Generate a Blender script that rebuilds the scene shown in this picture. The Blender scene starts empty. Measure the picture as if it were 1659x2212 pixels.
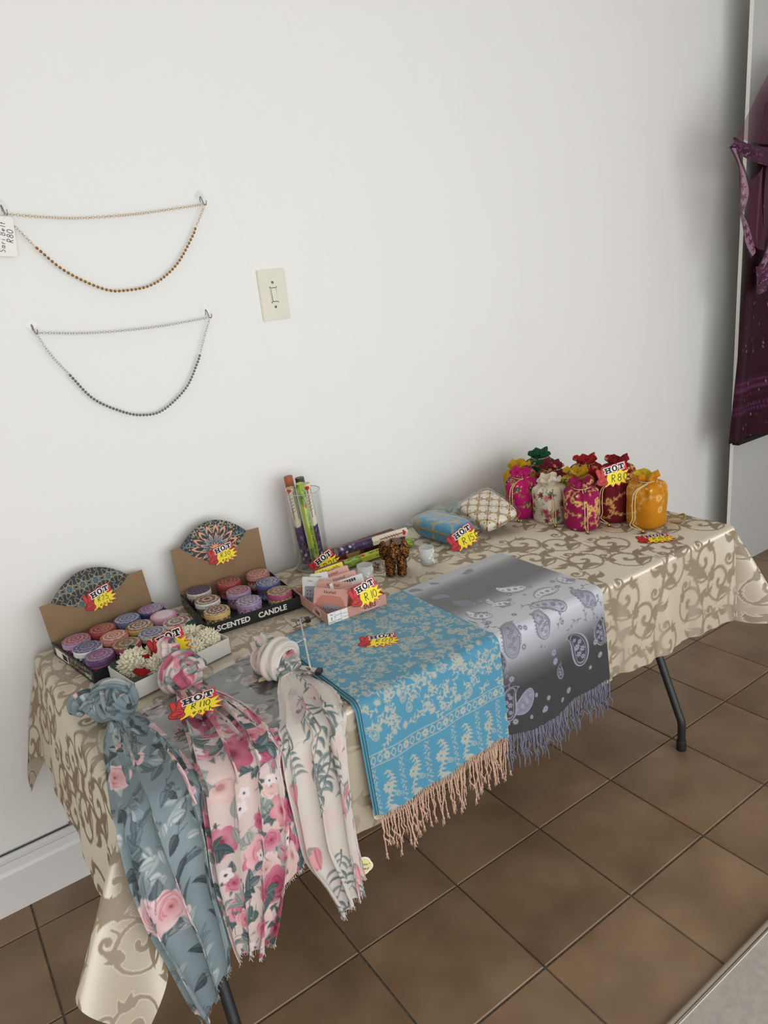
import bpy, math, random
import numpy as np
from mathutils import Vector, Matrix

# ------------------------------------------------------------------ camera, light, exposure
scene = bpy.context.scene
COL = scene.collection
PI = math.pi

cam_data = bpy.data.cameras.new('camera')
cam = bpy.data.objects.new('camera', cam_data)
COL.objects.link(cam)
cam.matrix_world = Matrix(((0.81398644, 0.25712129, -0.52087879, -1.21436),
                           (-0.57180513, 0.19675387, -0.79644636, -1.96008),
                           (-0.10229840, 0.94613770, 0.30717826, 1.54166),
                           (0, 0, 0, 1)))
cam_data.sensor_fit = 'VERTICAL'
cam_data.sensor_height = 36.0
cam_data.lens = 25.592
cam_data.clip_start = 0.05
scene.camera = cam

world = bpy.data.worlds.new('daylight')
scene.world = world
world.use_nodes = True
bgn = world.node_tree.nodes['Background']
bgn.inputs[0].default_value = (0.86, 0.93, 1.0, 1)
bgn.inputs[1].default_value = 1.0


def area_light(name, loc, size_x, size_y, energy, rot, color=(1, 1, 1)):
    d = bpy.data.lights.new(name, 'AREA')
    d.shape = 'RECTANGLE'
    d.size = size_x
    d.size_y = size_y
    d.energy = energy
    d.color = color
    o = bpy.data.objects.new(name, d)
    COL.objects.link(o)
    o.location = loc
    o.rotation_euler = rot
    return o


# daylight entering through the shop-front glazing opposite the photographed wall
WINX, WINW = -0.2, 4.6
area_light('shop_window_daylight', (WINX, -3.50, 1.20), WINW, 2.2, 70, (PI / 2, 0, 0), (0.99, 0.985, 0.985))

scene.view_settings.view_transform = 'Standard'
scene.view_settings.look = 'None'
scene.view_settings.exposure = 0.0
scene.view_settings.gamma = 1.0
scene.view_settings.use_curve_mapping = False
scene.cycles.use_denoising = True
scene.cycles.max_bounces = 10
scene.cycles.diffuse_bounces = 5
scene.cycles.transparent_max_bounces = 24
scene.cycles.sample_clamp_indirect = 6.0
scene.cycles.caustics_refractive = False
scene.cycles.caustics_reflective = False

# ------------------------------------------------------------------ helpers
def lin(c):
    """sRGB 0-255 or hex tuple -> linear rgb array"""
    c = np.asarray(c, float) / 255.0
    return np.where(c <= 0.04045, c / 12.92, ((c + 0.055) / 1.055) ** 2.4)


def tag(o, label=None, cat=None, group=None, kind=None):
    if label: o['label'] = label
    if cat: o['category'] = cat
    if group: o['group'] = group
    if kind: o['kind'] = kind
    return o


def empty(name, loc=(0, 0, 0), rz=0.0, mat=None):
    o = bpy.data.objects.new(name, None)
    o.empty_display_size = 0.02
    COL.objects.link(o)
    if mat is not None:
        o.matrix_world = mat
    else:
        o.location = loc
        o.rotation_euler = (0, 0, rz)
    return o


class G:
    """collects verts/faces (and vertex colours) for ONE mesh object"""
    def __init__(s):
        s.v = []; s.f = []; s.c = []; s.n = 0; s.q = []; s.sm = []

    def add(s, v, f, c=None, smooth=True):
        v = np.asarray(v, float).reshape(-1, 3)
        s.v.append(v)
        o = s.n
        for k in f:
            s.f.append(tuple(i + o for i in k)); s.sm.append(smooth)
        s.n += len(v)
        if c is None:
            c = np.tile([1.0, 1.0, 1.0], (len(v), 1))
        c = np.asarray(c, float)
        if c.ndim == 1: c = np.tile(c, (len(v), 1))
        s.c.append(c)
        return s

    def box(s, cx, cy, cz, sx, sy, sz, c=None, M=None):
        x, y, z = sx / 2, sy / 2, sz / 2
        v = np.array([(-x, -y, -z), (x, -y, -z), (x, y, -z), (-x, y, -z), (-x, -y, z), (x, -y, z), (x, y, z), (-x, y, z)]) + [cx, cy, cz]
        if M is not None: v = xf(v, M)
        return s.add(v, [(0, 3, 2, 1), (4, 5, 6, 7), (0, 1, 5, 4), (1, 2, 6, 5), (2, 3, 7, 6), (3, 0, 4, 7)], c, False)

    def tube(s, path, rad, seg=8, c=None, closed=False, flat=1.0, caps=True, up=None):
        P = np.asarray(path, float)
        n = len(P)
        rad = np.broadcast_to(np.asarray(rad, float), (n,))
        if closed:
            T = np.roll(P, -1, 0) - np.roll(P, 1, 0)
        else:
            T = np.gradient(P, axis=0)
        T /= np.linalg.norm(T, axis=1)[:, None] + 1e-12
        a = np.array(up, float) if up is not None else np.array([0, 0, 1.0])
        if up is None and abs(T[0] @ a) > 0.9: a = np.array([1.0, 0, 0])
        N = np.zeros_like(P)
        prev = a - (a @ T[0]) * T[0]; prev /= np.linalg.norm(prev)
        for i in range(n):
            w = a if up is not None else prev
            w = w - (w @ T[i]) * T[i]
            l = np.linalg.norm(w)
            prev = w / l if l > 1e-6 else prev
            N[i] = prev
        B = np.cross(T, N)
        an = np.arange(seg) * 2 * PI / seg
        v = P[:, None, :] + rad[:, None, None] * (flat * np.cos(an)[None, :, None] * N[:, None, :] + np.sin(an)[None, :, None] * B[:, None, :])
        v = v.reshape(-1, 3)
        f = []
        m = n if closed else n - 1
        for i in range(m):
            j = (i + 1) % n
            for k in range(seg):
                l = (k + 1) % seg
                f.append((i * seg + k, i * seg + l, j * seg + l, j * seg + k))
        if caps and not closed:
            f.append(tuple(reversed(range(seg))))
            f.append(tuple((n - 1) * seg + k for k in range(seg)))
        return s.add(v, f, c)

    def lathe(s, prof, seg=32, c=None, M=None, cap0=True, cap1=True):
        pr = np.asarray(prof, float)
        an = np.arange(seg) * 2 * PI / seg
        v = np.stack([pr[:, 0, None] * np.cos(an), pr[:, 0, None] * np.sin(an), np.broadcast_to(pr[:, 1, None], (len(pr), seg))], -1).reshape(-1, 3)
        f = []
        for i in range(len(pr) - 1):
            for k in range(seg):
                l = (k + 1) % seg
                f.append((i * seg + k, i * seg + l, (i + 1) * seg + l, (i + 1) * seg + k))
        if cap0: f.append(tuple(reversed(range(seg))))
        if cap1: f.append(tuple((len(pr) - 1) * seg + k for k in range(seg)))
        if M is not None: v = xf(v, M)
        return s.add(v, f, c)

    def prism(s, pts, z0, z1, c=None, M=None):
        p = np.asarray(pts, float)
        area = 0.5 * np.sum(p[:, 0] * np.roll(p[:, 1], -1) - np.roll(p[:, 0], -1) * p[:, 1])
        if area < 0: p = p[::-1]
        n = len(p)
        v = np.vstack([np.c_[p, np.full(n, z0)], np.c_[p, np.full(n, z1)]])
        f = [tuple(reversed(range(n))), tuple(range(n, 2 * n))]
        for i in range(n):
            j = (i + 1) % n
            f.append((i, j, n + j, n + i))
        if M is not None: v = xf(v, M)
        return s.add(v, f, c, False)

    def ell(s, c0, r, nu=16, nv=10, c=None, M=None):
        th = np.linspace(0, PI, nv + 1)[1:-1]
        ph = np.arange(nu) * 2 * PI / nu
        v = [(0, 0, 1)] + [(math.sin(t) * math.cos(p), math.sin(t) * math.sin(p), math.cos(t)) for t in th for p in ph] + [(0, 0, -1)]
        v = np.array(v) * np.asarray(r, float)
        if M is not None: v = xf(v, M)
        v = v + np.asarray(c0, float)
        f = []
        for k in range(nu): f.append((0, 1 + k, 1 + (k + 1) % nu))
        for i in range(len(th) - 1):
            for k in range(nu):
                l = (k + 1) % nu
                f.append((1 + i * nu + k, 1 + (i + 1) * nu + k, 1 + (i + 1) * nu + l, 1 + i * nu + l))
        b = 1 + (len(th) - 1) * nu
        for k in range(nu): f.append((len(v) - 1, b + (k + 1) % nu, b + k))
        return s.add(v, f, c)

    def build(s, name, mat=None, parent=None, smooth=None, col=False):
        me = bpy.data.meshes.new(name)
        V = np.vstack(s.v)
        me.from_pydata(V.tolist(), [], s.f)
        if smooth is None:
            me.polygons.foreach_set('use_smooth', s.sm)
        else:
            me.polygons.foreach_set('use_smooth', [smooth] * len(me.polygons))
        if col:
            setcol(me, np.vstack(s.c))
        me.update()
        return link(name, me, mat, parent)


def xf(v, M):
    v = np.asarray(v, float)
    M = np.array(M)
    return v @ M[:3, :3].T + M[:3, 3]


def setcol(me, c):
    a = me.color_attributes.new('Col', 'FLOAT_COLOR', 'POINT')
    c = np.c_[c, np.ones(len(c))].astype(np.float32)
    a.data.foreach_set('color', c.ravel())


def setfloat(me, name, x):
    a = me.attributes.new(name, 'FLOAT', 'POINT')
    a.data.foreach_set('value', np.asarray(x, np.float32).ravel())


def link(name, me, mat=None, parent=None):
    o = bpy.data.objects.new(name, me)
    if mat is not None and len(me.materials) == 0: me.materials.append(mat)
    COL.objects.link(o)
    if parent is not None: o.parent = parent
    return o


def grid_mesh(name, P, mat=None, parent=None, colors=None, smooth=True, mask=None, wrap_u=False):
    """P: (nv,nu,3) array of points -> one quad-grid mesh object (fast)"""
    nv, nu = P.shape[:2]
    idx = np.arange(nv * nu).reshape(nv, nu)
    if wrap_u:
        a = idx; b = np.roll(idx, -1, 1)
        q = np.stack([a[:-1], b[:-1], b[1:], a[1:]], -1)
    else:
        q = np.stack([idx[:-1, :-1], idx[:-1, 1:], idx[1:, 1:], idx[1:, :-1]], -1)
    q = q.reshape(-1, 4)
    if mask is not None:
        q = q[mask.reshape(-1)]
    me = bpy.data.meshes.new(name)
    me.vertices.add(nv * nu)
    me.vertices.foreach_set('co', P.reshape(-1).astype(np.float32))
    nf = len(q)
    me.loops.add(nf * 4)
    me.loops.foreach_set('vertex_index', q.reshape(-1).astype(np.int32))
    me.polygons.add(nf)
    me.polygons.foreach_set('loop_start', np.arange(nf, dtype=np.int32) * 4)
    me.polygons.foreach_set('loop_total', np.full(nf, 4, np.int32))
    me.polygons.foreach_set('use_smooth', np.full(nf, smooth))
    me.update(calc_edges=True)
    me.validate()
    if colors is not None:
        setcol(me, colors.reshape(-1, 3))
    return link(name, me, mat, parent)


def copy_tree(o, parent=None):
    c = o.copy()
    COL.objects.link(c)
    if parent is not None: c.parent = parent
    for ch in list(o.children):
        copy_tree(ch, c)
    return c


# ---- materials
def mat(name, rgb=(0.5, 0.5, 0.5), rough=0.6, metal=0.0, attr=None, spec=0.5, bump=None, sheen=0.0, trans=0.0, ior=1.45,
        alpha=1.0, coat=0.0, noise=None, rand=0.0, sss=0.0, aniso=0.0, transl=0.0):
    """rgb linear. bump=(scale,strength,distance[,stretch]); noise=(scale,amount) brightness variation"""
    m = bpy.data.materials.new(name)
    m.use_nodes = True
    nt = m.node_tree
    N, L = nt.nodes, nt.links
    b = N['Principled BSDF']
    b.inputs['Base Color'].default_value = (*rgb, 1)
    b.inputs['Roughness'].default_value = rough
    b.inputs['Metallic'].default_value = metal
    b.inputs['Specular IOR Level'].default_value = spec
    b.inputs['IOR'].default_value = ior
    b.inputs['Alpha'].default_value = alpha
    b.inputs['Transmission Weight'].default_value = trans
    b.inputs['Sheen Weight'].default_value = sheen
    b.inputs['Coat Weight'].default_value = coat
    b.inputs['Anisotropic'].default_value = aniso
    if sheen: b.inputs['Sheen Roughness'].default_value = 0.4
    src = None
    if attr:
        a = N.new('ShaderNodeVertexColor'); a.layer_name = attr
        src = a.outputs['Color']
    co = None
    if noise or bump:
        tc = N.new('ShaderNodeTexCoord'); co = tc.outputs['Object']
    if noise or rand:
        hs = N.new('ShaderNodeHueSaturation')
        if src is not None: L.new(src, hs.inputs['Color'])
        else: hs.inputs['Color'].default_value = (*rgb, 1)
        val = None
        if noise:
            nz = N.new('ShaderNodeTexNoise'); nz.inputs['Scale'].default_value = noise[0]; nz.inputs['Detail'].default_value = 4
            L.new(co, nz.inputs['Vector'])
            mr = N.new('ShaderNodeMapRange'); mr.inputs[1].default_value = 0.3; mr.inputs[2].default_value = 0.7
            mr.inputs[3].default_value = 1 - noise[1]; mr.inputs[4].default_value = 1 + noise[1]
            L.new(nz.outputs[0], mr.inputs[0]); val = mr.outputs[0]
        if rand:
            oi = N.new('ShaderNodeObjectInfo')
            m2 = N.new('ShaderNodeMapRange'); m2.inputs[3].default_value = 1 - rand; m2.inputs[4].default_value = 1 + rand
            L.new(oi.outputs['Random'], m2.inputs[0])
            if val is None: val = m2.outputs[0]
            else:
                mu = N.new('ShaderNodeMath'); mu.operation = 'MULTIPLY'
                L.new(val, mu.inputs[0]); L.new(m2.outputs[0], mu.inputs[1]); val = mu.outputs[0]
        L.new(val, hs.inputs['Value'])
        src = hs.outputs['Color']
    if src is not None: L.new(src, b.inputs['Base Color'])
    if bump:
        nb = N.new('ShaderNodeTexNoise'); nb.inputs['Scale'].default_value = bump[0]; nb.inputs['Detail'].default_value = 5
        if len(bump) > 3:
            mp = N.new('ShaderNodeMapping'); mp.inputs['Scale'].default_value = bump[3]
            L.new(co, mp.inputs['Vector']); L.new(mp.outputs[0], nb.inputs['Vector'])
        else:
            L.new(co, nb.inputs['Vector'])
        bp = N.new('ShaderNodeBump'); bp.inputs['Strength'].default_value = bump[1]; bp.inputs['Distance'].default_value = bump[2]
        L.new(nb.outputs[0], bp.inputs['Height']); L.new(bp.outputs[0], b.inputs['Normal'])
    if transl:
        tr = N.new('ShaderNodeBsdfTranslucent')
        if src is not None: L.new(src, tr.inputs['Color'])
        else: tr.inputs['Color'].default_value = (*rgb, 1)
        mx = N.new('ShaderNodeMixShader'); mx.inputs[0].default_value = transl
        L.new(b.outputs[0], mx.inputs[1]); L.new(tr.outputs[0], mx.inputs[2])
        L.new(mx.outputs[0], N['Material Output'].inputs['Surface'])
    return m


def film_mat(name, tint=(1, 1, 1), gloss=0.12, rough=0.12, bump=None):
    """thin clear plastic: mostly transparent with glossy reflections"""
    m = bpy.data.materials.new(name)
    m.use_nodes = True
    nt = m.node_tree; N, L = nt.nodes, nt.links
    N.remove(N['Principled BSDF'])
    t = N.new('ShaderNodeBsdfTransparent'); t.inputs[0].default_value = (*tint, 1)
    g = N.new('ShaderNodeBsdfGlossy'); g.inputs['Roughness'].default_value = rough
    g.inputs[0].default_value = (1, 1, 1, 1)
    fr = N.new('ShaderNodeLayerWeight'); fr.inputs[0].default_value = 0.5
    pw = N.new('ShaderNodeMath'); pw.operation = 'POWER'; pw.inputs[1].default_value = 3.0
    L.new(fr.outputs['Facing'], pw.inputs[0])
    ad = N.new('ShaderNodeMath'); ad.operation = 'MULTIPLY_ADD'; ad.inputs[1].default_value = 0.6; ad.inputs[2].default_value = gloss; ad.use_clamp = True
    L.new(pw.outputs[0], ad.inputs[0])
    mx = N.new('ShaderNodeMixShader')
    L.new(ad.outputs[0], mx.inputs[0]); L.new(t.outputs[0], mx.inputs[1]); L.new(g.outputs[0], mx.inputs[2])
    L.new(mx.outputs[0], N['Material Output'].inputs['Surface'])
    if bump:
        tc = N.new('ShaderNodeTexCoord')
        nb = N.new('ShaderNodeTexNoise'); nb.inputs['Scale'].default_value = bump[0]; nb.inputs['Detail'].default_value = 3
        L.new(tc.outputs['Object'], nb.inputs['Vector'])
        bp = N.new('ShaderNodeBump'); bp.inputs['Strength'].default_value = bump[1]; bp.inputs['Distance'].default_value = bump[2]
        L.new(nb.outputs[0], bp.inputs['Height']); L.new(bp.outputs[0], g.inputs['Normal'])
    return m


# ---- painted pattern canvas (numpy raster sampled into vertex colours)
class Canvas:
    def __init__(s, w, h, res, bg, wrap=False):
        s.W, s.H, s.res, s.wrap = w, h, res, wrap
        s.nx, s.ny = int(round(w * res)), int(round(h * res))
        s.a = np.empty((s.ny, s.nx, 3)); s.a[:] = bg

    def _win(s, x0, x1, y0, y1):
        i0, i1 = int(math.floor(x0 * s.res)) - 1, int(math.ceil(x1 * s.res)) + 2
        j0, j1 = int(math.floor(y0 * s.res)) - 1, int(math.ceil(y1 * s.res)) + 2
        if not s.wrap:
            i0, i1, j0, j1 = max(i0, 0), min(i1, s.nx), max(j0, 0), min(j1, s.ny)
            if i1 <= i0 or j1 <= j0: return None
        ii = np.arange(i0, i1); jj = np.arange(j0, j1)
        X, Y = np.meshgrid((ii + 0.5) / s.res, (jj + 0.5) / s.res)
        return ii % s.nx, jj % s.ny, X, Y

    def _mix(s, ii, jj, al, col):
        sub = s.a[np.ix_(jj, ii)]
        col = np.asarray(col, float)
        s.a[np.ix_(jj, ii)] = sub * (1 - al[..., None]) + col * al[..., None]

    def ellipse(s, cx, cy, rx, ry, ang, col, col2=None, al=1.0, soft=None):
        r = max(rx, ry)
        w = s._win(cx - r, cx + r, cy - r, cy + r)
        if w is None: return
        ii, jj, X, Y = w
        c, sn = math.cos(ang), math.sin(ang)
        u = ((X - cx) * c + (Y - cy) * sn) / rx; v = (-(X - cx) * sn + (Y - cy) * c) / ry
        d = np.sqrt(u * u + v * v)
        e = soft if soft else 1.0 / (s.res * min(rx, ry))
        A = np.clip((1 - d) / e + 0.5, 0, 1) * al
        if col2 is not None:
            t = np.clip(u * 0.5 + 0.5, 0, 1)[..., None]
            col = np.asarray(col) * (1 - t) + np.asarray(col2) * t
        s._mix(ii, jj, A, col)

    def leaf(s, x, y, ang, L, wd, col, col2=None, vein=None, al=1.0, bend=0.0):
        """pointed leaf from (x,y) along ang"""
        r = L * 1.05
        w = s._win(x - r, x + r, y - r, y + r)
        if w is None: return
        ii, jj, X, Y = w
        c, sn = math.cos(ang), math.sin(ang)
        u = ((X - x) * c + (Y - y) * sn) / L; v = (-(X - x) * sn + (Y - y) * c)
        v = v - bend * L * u * (1 - u) * 4 * 0.5
        t = np.clip(u, 0, 1)
        half = wd * np.sqrt(np.clip(t, 0, 1)) * (1 - t) * 1.9
        d = half - np.abs(v)
        A = np.clip(d * s.res + 0.5, 0, 1) * ((u > -0.01) & (u < 1.01)) * al
        if col2 is not None:
            k = np.clip(v / (wd + 1e-9) * 0.7 + 0.5, 0, 1)[..., None]
            col = np.asarray(col) * (1 - k) + np.asarray(col2) * k
        s._mix(ii, jj, A, col)
        if vein is not None:
            A2 = np.clip((0.0012 - np.abs(v)) * s.res + 0.5, 0, 1) * ((u > 0) & (u < 0.95)) * al * 0.8
            s._mix(ii, jj, A2, vein)

    def stroke(s, pts, wd, col, al=1.0):
        P = np.asarray(pts, float); n = len(P)
        W = np.broadcast_to(np.asarray(wd, float), (n,)) / 2
        m = W.max()
        w = s._win(P[:, 0].min() - m, P[:, 0].max() + m, P[:, 1].min() - m, P[:, 1].max() + m)
        if w is None: return
        ii, jj, X, Y = w
        best = np.full(X.shape, -1e9)
        for k in range(n - 1):
            a, b = P[k], P[k + 1]
            d = b - a; l2 = d @ d + 1e-15
            t = np.clip(((X - a[0]) * d[0] + (Y - a[1]) * d[1]) / l2, 0, 1)
            dist = np.hypot(X - a[0] - t * d[0], Y - a[1] - t * d[1])
            best = np.maximum(best, W[k] * (1 - t) + W[k + 1] * t - dist)
        s._mix(ii, jj, np.clip(best * s.res + 0.5, 0, 1) * al, col)

    def spiral(s, x, y, r, ang, turns, wd, col, sgn=1, n=30):
        t = np.linspace(0, 1, n)
        rr = r * (1 - t * 0.92)
        a = ang + sgn * turns * 2 * PI * t ** 0.85
        s.stroke(np.c_[x + rr * np.cos(a), y + rr * np.sin(a)], wd * (0.55 + 0.75 * t), col)

    def flower(s, x, y, r, n, col, cen, ang=0.0, col2=None, al=1.0, wd=0.42):
        for k in range(n):
            a = ang + 2 * PI * k / n
            s.ellipse(x + 0.55 * r * math.cos(a), y + 0.55 * r * math.sin(a), 0.5 * r, wd * r, a, col if col2 is None else col2, None if col2 is None else col, al)
        s.ellipse(x, y, 0.22 * r, 0.22 * r, 0, cen, al=al)

    def rose(s, x, y, r, cols, rng):
        """painterly rose: layered petals from outer pale to deep centre"""
        dark, mid, pale = cols
        for k in range(7):
            a = k * 2 * PI / 7 + rng.uniform(-.3, .3)
            s.ellipse(x + .55 * r * math.cos(a), y + .55 * r * math.sin(a), .52 * r, .47 * r, a, mid, pale)
        for k in range(6):
            a = k * 2 * PI / 6 + rng.uniform(-.3, .3)
            s.ellipse(x + .32 * r * math.cos(a), y + .32 * r * math.sin(a), .42 * r, .36 * r, a, dark * .35 + mid * .65, pale * .6 + mid * .4)
        for k in range(13):
            a0 = rng.uniform(0, 2 * PI); rr = r * (.12 + .80 * k / 13)
            t = np.linspace(0, 1.3, 8)
            s.stroke(np.c_[x + rr * np.cos(a0 + t), y + rr * np.sin(a0 + t)], r * .085 * np.sin(np.linspace(.3, 2.8, 8)), dark * .85 + mid * .15, .8)
        for k in range(4):
            a = k * PI / 2 + rng.uniform(0, 1)
            s.ellipse(x + .12 * r * math.cos(a), y + .12 * r * math.sin(a), .2 * r, .15 * r, a, dark, mid)
        s.ellipse(x, y, .09 * r, .09 * r, 0, dark * .6)

    def sample(s, U, V):
        """U,V in metres -> colours"""
        x = np.asarray(U) * s.res - 0.5; y = np.asarray(V) * s.res - 0.5
        if s.wrap:
            x = np.mod(x, s.nx); y = np.mod(y, s.ny)
        else:
            x = np.clip(x, 0, s.nx - 1.001); y = np.clip(y, 0, s.ny - 1.001)
        i = np.floor(x).astype(int); j = np.floor(y).astype(int)
        fx = (x - i)[..., None]; fy = (y - j)[..., None]
        i1 = (i + 1) % s.nx; j1 = (j + 1) % s.ny
        A = s.a
        return (A[j % s.ny, i % s.nx] * (1 - fx) + A[j % s.ny, i1] * fx) * (1 - fy) + (A[j1, i % s.nx] * (1 - fx) + A[j1, i1] * fx) * fy


def text_mesh(txt, size, extrude=0.0003, align='CENTER', bold=0.0, shear=0.0, space=1.0):
    cu = bpy.data.curves.new('text', 'FONT')
    cu.body = txt; cu.size = size; cu.extrude = extrude; cu.align_x = align; cu.align_y = 'CENTER'
    cu.offset = bold * size; cu.shear = shear; cu.space_character = space; cu.resolution_u = 3
    o = bpy.data.objects.new('text', cu)
    COL.objects.link(o)
    me = bpy.data.meshes.new_from_object(o)
    bpy.data.objects.remove(o)
    bpy.data.curves.remove(cu)
    return me


def frame(o, x, y, z=None):
    """4x4 from origin and axes"""
    x = Vector(x).normalized(); y = Vector(y)
    y = (y - x * y.dot(x)).normalized(); z = x.cross(y)
    return Matrix(((x.x, y.x, z.x, o[0]), (x.y, y.y, z.y, o[1]), (x.z, y.z, z.z, o[2]), (0, 0, 0, 1)))


def text_on(name, txt, size, m, parent, M, **k):
    me = text_mesh(txt, size, **k)
    o = link(name, me, m, parent)
    o.matrix_local = M
    return o


def smooth_path(pts, n=60):
    """Catmull-Rom through points"""
    P = np.asarray(pts, float)
    P = np.vstack([2 * P[0] - P[1], P, 2 * P[-1] - P[-2]])
    out = []
    m = len(P) - 3
    for t in np.linspace(0, m, n):
        i = min(int(t), m - 1); u = t - i
        p0, p1, p2, p3 = P[i], P[i + 1], P[i + 2], P[i + 3]
        out.append(0.5 * ((2 * p1) + (-p0 + p2) * u + (2 * p0 - 5 * p1 + 4 * p2 - p3) * u ** 2 + (-p0 + 3 * p1 - 3 * p2 + p3) * u ** 3))
    return np.array(out)


def rngn(seed):
    return random.Random(seed)


def fnoise(U, V, seed, n=5, f0=1.0):
    """cheap smooth pseudo-noise from sines"""
    r = random.Random(seed)
    o = 0
    for k in range(n):
        a = r.uniform(0, 2 * PI); f = f0 * (1.0 + 0.9 * k) * r.uniform(.8, 1.2)
        o = o + np.sin(f * (U * math.cos(a) + V * math.sin(a)) + r.uniform(0, 6.28)) / (1 + .6 * k)
    return o / 2.0

H = 0.722          # table-top height
# ------------------------------------------------------------------ the room
M_wall = mat('white_plaster_paint', lin((236, 235, 231)), 0.55, bump=(55, 0.28, 0.0025), spec=0.35)
nt = M_wall.node_tree
# broad plaster undulation in addition to the fine roller texture
_b = [n for n in nt.nodes if n.type == 'BUMP'][0]
_tc = [n for n in nt.nodes if n.type == 'TEX_COORD'][0]
_n2 = nt.nodes.new('ShaderNodeTexNoise'); _n2.inputs['Scale'].default_value = 3.0; _n2.inputs['Detail'].default_value = 2
_mp = nt.nodes.new('ShaderNodeMapping'); _mp.inputs['Scale'].default_value = (1.6, 1, 0.45)
nt.links.new(_tc.outputs['Object'], _mp.inputs['Vector']); nt.links.new(_mp.outputs[0], _n2.inputs['Vector'])
_b2 = nt.nodes.new('ShaderNodeBump'); _b2.inputs['Strength'].default_value = 0.35; _b2.inputs['Distance'].default_value = 0.02
nt.links.new(_n2.outputs[0], _b2.inputs['Height']); nt.links.new(_b2.outputs[0], _b.inputs['Normal'])
M_ceil = mat('ceiling_white', lin((232, 231, 228)), 0.8)
M_trim = mat('trim_gloss_white', lin((226, 226, 223)), 0.35, bump=(12, 0.08, 0.002))
M_grout = mat('grey_grout', lin((96, 88, 76)), 0.95, noise=(90, 0.35))
M_tile = mat('brown_ceramic_tile', lin((116, 91, 66)), 0.36, noise=(4.5, 0.22), rand=0.06, bump=(30, 0.12, 0.001), spec=0.45)
# warm blotches on the tiles
nt = M_tile.node_tree
_bs = nt.nodes['Principled BSDF']
_hs = [n for n in nt.nodes if n.type == 'HUE_SAT'][0]
_tc = [n for n in nt.nodes if n.type == 'TEX_COORD'][0]
_oi = nt.nodes.new('ShaderNodeObjectInfo')
_va = nt.nodes.new('ShaderNodeVectorMath'); _va.operation = 'MULTIPLY_ADD'; _va.inputs[1].default_value = (7, 7, 7)
nt.links.new(_oi.outputs['Location'], _va.inputs[0]); nt.links.new(_tc.outputs['Object'], _va.inputs[2])
_nz = nt.nodes.new('ShaderNodeTexNoise'); _nz.inputs['Scale'].default_value = 5.0; _nz.inputs['Detail'].default_value = 5
nt.links.new(_va.outputs[0], _nz.inputs['Vector'])
for _n in nt.nodes:
    if _n.type == 'TEX_NOISE' and _n is not _nz and _n.inputs['Scale'].default_value < 10:
        nt.links.new(_va.outputs[0], _n.inputs['Vector'])
_cr = nt.nodes.new('ShaderNodeValToRGB')
_cr.color_ramp.elements[0].position = 0.33; _cr.color_ramp.elements[0].color = (*lin((121, 96, 71)), 1)
_cr.color_ramp.elements[1].position = 0.68; _cr.color_ramp.elements[1].color = (*lin((140, 115, 90)), 1)
nt.links.new(_nz.outputs[0], _cr.inputs[0]); nt.links.new(_cr.outputs[0], _hs.inputs['Color'])

XL, XR, YF = -3.1, 4.03, -3.525
ZC = 2.85
T = 0.31


def struct(name, g, m, parent=None, label=None):
    o = g.build(name, m, parent)
    o['kind'] = 'structure'
    if label: o['label'] = label
    return o


fl = struct('floor', G().box((XL + XR) / 2, YF / 2, -0.0145, XR - XL, -YF, 0.02), M_grout, None, 'brown square ceramic floor tiles with dark grout joints')
tile_me = None


def tile_mesh(sx, sy):
    g = G()
    x, y, b = sx / 2, sy / 2, 0.0022
    lo, hi = -0.0045, 0.0
    v = [(-x, -y, lo), (x, -y, lo), (x, y, lo), (-x, y, lo), (-x, -y, hi - b), (x, -y, hi - b), (x, y, hi - b), (-x, y, hi - b),
         (-x + b, -y + b, hi), (x - b, -y + b, hi), (x - b, y - b, hi), (-x + b, y - b, hi)]
    f = [(8, 9, 10, 11)]
    for i in range(4):
        j = (i + 1) % 4
        f += [(i, j, 4 + j, 4 + i), (4 + i, 4 + j, 8 + j, 8 + i)]
    g.add(v, f, None, False)
    me = bpy.data.meshes.new('floor_tile')
    me.from_pydata(np.vstack(g.v).tolist(), [], g.f); me.update()
    me.materials.append(M_tile)
    return me


gap = 0.0042
full = tile_mesh(T - gap, T - gap)
y_top = -0.1147
part = tile_mesh(T - gap, 0.1147 - gap)
rt = rngn(4)
for i in range(-10, 13):
    for j in range(0, 12):
        if j == 0:
            me, yc = part, y_top / 2
        else:
            me, yc = full, y_top - (j - 0.5) * T
        o = link('floor_tile', me, None, fl)
        o.location = (i * T + T / 2, yc, rt.uniform(-0.0006, 0.0006))
        o.rotation_euler = (rt.uniform(-.0012, .0012), rt.uniform(-.0012, .0012), (rt.choice([0, 1, 2, 3]) * PI / 2 if j else rt.choice([0, 2]) * PI / 2))

wb = struct('wall_back', G().box((XL + XR) / 2, 0.05, ZC / 2, XR - XL, 0.1, ZC), M_wall, None, 'white plastered wall with fine vertical cracks')
struct('wall_left', G().box(XL - 0.05, YF / 2, ZC / 2, 0.1, -YF, ZC), M_wall)
struct('wall_right', G().box(XR + 0.05, YF / 2, ZC / 2, 0.1, -YF, ZC), M_wall)
struct('ceiling', G().box((XL + XR) / 2, YF / 2, ZC + 0.05, XR - XL, -YF, 0.1), M_ceil)
# shop-front wall behind the camera with its wide glazed opening
wf = G()
wx0, wx1 = WINX - WINW / 2, WINX + WINW / 2
wf.box((XL + wx0) / 2, YF - 0.05, ZC / 2, wx0 - XL, 0.1, ZC)
wf.box((wx1 + XR) / 2, YF - 0.05, ZC / 2, XR - wx1, 0.1, ZC)
wf.box(WINX, YF - 0.05, 0.05, WINW, 0.1, 0.10)
wf.box(WINX, YF - 0.05, (2.3 + ZC) / 2, WINW, 0.1, ZC - 2.3)
struct('wall_front', wf, M_wall)


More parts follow.
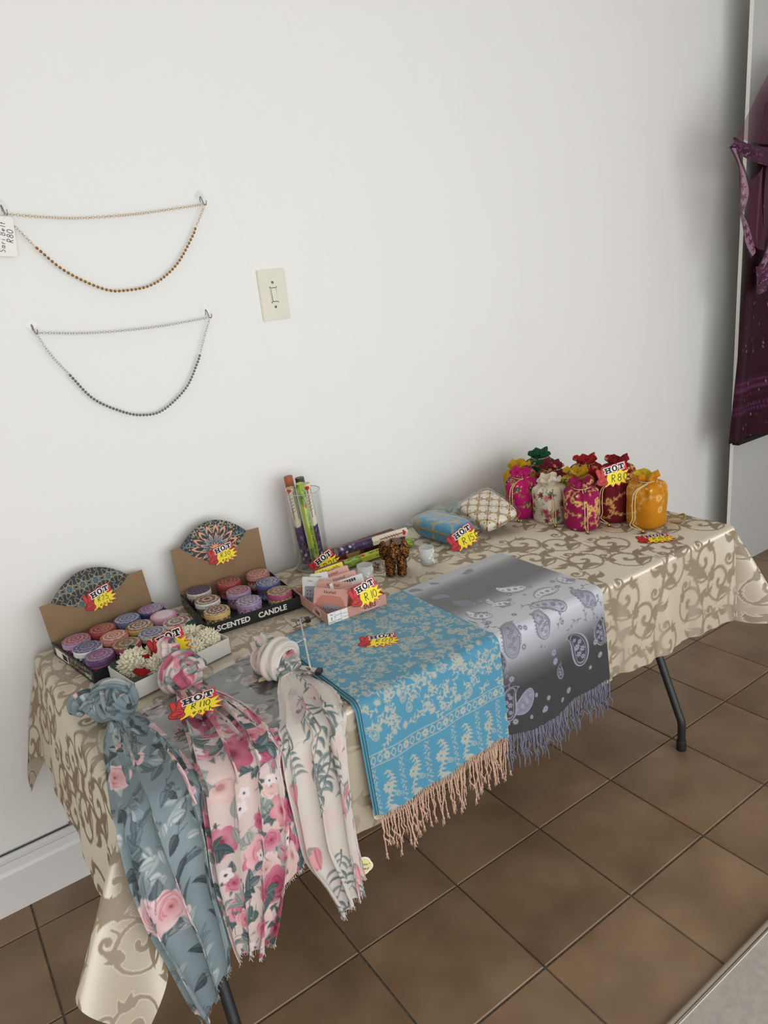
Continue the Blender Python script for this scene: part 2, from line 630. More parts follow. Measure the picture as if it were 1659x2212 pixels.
# raised hairline plaster cracks on the wall
def crack(pts, seed, w=0.0035, h=0.0012):
    r = rngn(seed)
    P = smooth_path([(a, 0, b) for a, b in pts], 140)
    P[:, 0] += np.array([r.uniform(-.0022, .0022) for _ in P])
    t = np.linspace(0, 1, len(P))
    ww = w * (0.35 + 0.65 * np.abs(np.sin(t * 23 + seed)) * np.array([r.uniform(.5, 1) for _ in P]))
    rows = []
    for dx, dy in ((-1, 0.0006), (-.25, -h), (.35, -h * .8), (1, 0.0006)):
        q = P.copy(); q[:, 0] += dx * ww; q[:, 1] = dy * (0.5 + 0.5 * np.abs(np.sin(t * 17 + 1.3 * seed))) if dy < 0 else dy
        rows.append(q)
    grid_mesh('plaster_crack', np.stack(rows, 1), M_wall, wb)


crack([(-.47, 2.42), (-.455, 2.28), (-.425, 2.15), (-.41, 2.05), (-.37, 1.95), (-.345, 1.85), (-.31, 1.72), (-.29, 1.60), (-.285, 1.46), (-.265, 1.33)], 1)
crack([(-.085, 2.45), (-.075, 2.25), (-.05, 2.05), (-.045, 1.85), (-.035, 1.65), (-.025, 1.5), (-.02, 1.35), (.0, 1.2), (.012, 1.05), (.02, .92)], 2, 0.003)
crack([(.51, 2.15), (.50, 2.0), (.505, 1.9)], 5, 0.002, .0006)

# stepped skirting board
bb = G()
prof = [(0.0, 0.0), (-0.016, 0.0), (-0.016, 0.118), (-0.012, 0.128), (-0.009, 0.150), (-0.016, 0.158), (-0.016, 0.168), (-0.008, 0.174), (0.0, 0.176)]
v = [(x, y, z) for x in (XL, 1.9) for (y, z) in prof]
n = len(prof)
bb.add(v, [(i, i + 1, n + i + 1, n + i) for i in range(n - 1)] + [tuple(range(n))[::-1], tuple(range(n, 2 * n))], None, False)
struct('baseboard_back', bb, M_trim, None, 'white painted skirting board along the foot of the wall')
# thin black cable lying on top of the skirting
M_cable = mat('dark_cable', lin((52, 50, 47)), 0.6)
pc = smooth_path([(-2.2, -.006, .1785), (-1.5, -.006, .1785), (-1.23, -.007, .1785), (-1.05, -.006, .1785), (-.4, -.006, .1785), (1.5, -.006, .1785)], 60)
cb = G().tube(pc, 0.0022, 6)
cable = cb.build('wall_cable', M_cable)
tag(cable, 'thin dark cable running along the top of the skirting board', 'cable')
cl = G().box(-1.09, -.006, .1815, .012, .008, .007).build('cable_clip', mat('clip_grey', lin((120, 120, 116)), .5), cable)

# free-standing white board at the right end of the wall
M_board = mat('white_melamine', lin((194, 194, 191)), 0.42)
M_edge = mat('white_edging', lin((240, 239, 232)), 0.4)
bd = empty('partition_board', (1.951, -0.125, 0))
bd2 = G().box(0.62, 0, 1.3, 1.24, 0.016, 2.6).build('panel', M_board, bd)
G().box(-0.0006, 0, 1.3, 0.0012, 0.0162, 2.6).build('edge_band', M_edge, bd)
tag(bd, 'tall white partition board standing just off the wall behind the purple dress', 'board')

# pale rug corner
M_rug = mat('pale_grey_carpet', lin((176, 166, 158)), 0.95, bump=(900, 0.6, 0.002), noise=(60, 0.10), sheen=0.3)
M_bind = mat('rug_binding', lin((150, 138, 122)), 0.9, bump=(500, 0.5, 0.001))
rug = empty('rug', (-0.9, -1.302, 0))
G().box(1.5, -0.95, 0.006, 3.0 - .02, 1.9 - .02, 0.010).build('pile', M_rug, rug)
bp_ = smooth_path([(0, 0, .006), (.8, -.002, .006), (1.6, .002, .0065), (2.4, 0, .006), (3, 0, .006)], 60)
G().tube(bp_, .007, 8, flat=.85).build('binding', M_bind, rug)
G().tube([(0, 0, .006), (0, -1.9, .006)], .007, 8, flat=.85).build('binding', M_bind, rug)
G().tube([(3.0, 0, .006), (3.0, -1.9, .006)], .007, 8, flat=.85).build('binding', M_bind, rug)
sp_ = smooth_path([(0, -.013, .0115), (.8, -.015, .0115), (1.6, -.011, .0118), (3, -.013, .0115)], 90)
G().tube(sp_, .0014, 5).build('stitching', mat('stitch', lin((205, 196, 178)), .9), rug)
tag(rug, 'pale grey rug with a stitched edge lying on the brown tiles', 'rug')
# ------------------------------------------------------------------ folding table
TX0, TX1, TY0, TY1 = -1.055, 0.770, -0.812, -0.058
M_leg = mat('hammered_charcoal_steel', lin((58, 60, 61)), 0.38, metal=0.55, bump=(420, 0.55, 0.0012))
M_rub = mat('black_rubber', lin((26, 26, 26)), 0.7)
M_top = mat('grey_plastic_top', lin((190, 188, 180)), 0.6)
tb = empty('folding_table', (0, 0, 0))
tag(tb, 'folding trestle table with bent charcoal steel legs under the brocade cloth', 'table')
G().box((TX0 + TX1) / 2, (TY0 + TY1) / 2, H - 0.026, TX1 - TX0 - .012, TY1 - TY0 - .012, 0.040).build('tabletop', M_top, tb)


def table_leg(x, y, s):
    """s = +1 leans towards +y"""
    p = smooth_path([(x, y, .02), (x, y, .06), (x, y + .002 * s, .10), (x, y + .016 * s, .135), (x, y + .055 * s, .228), (x, y + .095 * s, .325), (x, y + .18 * s, .53), (x, y + .235 * s, .675)], 48)
    l = G().tube(p, 0.0125, 14).build('leg', M_leg, tb)
    G().lathe([(0.0150, 0.0), (0.0155, 0.004), (0.0150, 0.030), (0.0138, 0.036)], 16).build('rubber_foot', M_rub, l).location = (x, y, 0.0)


for lx in (0.590, -0.952):
    table_leg(lx, -0.790, 1)
    table_leg(lx, -0.080, -1)
    G().tube([(lx, -0.690, .335), (lx, -0.18, .335)], 0.0095, 10).build('crossbar', M_leg, tb)
    sx = -1 if lx > 0 else 1
    G().tube([(lx, -0.435, .335), (lx + sx * .22, -0.435, .52), (lx + sx * .40, -.435, .675)], 0.008, 8).build('brace', M_leg, tb)

# ------------------------------------------------------------------ brocade tablecloth
CLOTH_ROT = 0.25
DW, DH = 0.27, 0.33
c_bg, c_pt = lin((206, 194, 170)), lin((145, 130, 109))
dm = Canvas(DW, DH, 1150, c_bg, wrap=True)


def damask(c, col):
    for (x0, ph) in ((0.0675, 0.0), (0.2025, 0.5)):
        y = np.linspace(0, DH, 40)
        xs = lambda q: x0 + 0.020 * np.sin(2 * PI * (q / DH + ph))
        c.stroke(np.c_[xs(y), y], 0.0062 + 0.0025 * np.sin(4 * PI * y / DH + ph), col)
        for k in range(4):
            yy = (k + 0.25 + ph * .5) * DH / 4
            sg = 1 if k % 2 == 0 else -1
            bx = float(xs(yy))
            r = 0.027 if k % 2 == 0 else 0.022
            cx, cy = bx + sg * 0.036, yy + 0.022
            a0 = math.atan2(yy - 0.012 - cy, bx - cx)
            c.spiral(cx, cy, math.hypot(bx - cx, yy - 0.012 - cy), a0, 1.45, 0.0088, col, sg)
            c.leaf(bx, yy - .010, math.atan2(-.4, sg), 0.056, 0.014, col, bend=.5 * sg)
            c.leaf(bx + sg * .004, yy + .004, math.atan2(.9, -sg * .8), 0.046, 0.013, col, bend=-.5 * sg)
            c.leaf(bx - sg * .002, yy + .030, math.atan2(.35, -sg), 0.042, 0.011, col, bend=.6 * sg)
            c.spiral(bx - sg * .028, yy - .018, .017, PI / 2 - sg * 1.2, 1.2, 0.0075, col, -sg)
            for q in range(3):
                c.leaf(cx + sg * .020, cy + .018, PI / 2 - sg * (0.2 + .75 * q), 0.028 - .004 * q, 0.0085, col, bend=.4)
        # palmette
        yy = DH * (0.55 + ph) % DH
        for q in range(-3, 4):
            c.leaf(float(xs(yy)), yy, PI / 2 + q * 0.42, 0.040 - .004 * abs(q), 0.0072, col, bend=-.15 * q)


damask(dm, c_pt)
# pattern mask for satin / matt weave
dmask = Canvas(DW, DH, 1150, np.zeros(3), wrap=True)
damask(dmask, np.ones(3))

M_cloth = bpy.data.materials.new('gold_satin_brocade')
M_cloth.use_nodes = True
nt = M_cloth.node_tree; N, L = nt.nodes, nt.links
N.remove(N['Principled BSDF'])
_vc = N.new('ShaderNodeVertexColor'); _vc.layer_name = 'Col'
_df = N.new('ShaderNodeBsdfDiffuse'); L.new(_vc.outputs[0], _df.inputs[0])
_tc = N.new('ShaderNodeTexCoord'); _mp = N.new('ShaderNodeMapping'); _mp.inputs['Scale'].default_value = (1, 5, 5)
L.new(_tc.outputs['Object'], _mp.inputs[0])
_nz = N.new('ShaderNodeTexNoise'); _nz.inputs['Scale'].default_value = 170; _nz.inputs['Detail'].default_value = 4
L.new(_mp.outputs[0], _nz.inputs['Vector'])
_bp = N.new('ShaderNodeBump'); _bp.inputs['Strength'].default_value = .25; _bp.inputs['Distance'].default_value = .0012
L.new(_nz.outputs[0], _bp.inputs['Height']); L.new(_bp.outputs[0], _df.inputs['Normal'])
_gl = N.new('ShaderNodeBsdfAnisotropic'); _gl.inputs['Roughness'].default_value = .80; _gl.inputs['Anisotropy'].default_value = .92
_gl.inputs['Color'].default_value = (*lin((252, 246, 234)), 1)
L.new(_bp.outputs[0], _gl.inputs['Normal'])
_tg = N.new('ShaderNodeTangent'); _tg.direction_type = 'UV_MAP'; _tg.uv_map = 'UVMap'
L.new(_tg.outputs[0], _gl.inputs['Tangent'])
_at = N.new('ShaderNodeAttribute'); _at.attribute_name = 'Pat'
_ro = N.new('ShaderNodeMath'); _ro.operation = 'MULTIPLY_ADD'; _ro.inputs[1].default_value = 0.25; _ro.inputs[2].default_value = CLOTH_ROT
L.new(_at.outputs['Fac'], _ro.inputs[0]); L.new(_ro.outputs[0], _gl.inputs['Rotation'])
_mx = N.new('ShaderNodeMixShader')
_mg = N.new('ShaderNodeMapRange'); _mg.inputs[3].default_value = .42; _mg.inputs[4].default_value = .10
L.new(_at.outputs['Fac'], _mg.inputs[0]); L.new(_mg.outputs[0], _mx.inputs[0])
L.new(_df.outputs[0], _mx.inputs[1]); L.new(_gl.outputs[0], _mx.inputs[2]); L.new(_mx.outputs[0], N['Material Output'].inputs['Surface'])


def drop(d, rho=0.016):
    """arc length past the edge -> (outward, downward)"""
    th = np.clip(d / rho, 0, PI / 2)
    rest = np.maximum(d - rho * PI / 2, 0)
    return rho * np.sin(th), rho * (1 - np.cos(th)) + rest


OV = 0.297
ta = np.linspace(0, 1, 690)
A = (TX0 - OV) + (TX1 + .295 - TX0 + OV) * (0.62 * ta + 0.38 * ta ** 2)
tbv = np.linspace(0, 1, 410)
B = (TY0 - OV) + (TY1 + OV - TY0 + OV) * (0.72 * tbv + 0.28 * tbv ** 2)
AA, BB = np.meshgrid(A, B)
dx = np.where(AA < TX0, TX0 - AA, np.where(AA > TX1, AA - TX1, 0)); sxn = np.where(AA < TX0, -1.0, 1.0)
dy = np.where(BB < TY0, TY0 - BB, np.where(BB > TY1, BB - TY1, 0)); syn = np.where(BB < TY0, -1.0, 1.0)
r = np.hypot(dx, dy)
phi = np.arctan2(dy, dx + 1e-9)
o_, d_ = drop(r)
corner = np.minimum(dx, dy) / (r + 1e-6)          # 0 on straight drops, .7 on the diagonal
s2 = np.sin(2 * phi) ** 1.3
k1 = np.where(sxn < 0, np.where(syn < 0, 0.60, 0.34), np.where(syn < 0, 0.50, 0.3))
hang = np.maximum(r - 0.025, 0)
k = k1 * s2 * (r > 0)
# gathered valley next to the right front corner
val = np.exp(-((phi - 1.22) / 0.16) ** 2) * (sxn > 0) * (syn < 0) * 0.30
k = np.maximum(k - val, 0.0)
flare = np.where(dx > 0, np.where(sxn < 0, 0.16, 0.05), 0.035) * (1 - s2)
# soft vertical folds in the hanging sides
fold_f = 0.009 * np.sin(AA * 19 + 0.7) + 0.006 * np.sin(AA * 41 + 2.0) + 0.004 * np.sin(AA * 77)
fold_s = 0.004 * np.sin(BB * 21 + 1.0) + 0.002 * np.sin(BB * 47)
fold_f = np.where((AA > -1.0) & (AA < 0.2), -0.35 * np.abs(fold_f), fold_f)
fold = np.where(dx > 0, fold_s, fold_f) * (hang / 0.27) * (1 - 0.7 * s2)
outw = o_ + hang * (k + flare) + np.maximum(fold, -0.004 - o_ * 0.5)
dwn = np.where(r > 0, d_ - hang + hang * np.sqrt(np.maximum(1 - (k + flare) ** 2, .1)), 0)
cxn = np.where(r > 0, dx / (r + 1e-9), 0) * sxn
cyn = np.where(r > 0, dy / (r + 1e-9), 0) * syn
PX = np.clip(AA, TX0, TX1) + cxn * outw
PY = np.clip(BB, TY0, TY1) + cyn * outw
PZ = H - dwn
top = r < 1e-6
wr = 0.0007 * fnoise(AA, BB, 3, 6, 18) + 0.0006 * np.sin(AA * 9 + BB * 60 + 2 * np.sin(AA * 7)) * (AA > 0.15)
PZ = PZ + np.where(top, wr - .0006, 0)
PZ = np.where(r > 0, PZ + 0.010 * (hang / .27) * np.sin(AA * 5 + 1) * (1 - s2), PZ)
PY = np.minimum(PY, -0.0235)
# front-left corner: the cloth bulges sideways past the leg while its tip hangs straight down
FLc = (sxn < 0) & (syn < 0) & (dx > 0) & (dy > 0)
kx = 0.46 * np.exp(-((phi - 0.40) / 0.36) ** 2) + 0.16 * np.exp(-(phi / 0.25) ** 2)
PX = np.where(FLc, TX0 - np.cos(phi) * o_ - hang * kx, PX)
PY = np.where(FLc, TY0 - np.sin(phi) * o_ - hang * (0.05 + 0.10 * np.sin(phi * 2)) + 0.006 * np.sin(phi * 9) * hang / .3, PY)
PZ = np.where(FLc, H - (d_ - hang) - hang * np.sqrt(1 - kx ** 2), PZ)
P = np.stack([PX, PY, PZ], -1)
Ud, Vd = (AA + 2.0) / 1.32, (BB + 2.03) / 1.32
cols = dm.sample(Ud, Vd)
pat = dmask.sample(Ud, Vd)[..., 0]
# stitched hem band
cloth = grid_mesh('tablecloth', P, M_cloth, None, cols)
setfloat(cloth.data, 'Pat', pat)
_uv = cloth.data.uv_layers.new(name='UVMap')
_li = np.empty(len(cloth.data.loops), np.int32); cloth.data.loops.foreach_get('vertex_index', _li)
_uv.data.foreach_set('uv', np.stack([AA, BB], -1).reshape(-1, 2)[_li].astype(np.float32).ravel())
tag(cloth, 'cream and gold scroll-patterned brocade tablecloth draped over the long table', 'tablecloth')


# ------------------------------------------------------------------ folded shawls
def shawl_pts(x0, x1, yb, zh, lift, nu, nv, wob, out=0.0, rho=0.022, skew=0.0, seed=1):
    """strip lying on the table from yb to the front edge then hanging to zh"""
    yf = TY0 - 0.010 - out
    flat = yb - yf
    hang_len = (H + lift - zh) - rho
    S = flat - rho + rho * PI / 2 + hang_len
    u = np.linspace(0, 1, nu); s = np.linspace(0, S, nv)
    U, Sg = np.meshgrid(u, s)
    f0 = flat - rho
    th = np.clip((Sg - f0) / rho, 0, PI / 2)
    y = np.where(Sg < f0, yb - Sg, yb - f0 - rho * np.sin(th))
    dn = np.where(Sg < f0, 0, rho * (1 - np.cos(th)) + np.maximum(Sg - f0 - rho * PI / 2, 0))
    x = x0 + (x1 - x0) * U
    h = np.clip((Sg - f0) / (S - f0), 0, 1)
    x = x + skew * h
    y = y - h * (wob * (0.5 + 0.5 * np.sin(U * 9.5 + seed)) + .5 * wob * (0.5 + .5 * np.sin(U * 21 + 2 * seed))) - h * 0.012
    z = H + lift - dn + 0.0006 * fnoise(x * 1.0, Sg, seed, 5, 30)
    z = z + h * 0.012 * np.sin(U * 6.2 + seed * 1.7)
    return np.stack([x, y, z], -1), U * (x1 - x0), Sg, S, f0


# teal and beige floral shawl
b_bg, b_mo = lin((68, 134, 160)), lin((160, 164, 154))
bx0, bx1, byb = -0.590, -0.205, -0.466
Pb, Ub, Sb, SB, FB = shawl_pts(bx0, bx1, byb, 0.470, 0.0110, 260, 440, 0.013, 0.016, rho=.021, seed=2)
cb_ = Canvas(bx1 - bx0, SB, 1500, b_bg)
rb = rngn(21)


def vine(c, x, y, L, a, col, r, w=0.0016, n=14):
    t = np.linspace(0, 1, n)
    cur = r.uniform(-3.0, 3.0)
    ang = a + cur * t
    st = L / n
    xs = x + np.cumsum(np.cos(ang)) * st; ys = y + np.cumsum(np.sin(ang)) * st
    c.stroke(np.c_[xs, ys], w * (1.1 - .5 * t), col)
    for i in range(2, n - 1, 3):
        sg = 1 if i % 2 else -1
        c.leaf(xs[i], ys[i], ang[i] + sg * .9, r.uniform(.009, .015), r.uniform(.0022, .0036), col)
    return xs[-1], ys[-1], ang[-1]


def paisley(c, x, y, L, a, col, inner, sg=1, rim=None):
    t = np.linspace(0, 1, 26)
    aa = a + sg * 1.5 * t ** 2
    xs = x + np.cumsum(np.cos(aa)) * L / 26; ys = y + np.cumsum(np.sin(aa)) * L / 26
    w = L * .62 * np.sqrt(np.sin(np.clip(PI * (1 - t) ** 1.25, 0, PI)).clip(0)) * (1 - t) ** .5 + .001
    c.stroke(np.c_[xs, ys], w, col)
    c.stroke(np.c_[xs[2:], ys[2:]], w[2:] * .74, inner)
    c.stroke(np.c_[xs[3:18], ys[3:18]], w[3:18] * .52, col)
    c.stroke(np.c_[xs[4:16], ys[4:16]], w[4:16] * .32, inner)
    i = 7
    c.flower(xs[i], ys[i], w[i] * .17, 6, col, inner)


yband = FB + 0.135
for ky in range(19):
    for kx in range(15):
        x = (kx + .5 + .5 * (ky % 2) + rb.uniform(-.22, .22)) * (bx1 - bx0) / 15
        y = (ky + .5 + rb.uniform(-.2, .2)) * yband / 18.5
        if y > yband - .014: continue
        t = rb.random()
        if t < .28:
            c = rb.uniform(.008, .012)
            cb_.flower(x, y, c, rb.choice([6, 8, 8]), b_mo, b_bg, rb.uniform(0, 1), wd=.22)
            vine(cb_, x, y, .035, rb.uniform(0, 6.28), b_mo, rb)
        elif t < .42:
            paisley(cb_, x, y, rb.uniform(.030, .042), rb.uniform(0, 6.28), b_mo, b_bg, rb.choice([-1, 1]))
        elif t < .62:
            a = rb.uniform(0, 6.28)
            for q in range(-3, 4):
                cb_.leaf(x, y, a + q * .36, .016 - .0012 * abs(q), .0024, b_mo)
            vine(cb_, x, y, .03, a + PI, b_mo, rb)
        else:
            e = vine(cb_, x, y, rb.uniform(.035, .055), rb.uniform(0, 6.28), b_mo, rb)
            cb_.spiral(e[0], e[1], .008, e[2], 1.0, .002, b_mo, rb.choice([-1, 1]), 14)
# border band
WB = bx1 - bx0
for yy in (yband, yband + .026):
    cb_.stroke([(0, yy), (WB, yy)], .0022, b_mo)
for k in range(22):
    x = (k + .5) * WB / 22
    if k % 3 == 2:
        cb_.flower(x, yband + .013, .009, 7, b_mo, b_bg, wd=.3)
    else:
        cb_.ellipse(x, yband + .013, .0065, .0085, .3, b_mo); cb_.ellipse(x, yband + .013, .004, .006, .3, b_bg)
    cb_.ellipse(x, yband + .0045, .0028, .0016, 0, b_mo); cb_.ellipse(x, yband + .0215, .0028, .0016, 0, b_mo)
# columns below the band
y1 = yband + .034
for k in range(6):
    xc = (k + .5) * WB / 5.4 + .003
    # braided stripe
    xs_ = k * WB / 5.4 + .004
    for j in range(60):
        yy = y1 + j * .0042
        if yy > SB: break
        cb_.ellipse(xs_ + .0045 * math.sin(j * 1.9), yy, .0030, .0016, .6 * (-1) ** j, b_mo, al=.9)
        cb_.ellipse(xs_ + .008 * math.sin(j * 2.7 + 1), yy, .0016, .0011, 0, b_mo, al=.8)
    yy = y1 + .012
    t = np.linspace(0, 1, 20)
    cb_.stroke(np.c_[xc + .010 * np.sin(t * 5), yy + t * .085], .0024, b_mo)
    for j in range(9):
        tt = j / 9
        px, py = xc + .010 * math.sin(tt * 5), yy + tt * .085
        for sg in (-1, 1):
            cb_.leaf(px, py, PI / 2 - sg * 1.1, .013, .0034, b_mo, bend=.3 * sg)
    cb_.flower(xc - .004, yy + .038, .013, 8, b_mo, b_bg, wd=.3)
    for q in range(-2, 3): cb_.leaf(xc, yy + .082, PI / 2 + q * .5, .018, .0042, b_mo)
    paisley(cb_, xc + .012, yy + .055, .022, .9, b_mo, b_bg, -1)
M_blue = mat('teal_jacquard', (0.1, 0.3, 0.4), 0.62, attr='Col', bump=(900, 0.25, 0.0006), sheen=0.35)
sh = empty('folded_shawl', (0, 0, 0))
tag(sh, 'blue and beige floral shawl with peach tassels, folded over the table front', 'shawl')
grid_mesh('top_layer', Pb, M_blue, sh, cb_.sample(Ub, Sb))
M_blue2 = mat('teal_plain_fold', lin((74, 132, 150)), 0.7, bump=(900, 0.3, 0.0006), sheen=0.3)
for i, (ex, zb, lf) in enumerate(((0.0045, .475, .0078), (0.010, .480, .0052))):
    Pl, _, _, _, _ = shawl_pts(bx0 - ex, bx1 - .004 * i, byb - .002 + .003 * i, zb - .006 * i, lf, 40, 110, 0.013, 0.0135 - .0025 * i, rho=.021, seed=2)
    grid_mesh('fold_layer', Pl, M_blue2, sh)

# tassel fringe
M_peach = mat('peach_yarn', lin((200, 165, 143)), 0.85, bump=(700, .5, .001))
M_slate = mat('slate_yarn', lin((112, 114, 130)), 0.8, bump=(700, .5, .001))


def tassel_mesh(L, seed, knot, r0=0.0018, forked=True):
    r_ = rngn(seed)
    g = G()
    if forked:
        for sx in (-1, 1):
            g.tube(smooth_path([(sx * .0052, 0, .004), (sx * .003, 0, -.006), (0, 0, -.014)], 6), .0011, 5)
    top = -.012 if forked else .004
    p = [(0, 0, top)]
    for k in range(1, 7):
        p.append((r_.uniform(-.0022, .0022) * k / 3, r_.uniform(-.003, .003) * k / 3, top + (-L - top) * k / 6))
    P = smooth_path(p, 26)
    t = np.linspace(0, 1, 26)
    rad = r0 * (1 + .22 * np.sin(t * 60 + seed)) * (1 - .2 * t)
    g.tube(P, rad, 6)
    if knot:
        e = P[-1]
        g.ell(e, (.0030, .0030, .0034), 7, 5)
        for k in range(5):
            a = k * 1.26 + r_.uniform(0, 1)
            g.tube([e, e + np.array([.002 * math.cos(a), .002 * math.sin(a), -.006]), e + np.array([.0036 * math.cos(a), .0036 * math.sin(a), -r_.uniform(.009, .014)])], .0009, 4)
    else:
        e = P[-1]
        for k in range(2):
            g.tube([e, e + np.array([r_.uniform(-.002, .002), 0, -.008])], .0008, 4)
    return g


def fringe(parent, Phem, n, L, m, seed, knot, r0):
    r_ = rngn(seed)
    protos = []
    for k in range(7):
        o = tassel_mesh(L * (0.78 + .08 * k), seed + k, knot, r0, knot).build('tassel', m, parent)
        protos.append(o)
    first = [True] * 7
    for i in range(n):
        k = r_.randrange(7)
        if first[k]:
            o = protos[k]; first[k] = False
        else:
            o = protos[k].copy(); COL.objects.link(o)
        q = Phem[int((i + .5) / n * (len(Phem) - 1))]
        o.location = (q[0] + r_.uniform(-.0015, .0015), q[1] + r_.uniform(-.002, .003), q[2] - .001)
        o.rotation_euler = (r_.uniform(-.10, .06), r_.uniform(-.09, .09), r_.uniform(-.3, .3))
    for k in range(7):
        if first[k]: bpy.data.objects.remove(protos[k])


fringe(sh, Pb[-1], 60, 0.084, M_peach, 31, True, .0019)

# grey gradient paisley shawl
gx0, gx1, gyb = -0.222, 0.160, -0.460
Pg, Ug, Sg_, SG, FG = shawl_pts(gx0, gx1, gyb, 0.462, 0.0078, 260, 440, 0.010, 0.012, rho=.020, seed=5)
WG = gx1 - gx0
cg = Canvas(WG, SG, 1500, lin((120, 122, 126)))
yy_ = (np.arange(cg.ny) + .5) / cg.res
stops = [(0, 168), (.035, 172), (.075, 108), (.10, 92), (.185, 92), (.215, 120), (.25, 178), (.345, 194), (.385, 186), (.435, 150), (.475, 84), (.515, 46), (.70, 42)]
val = np.interp(yy_, [s[0] for s in stops], [s[1] for s in stops])
line = 22 * np.sin(yy_ * 2 * PI / .0042) * np.exp(-((val - 130) / 55) ** 2)
val = np.clip(val + line, 20, 235)
rowc = lin(np.stack([val * .99, val * 1.0, val * 1.03], -1))
cg.a[:] = rowc[:, None, :]
lav, lavd = lin((138, 138, 154)), lin((112, 112, 128))


def paisley2(c, x, y, L, a, col, fill, sg=1, scallop=True):
    t = np.linspace(0, 1, 30)
    aa = a + sg * 1.7 * t ** 2.2
    xs = x + np.cumsum(np.cos(aa)) * L / 30; ys = y + np.cumsum(np.sin(aa)) * L / 30
    w = L * .60 * np.sqrt(np.sin(np.clip(PI * (1 - t) ** 1.2, 0, PI)).clip(0)) * (1 - t) ** .45 + .0012
    c.stroke(np.c_[xs, ys], w, col)
    if scallop:
        for k in range(3, 26, 2):
            nx, ny = -math.sin(aa[k]), math.cos(aa[k])
            for s_ in (-1, 1):
                c.ellipse(xs[k] + s_ * nx * w[k] * .55, ys[k] + s_ * ny * w[k] * .55, .0020, .0020, 0, col)
    c.stroke(np.c_[xs[2:27], ys[2:27]], w[2:27] * .82, fill)
    c.stroke(np.c_[xs[3:24], ys[3:24]], np.maximum(w[3:24] * .66, .0008), col, .8)
    c.stroke(np.c_[xs[4:23], ys[4:23]], np.maximum(w[4:23] * .58, .0008), fill)
    for k in range(4, 22, 3):
        c.flower(xs[k] + w[k] * .12 * (-1) ** k, ys[k], max(w[k] * .15, .002), 6, col, fill, wd=.25)


rg = rngn(8)
lt, dk = lin((205, 206, 208)), lin((52, 53, 57))
for (x, y, L, a, sg) in ((.045, .10, .05, .2, 1), (.24, .03, .045, 2.6, 1), (.10, .02, .03, 1.0, -1), (.03, .02, .04, .3, 1)):
    paisley2(cg, x, y, L, a, lavd, lin((122, 122, 130)), sg, False)
for (x, y, L, a, sg, f) in ((.08, .285, .075, 3.9, 1, lt), (.02, .30, .05, 4.4, 1, lt), (.165, .275, .065, 4.0, -1, lt), (.13, .24, .035, 4.6, 1, lt), (.255, .225, .085, 3.4, 1, lt), (.30, .295, .085, 3.5, -1, lt),
                            (.36, .30, .06, 4.3, 1, lt), (.245, .375, .10, 4.2, -1, lin((176, 176, 186))), (.345, .40, .09, 4.0, 1, lin((150, 150, 162))), (.06, .43, .11, 4.6, 1, lin((140, 140, 150))), (.02, .46, .10, 4.4, -1, dk), (.17, .42, .09, 4.4, 1, lin((160, 160, 170))),
                            (.285, .545, .115, 4.75, -1, dk), (.10, .53, .09, 2.2, 1, lavd), (.215, .545, .045, 4.2, 1, dk), (.365, .52, .085, 4.4, 1, dk), (.03, .59, .10, 4.6, 1, dk), (.10, .19, .055, 3.6, 1, lin((110, 110, 118)))):
    paisley2(cg, x, y, L, a, lav if y > .46 else lavd, f, sg, y < .46)
for k in range(60):
    x, y = rg.uniform(.01, WG - .01), rg.uniform(.2, SG - .02)
    cg.flower(x, y, rg.uniform(.005, .009), 8, lav if y > .42 else lavd, lt if y < .42 else dk, wd=.25)
for k in range(16):
    vine(cg, rg.uniform(0, WG), rg.uniform(.2, .5), .06, rg.uniform(0, 6), lavd, rg, .002)
M_grey = mat('grey_jacquard', (0.3, 0.3, 0.3), 0.58, attr='Col', bump=(900, 0.25, 0.0006), sheen=0.3)
sg_ = empty('folded_shawl', (0, 0, 0))
tag(sg_, 'grey to black gradient paisley shawl with slate fringe, folded over the table front', 'shawl')
grid_mesh('top_layer', Pg, M_grey, sg_, cg.sample(Ug, Sg_))
M_grey2 = mat('grey_fold', lin((70, 70, 74)), 0.7, bump=(900, 0.3, 0.0006))
Pl, _, _, _, _ = shawl_pts(gx0 - .003, gx1 + .001, gyb - .001, 0.468, 0.0050, 40, 110, 0.010, 0.0085, rho=.020, seed=5)
grid_mesh('fold_layer', Pl, M_grey2, sg_)
fringe(sg_, Pg[-1], 110, 0.068, M_slate, 61, False, .0016)
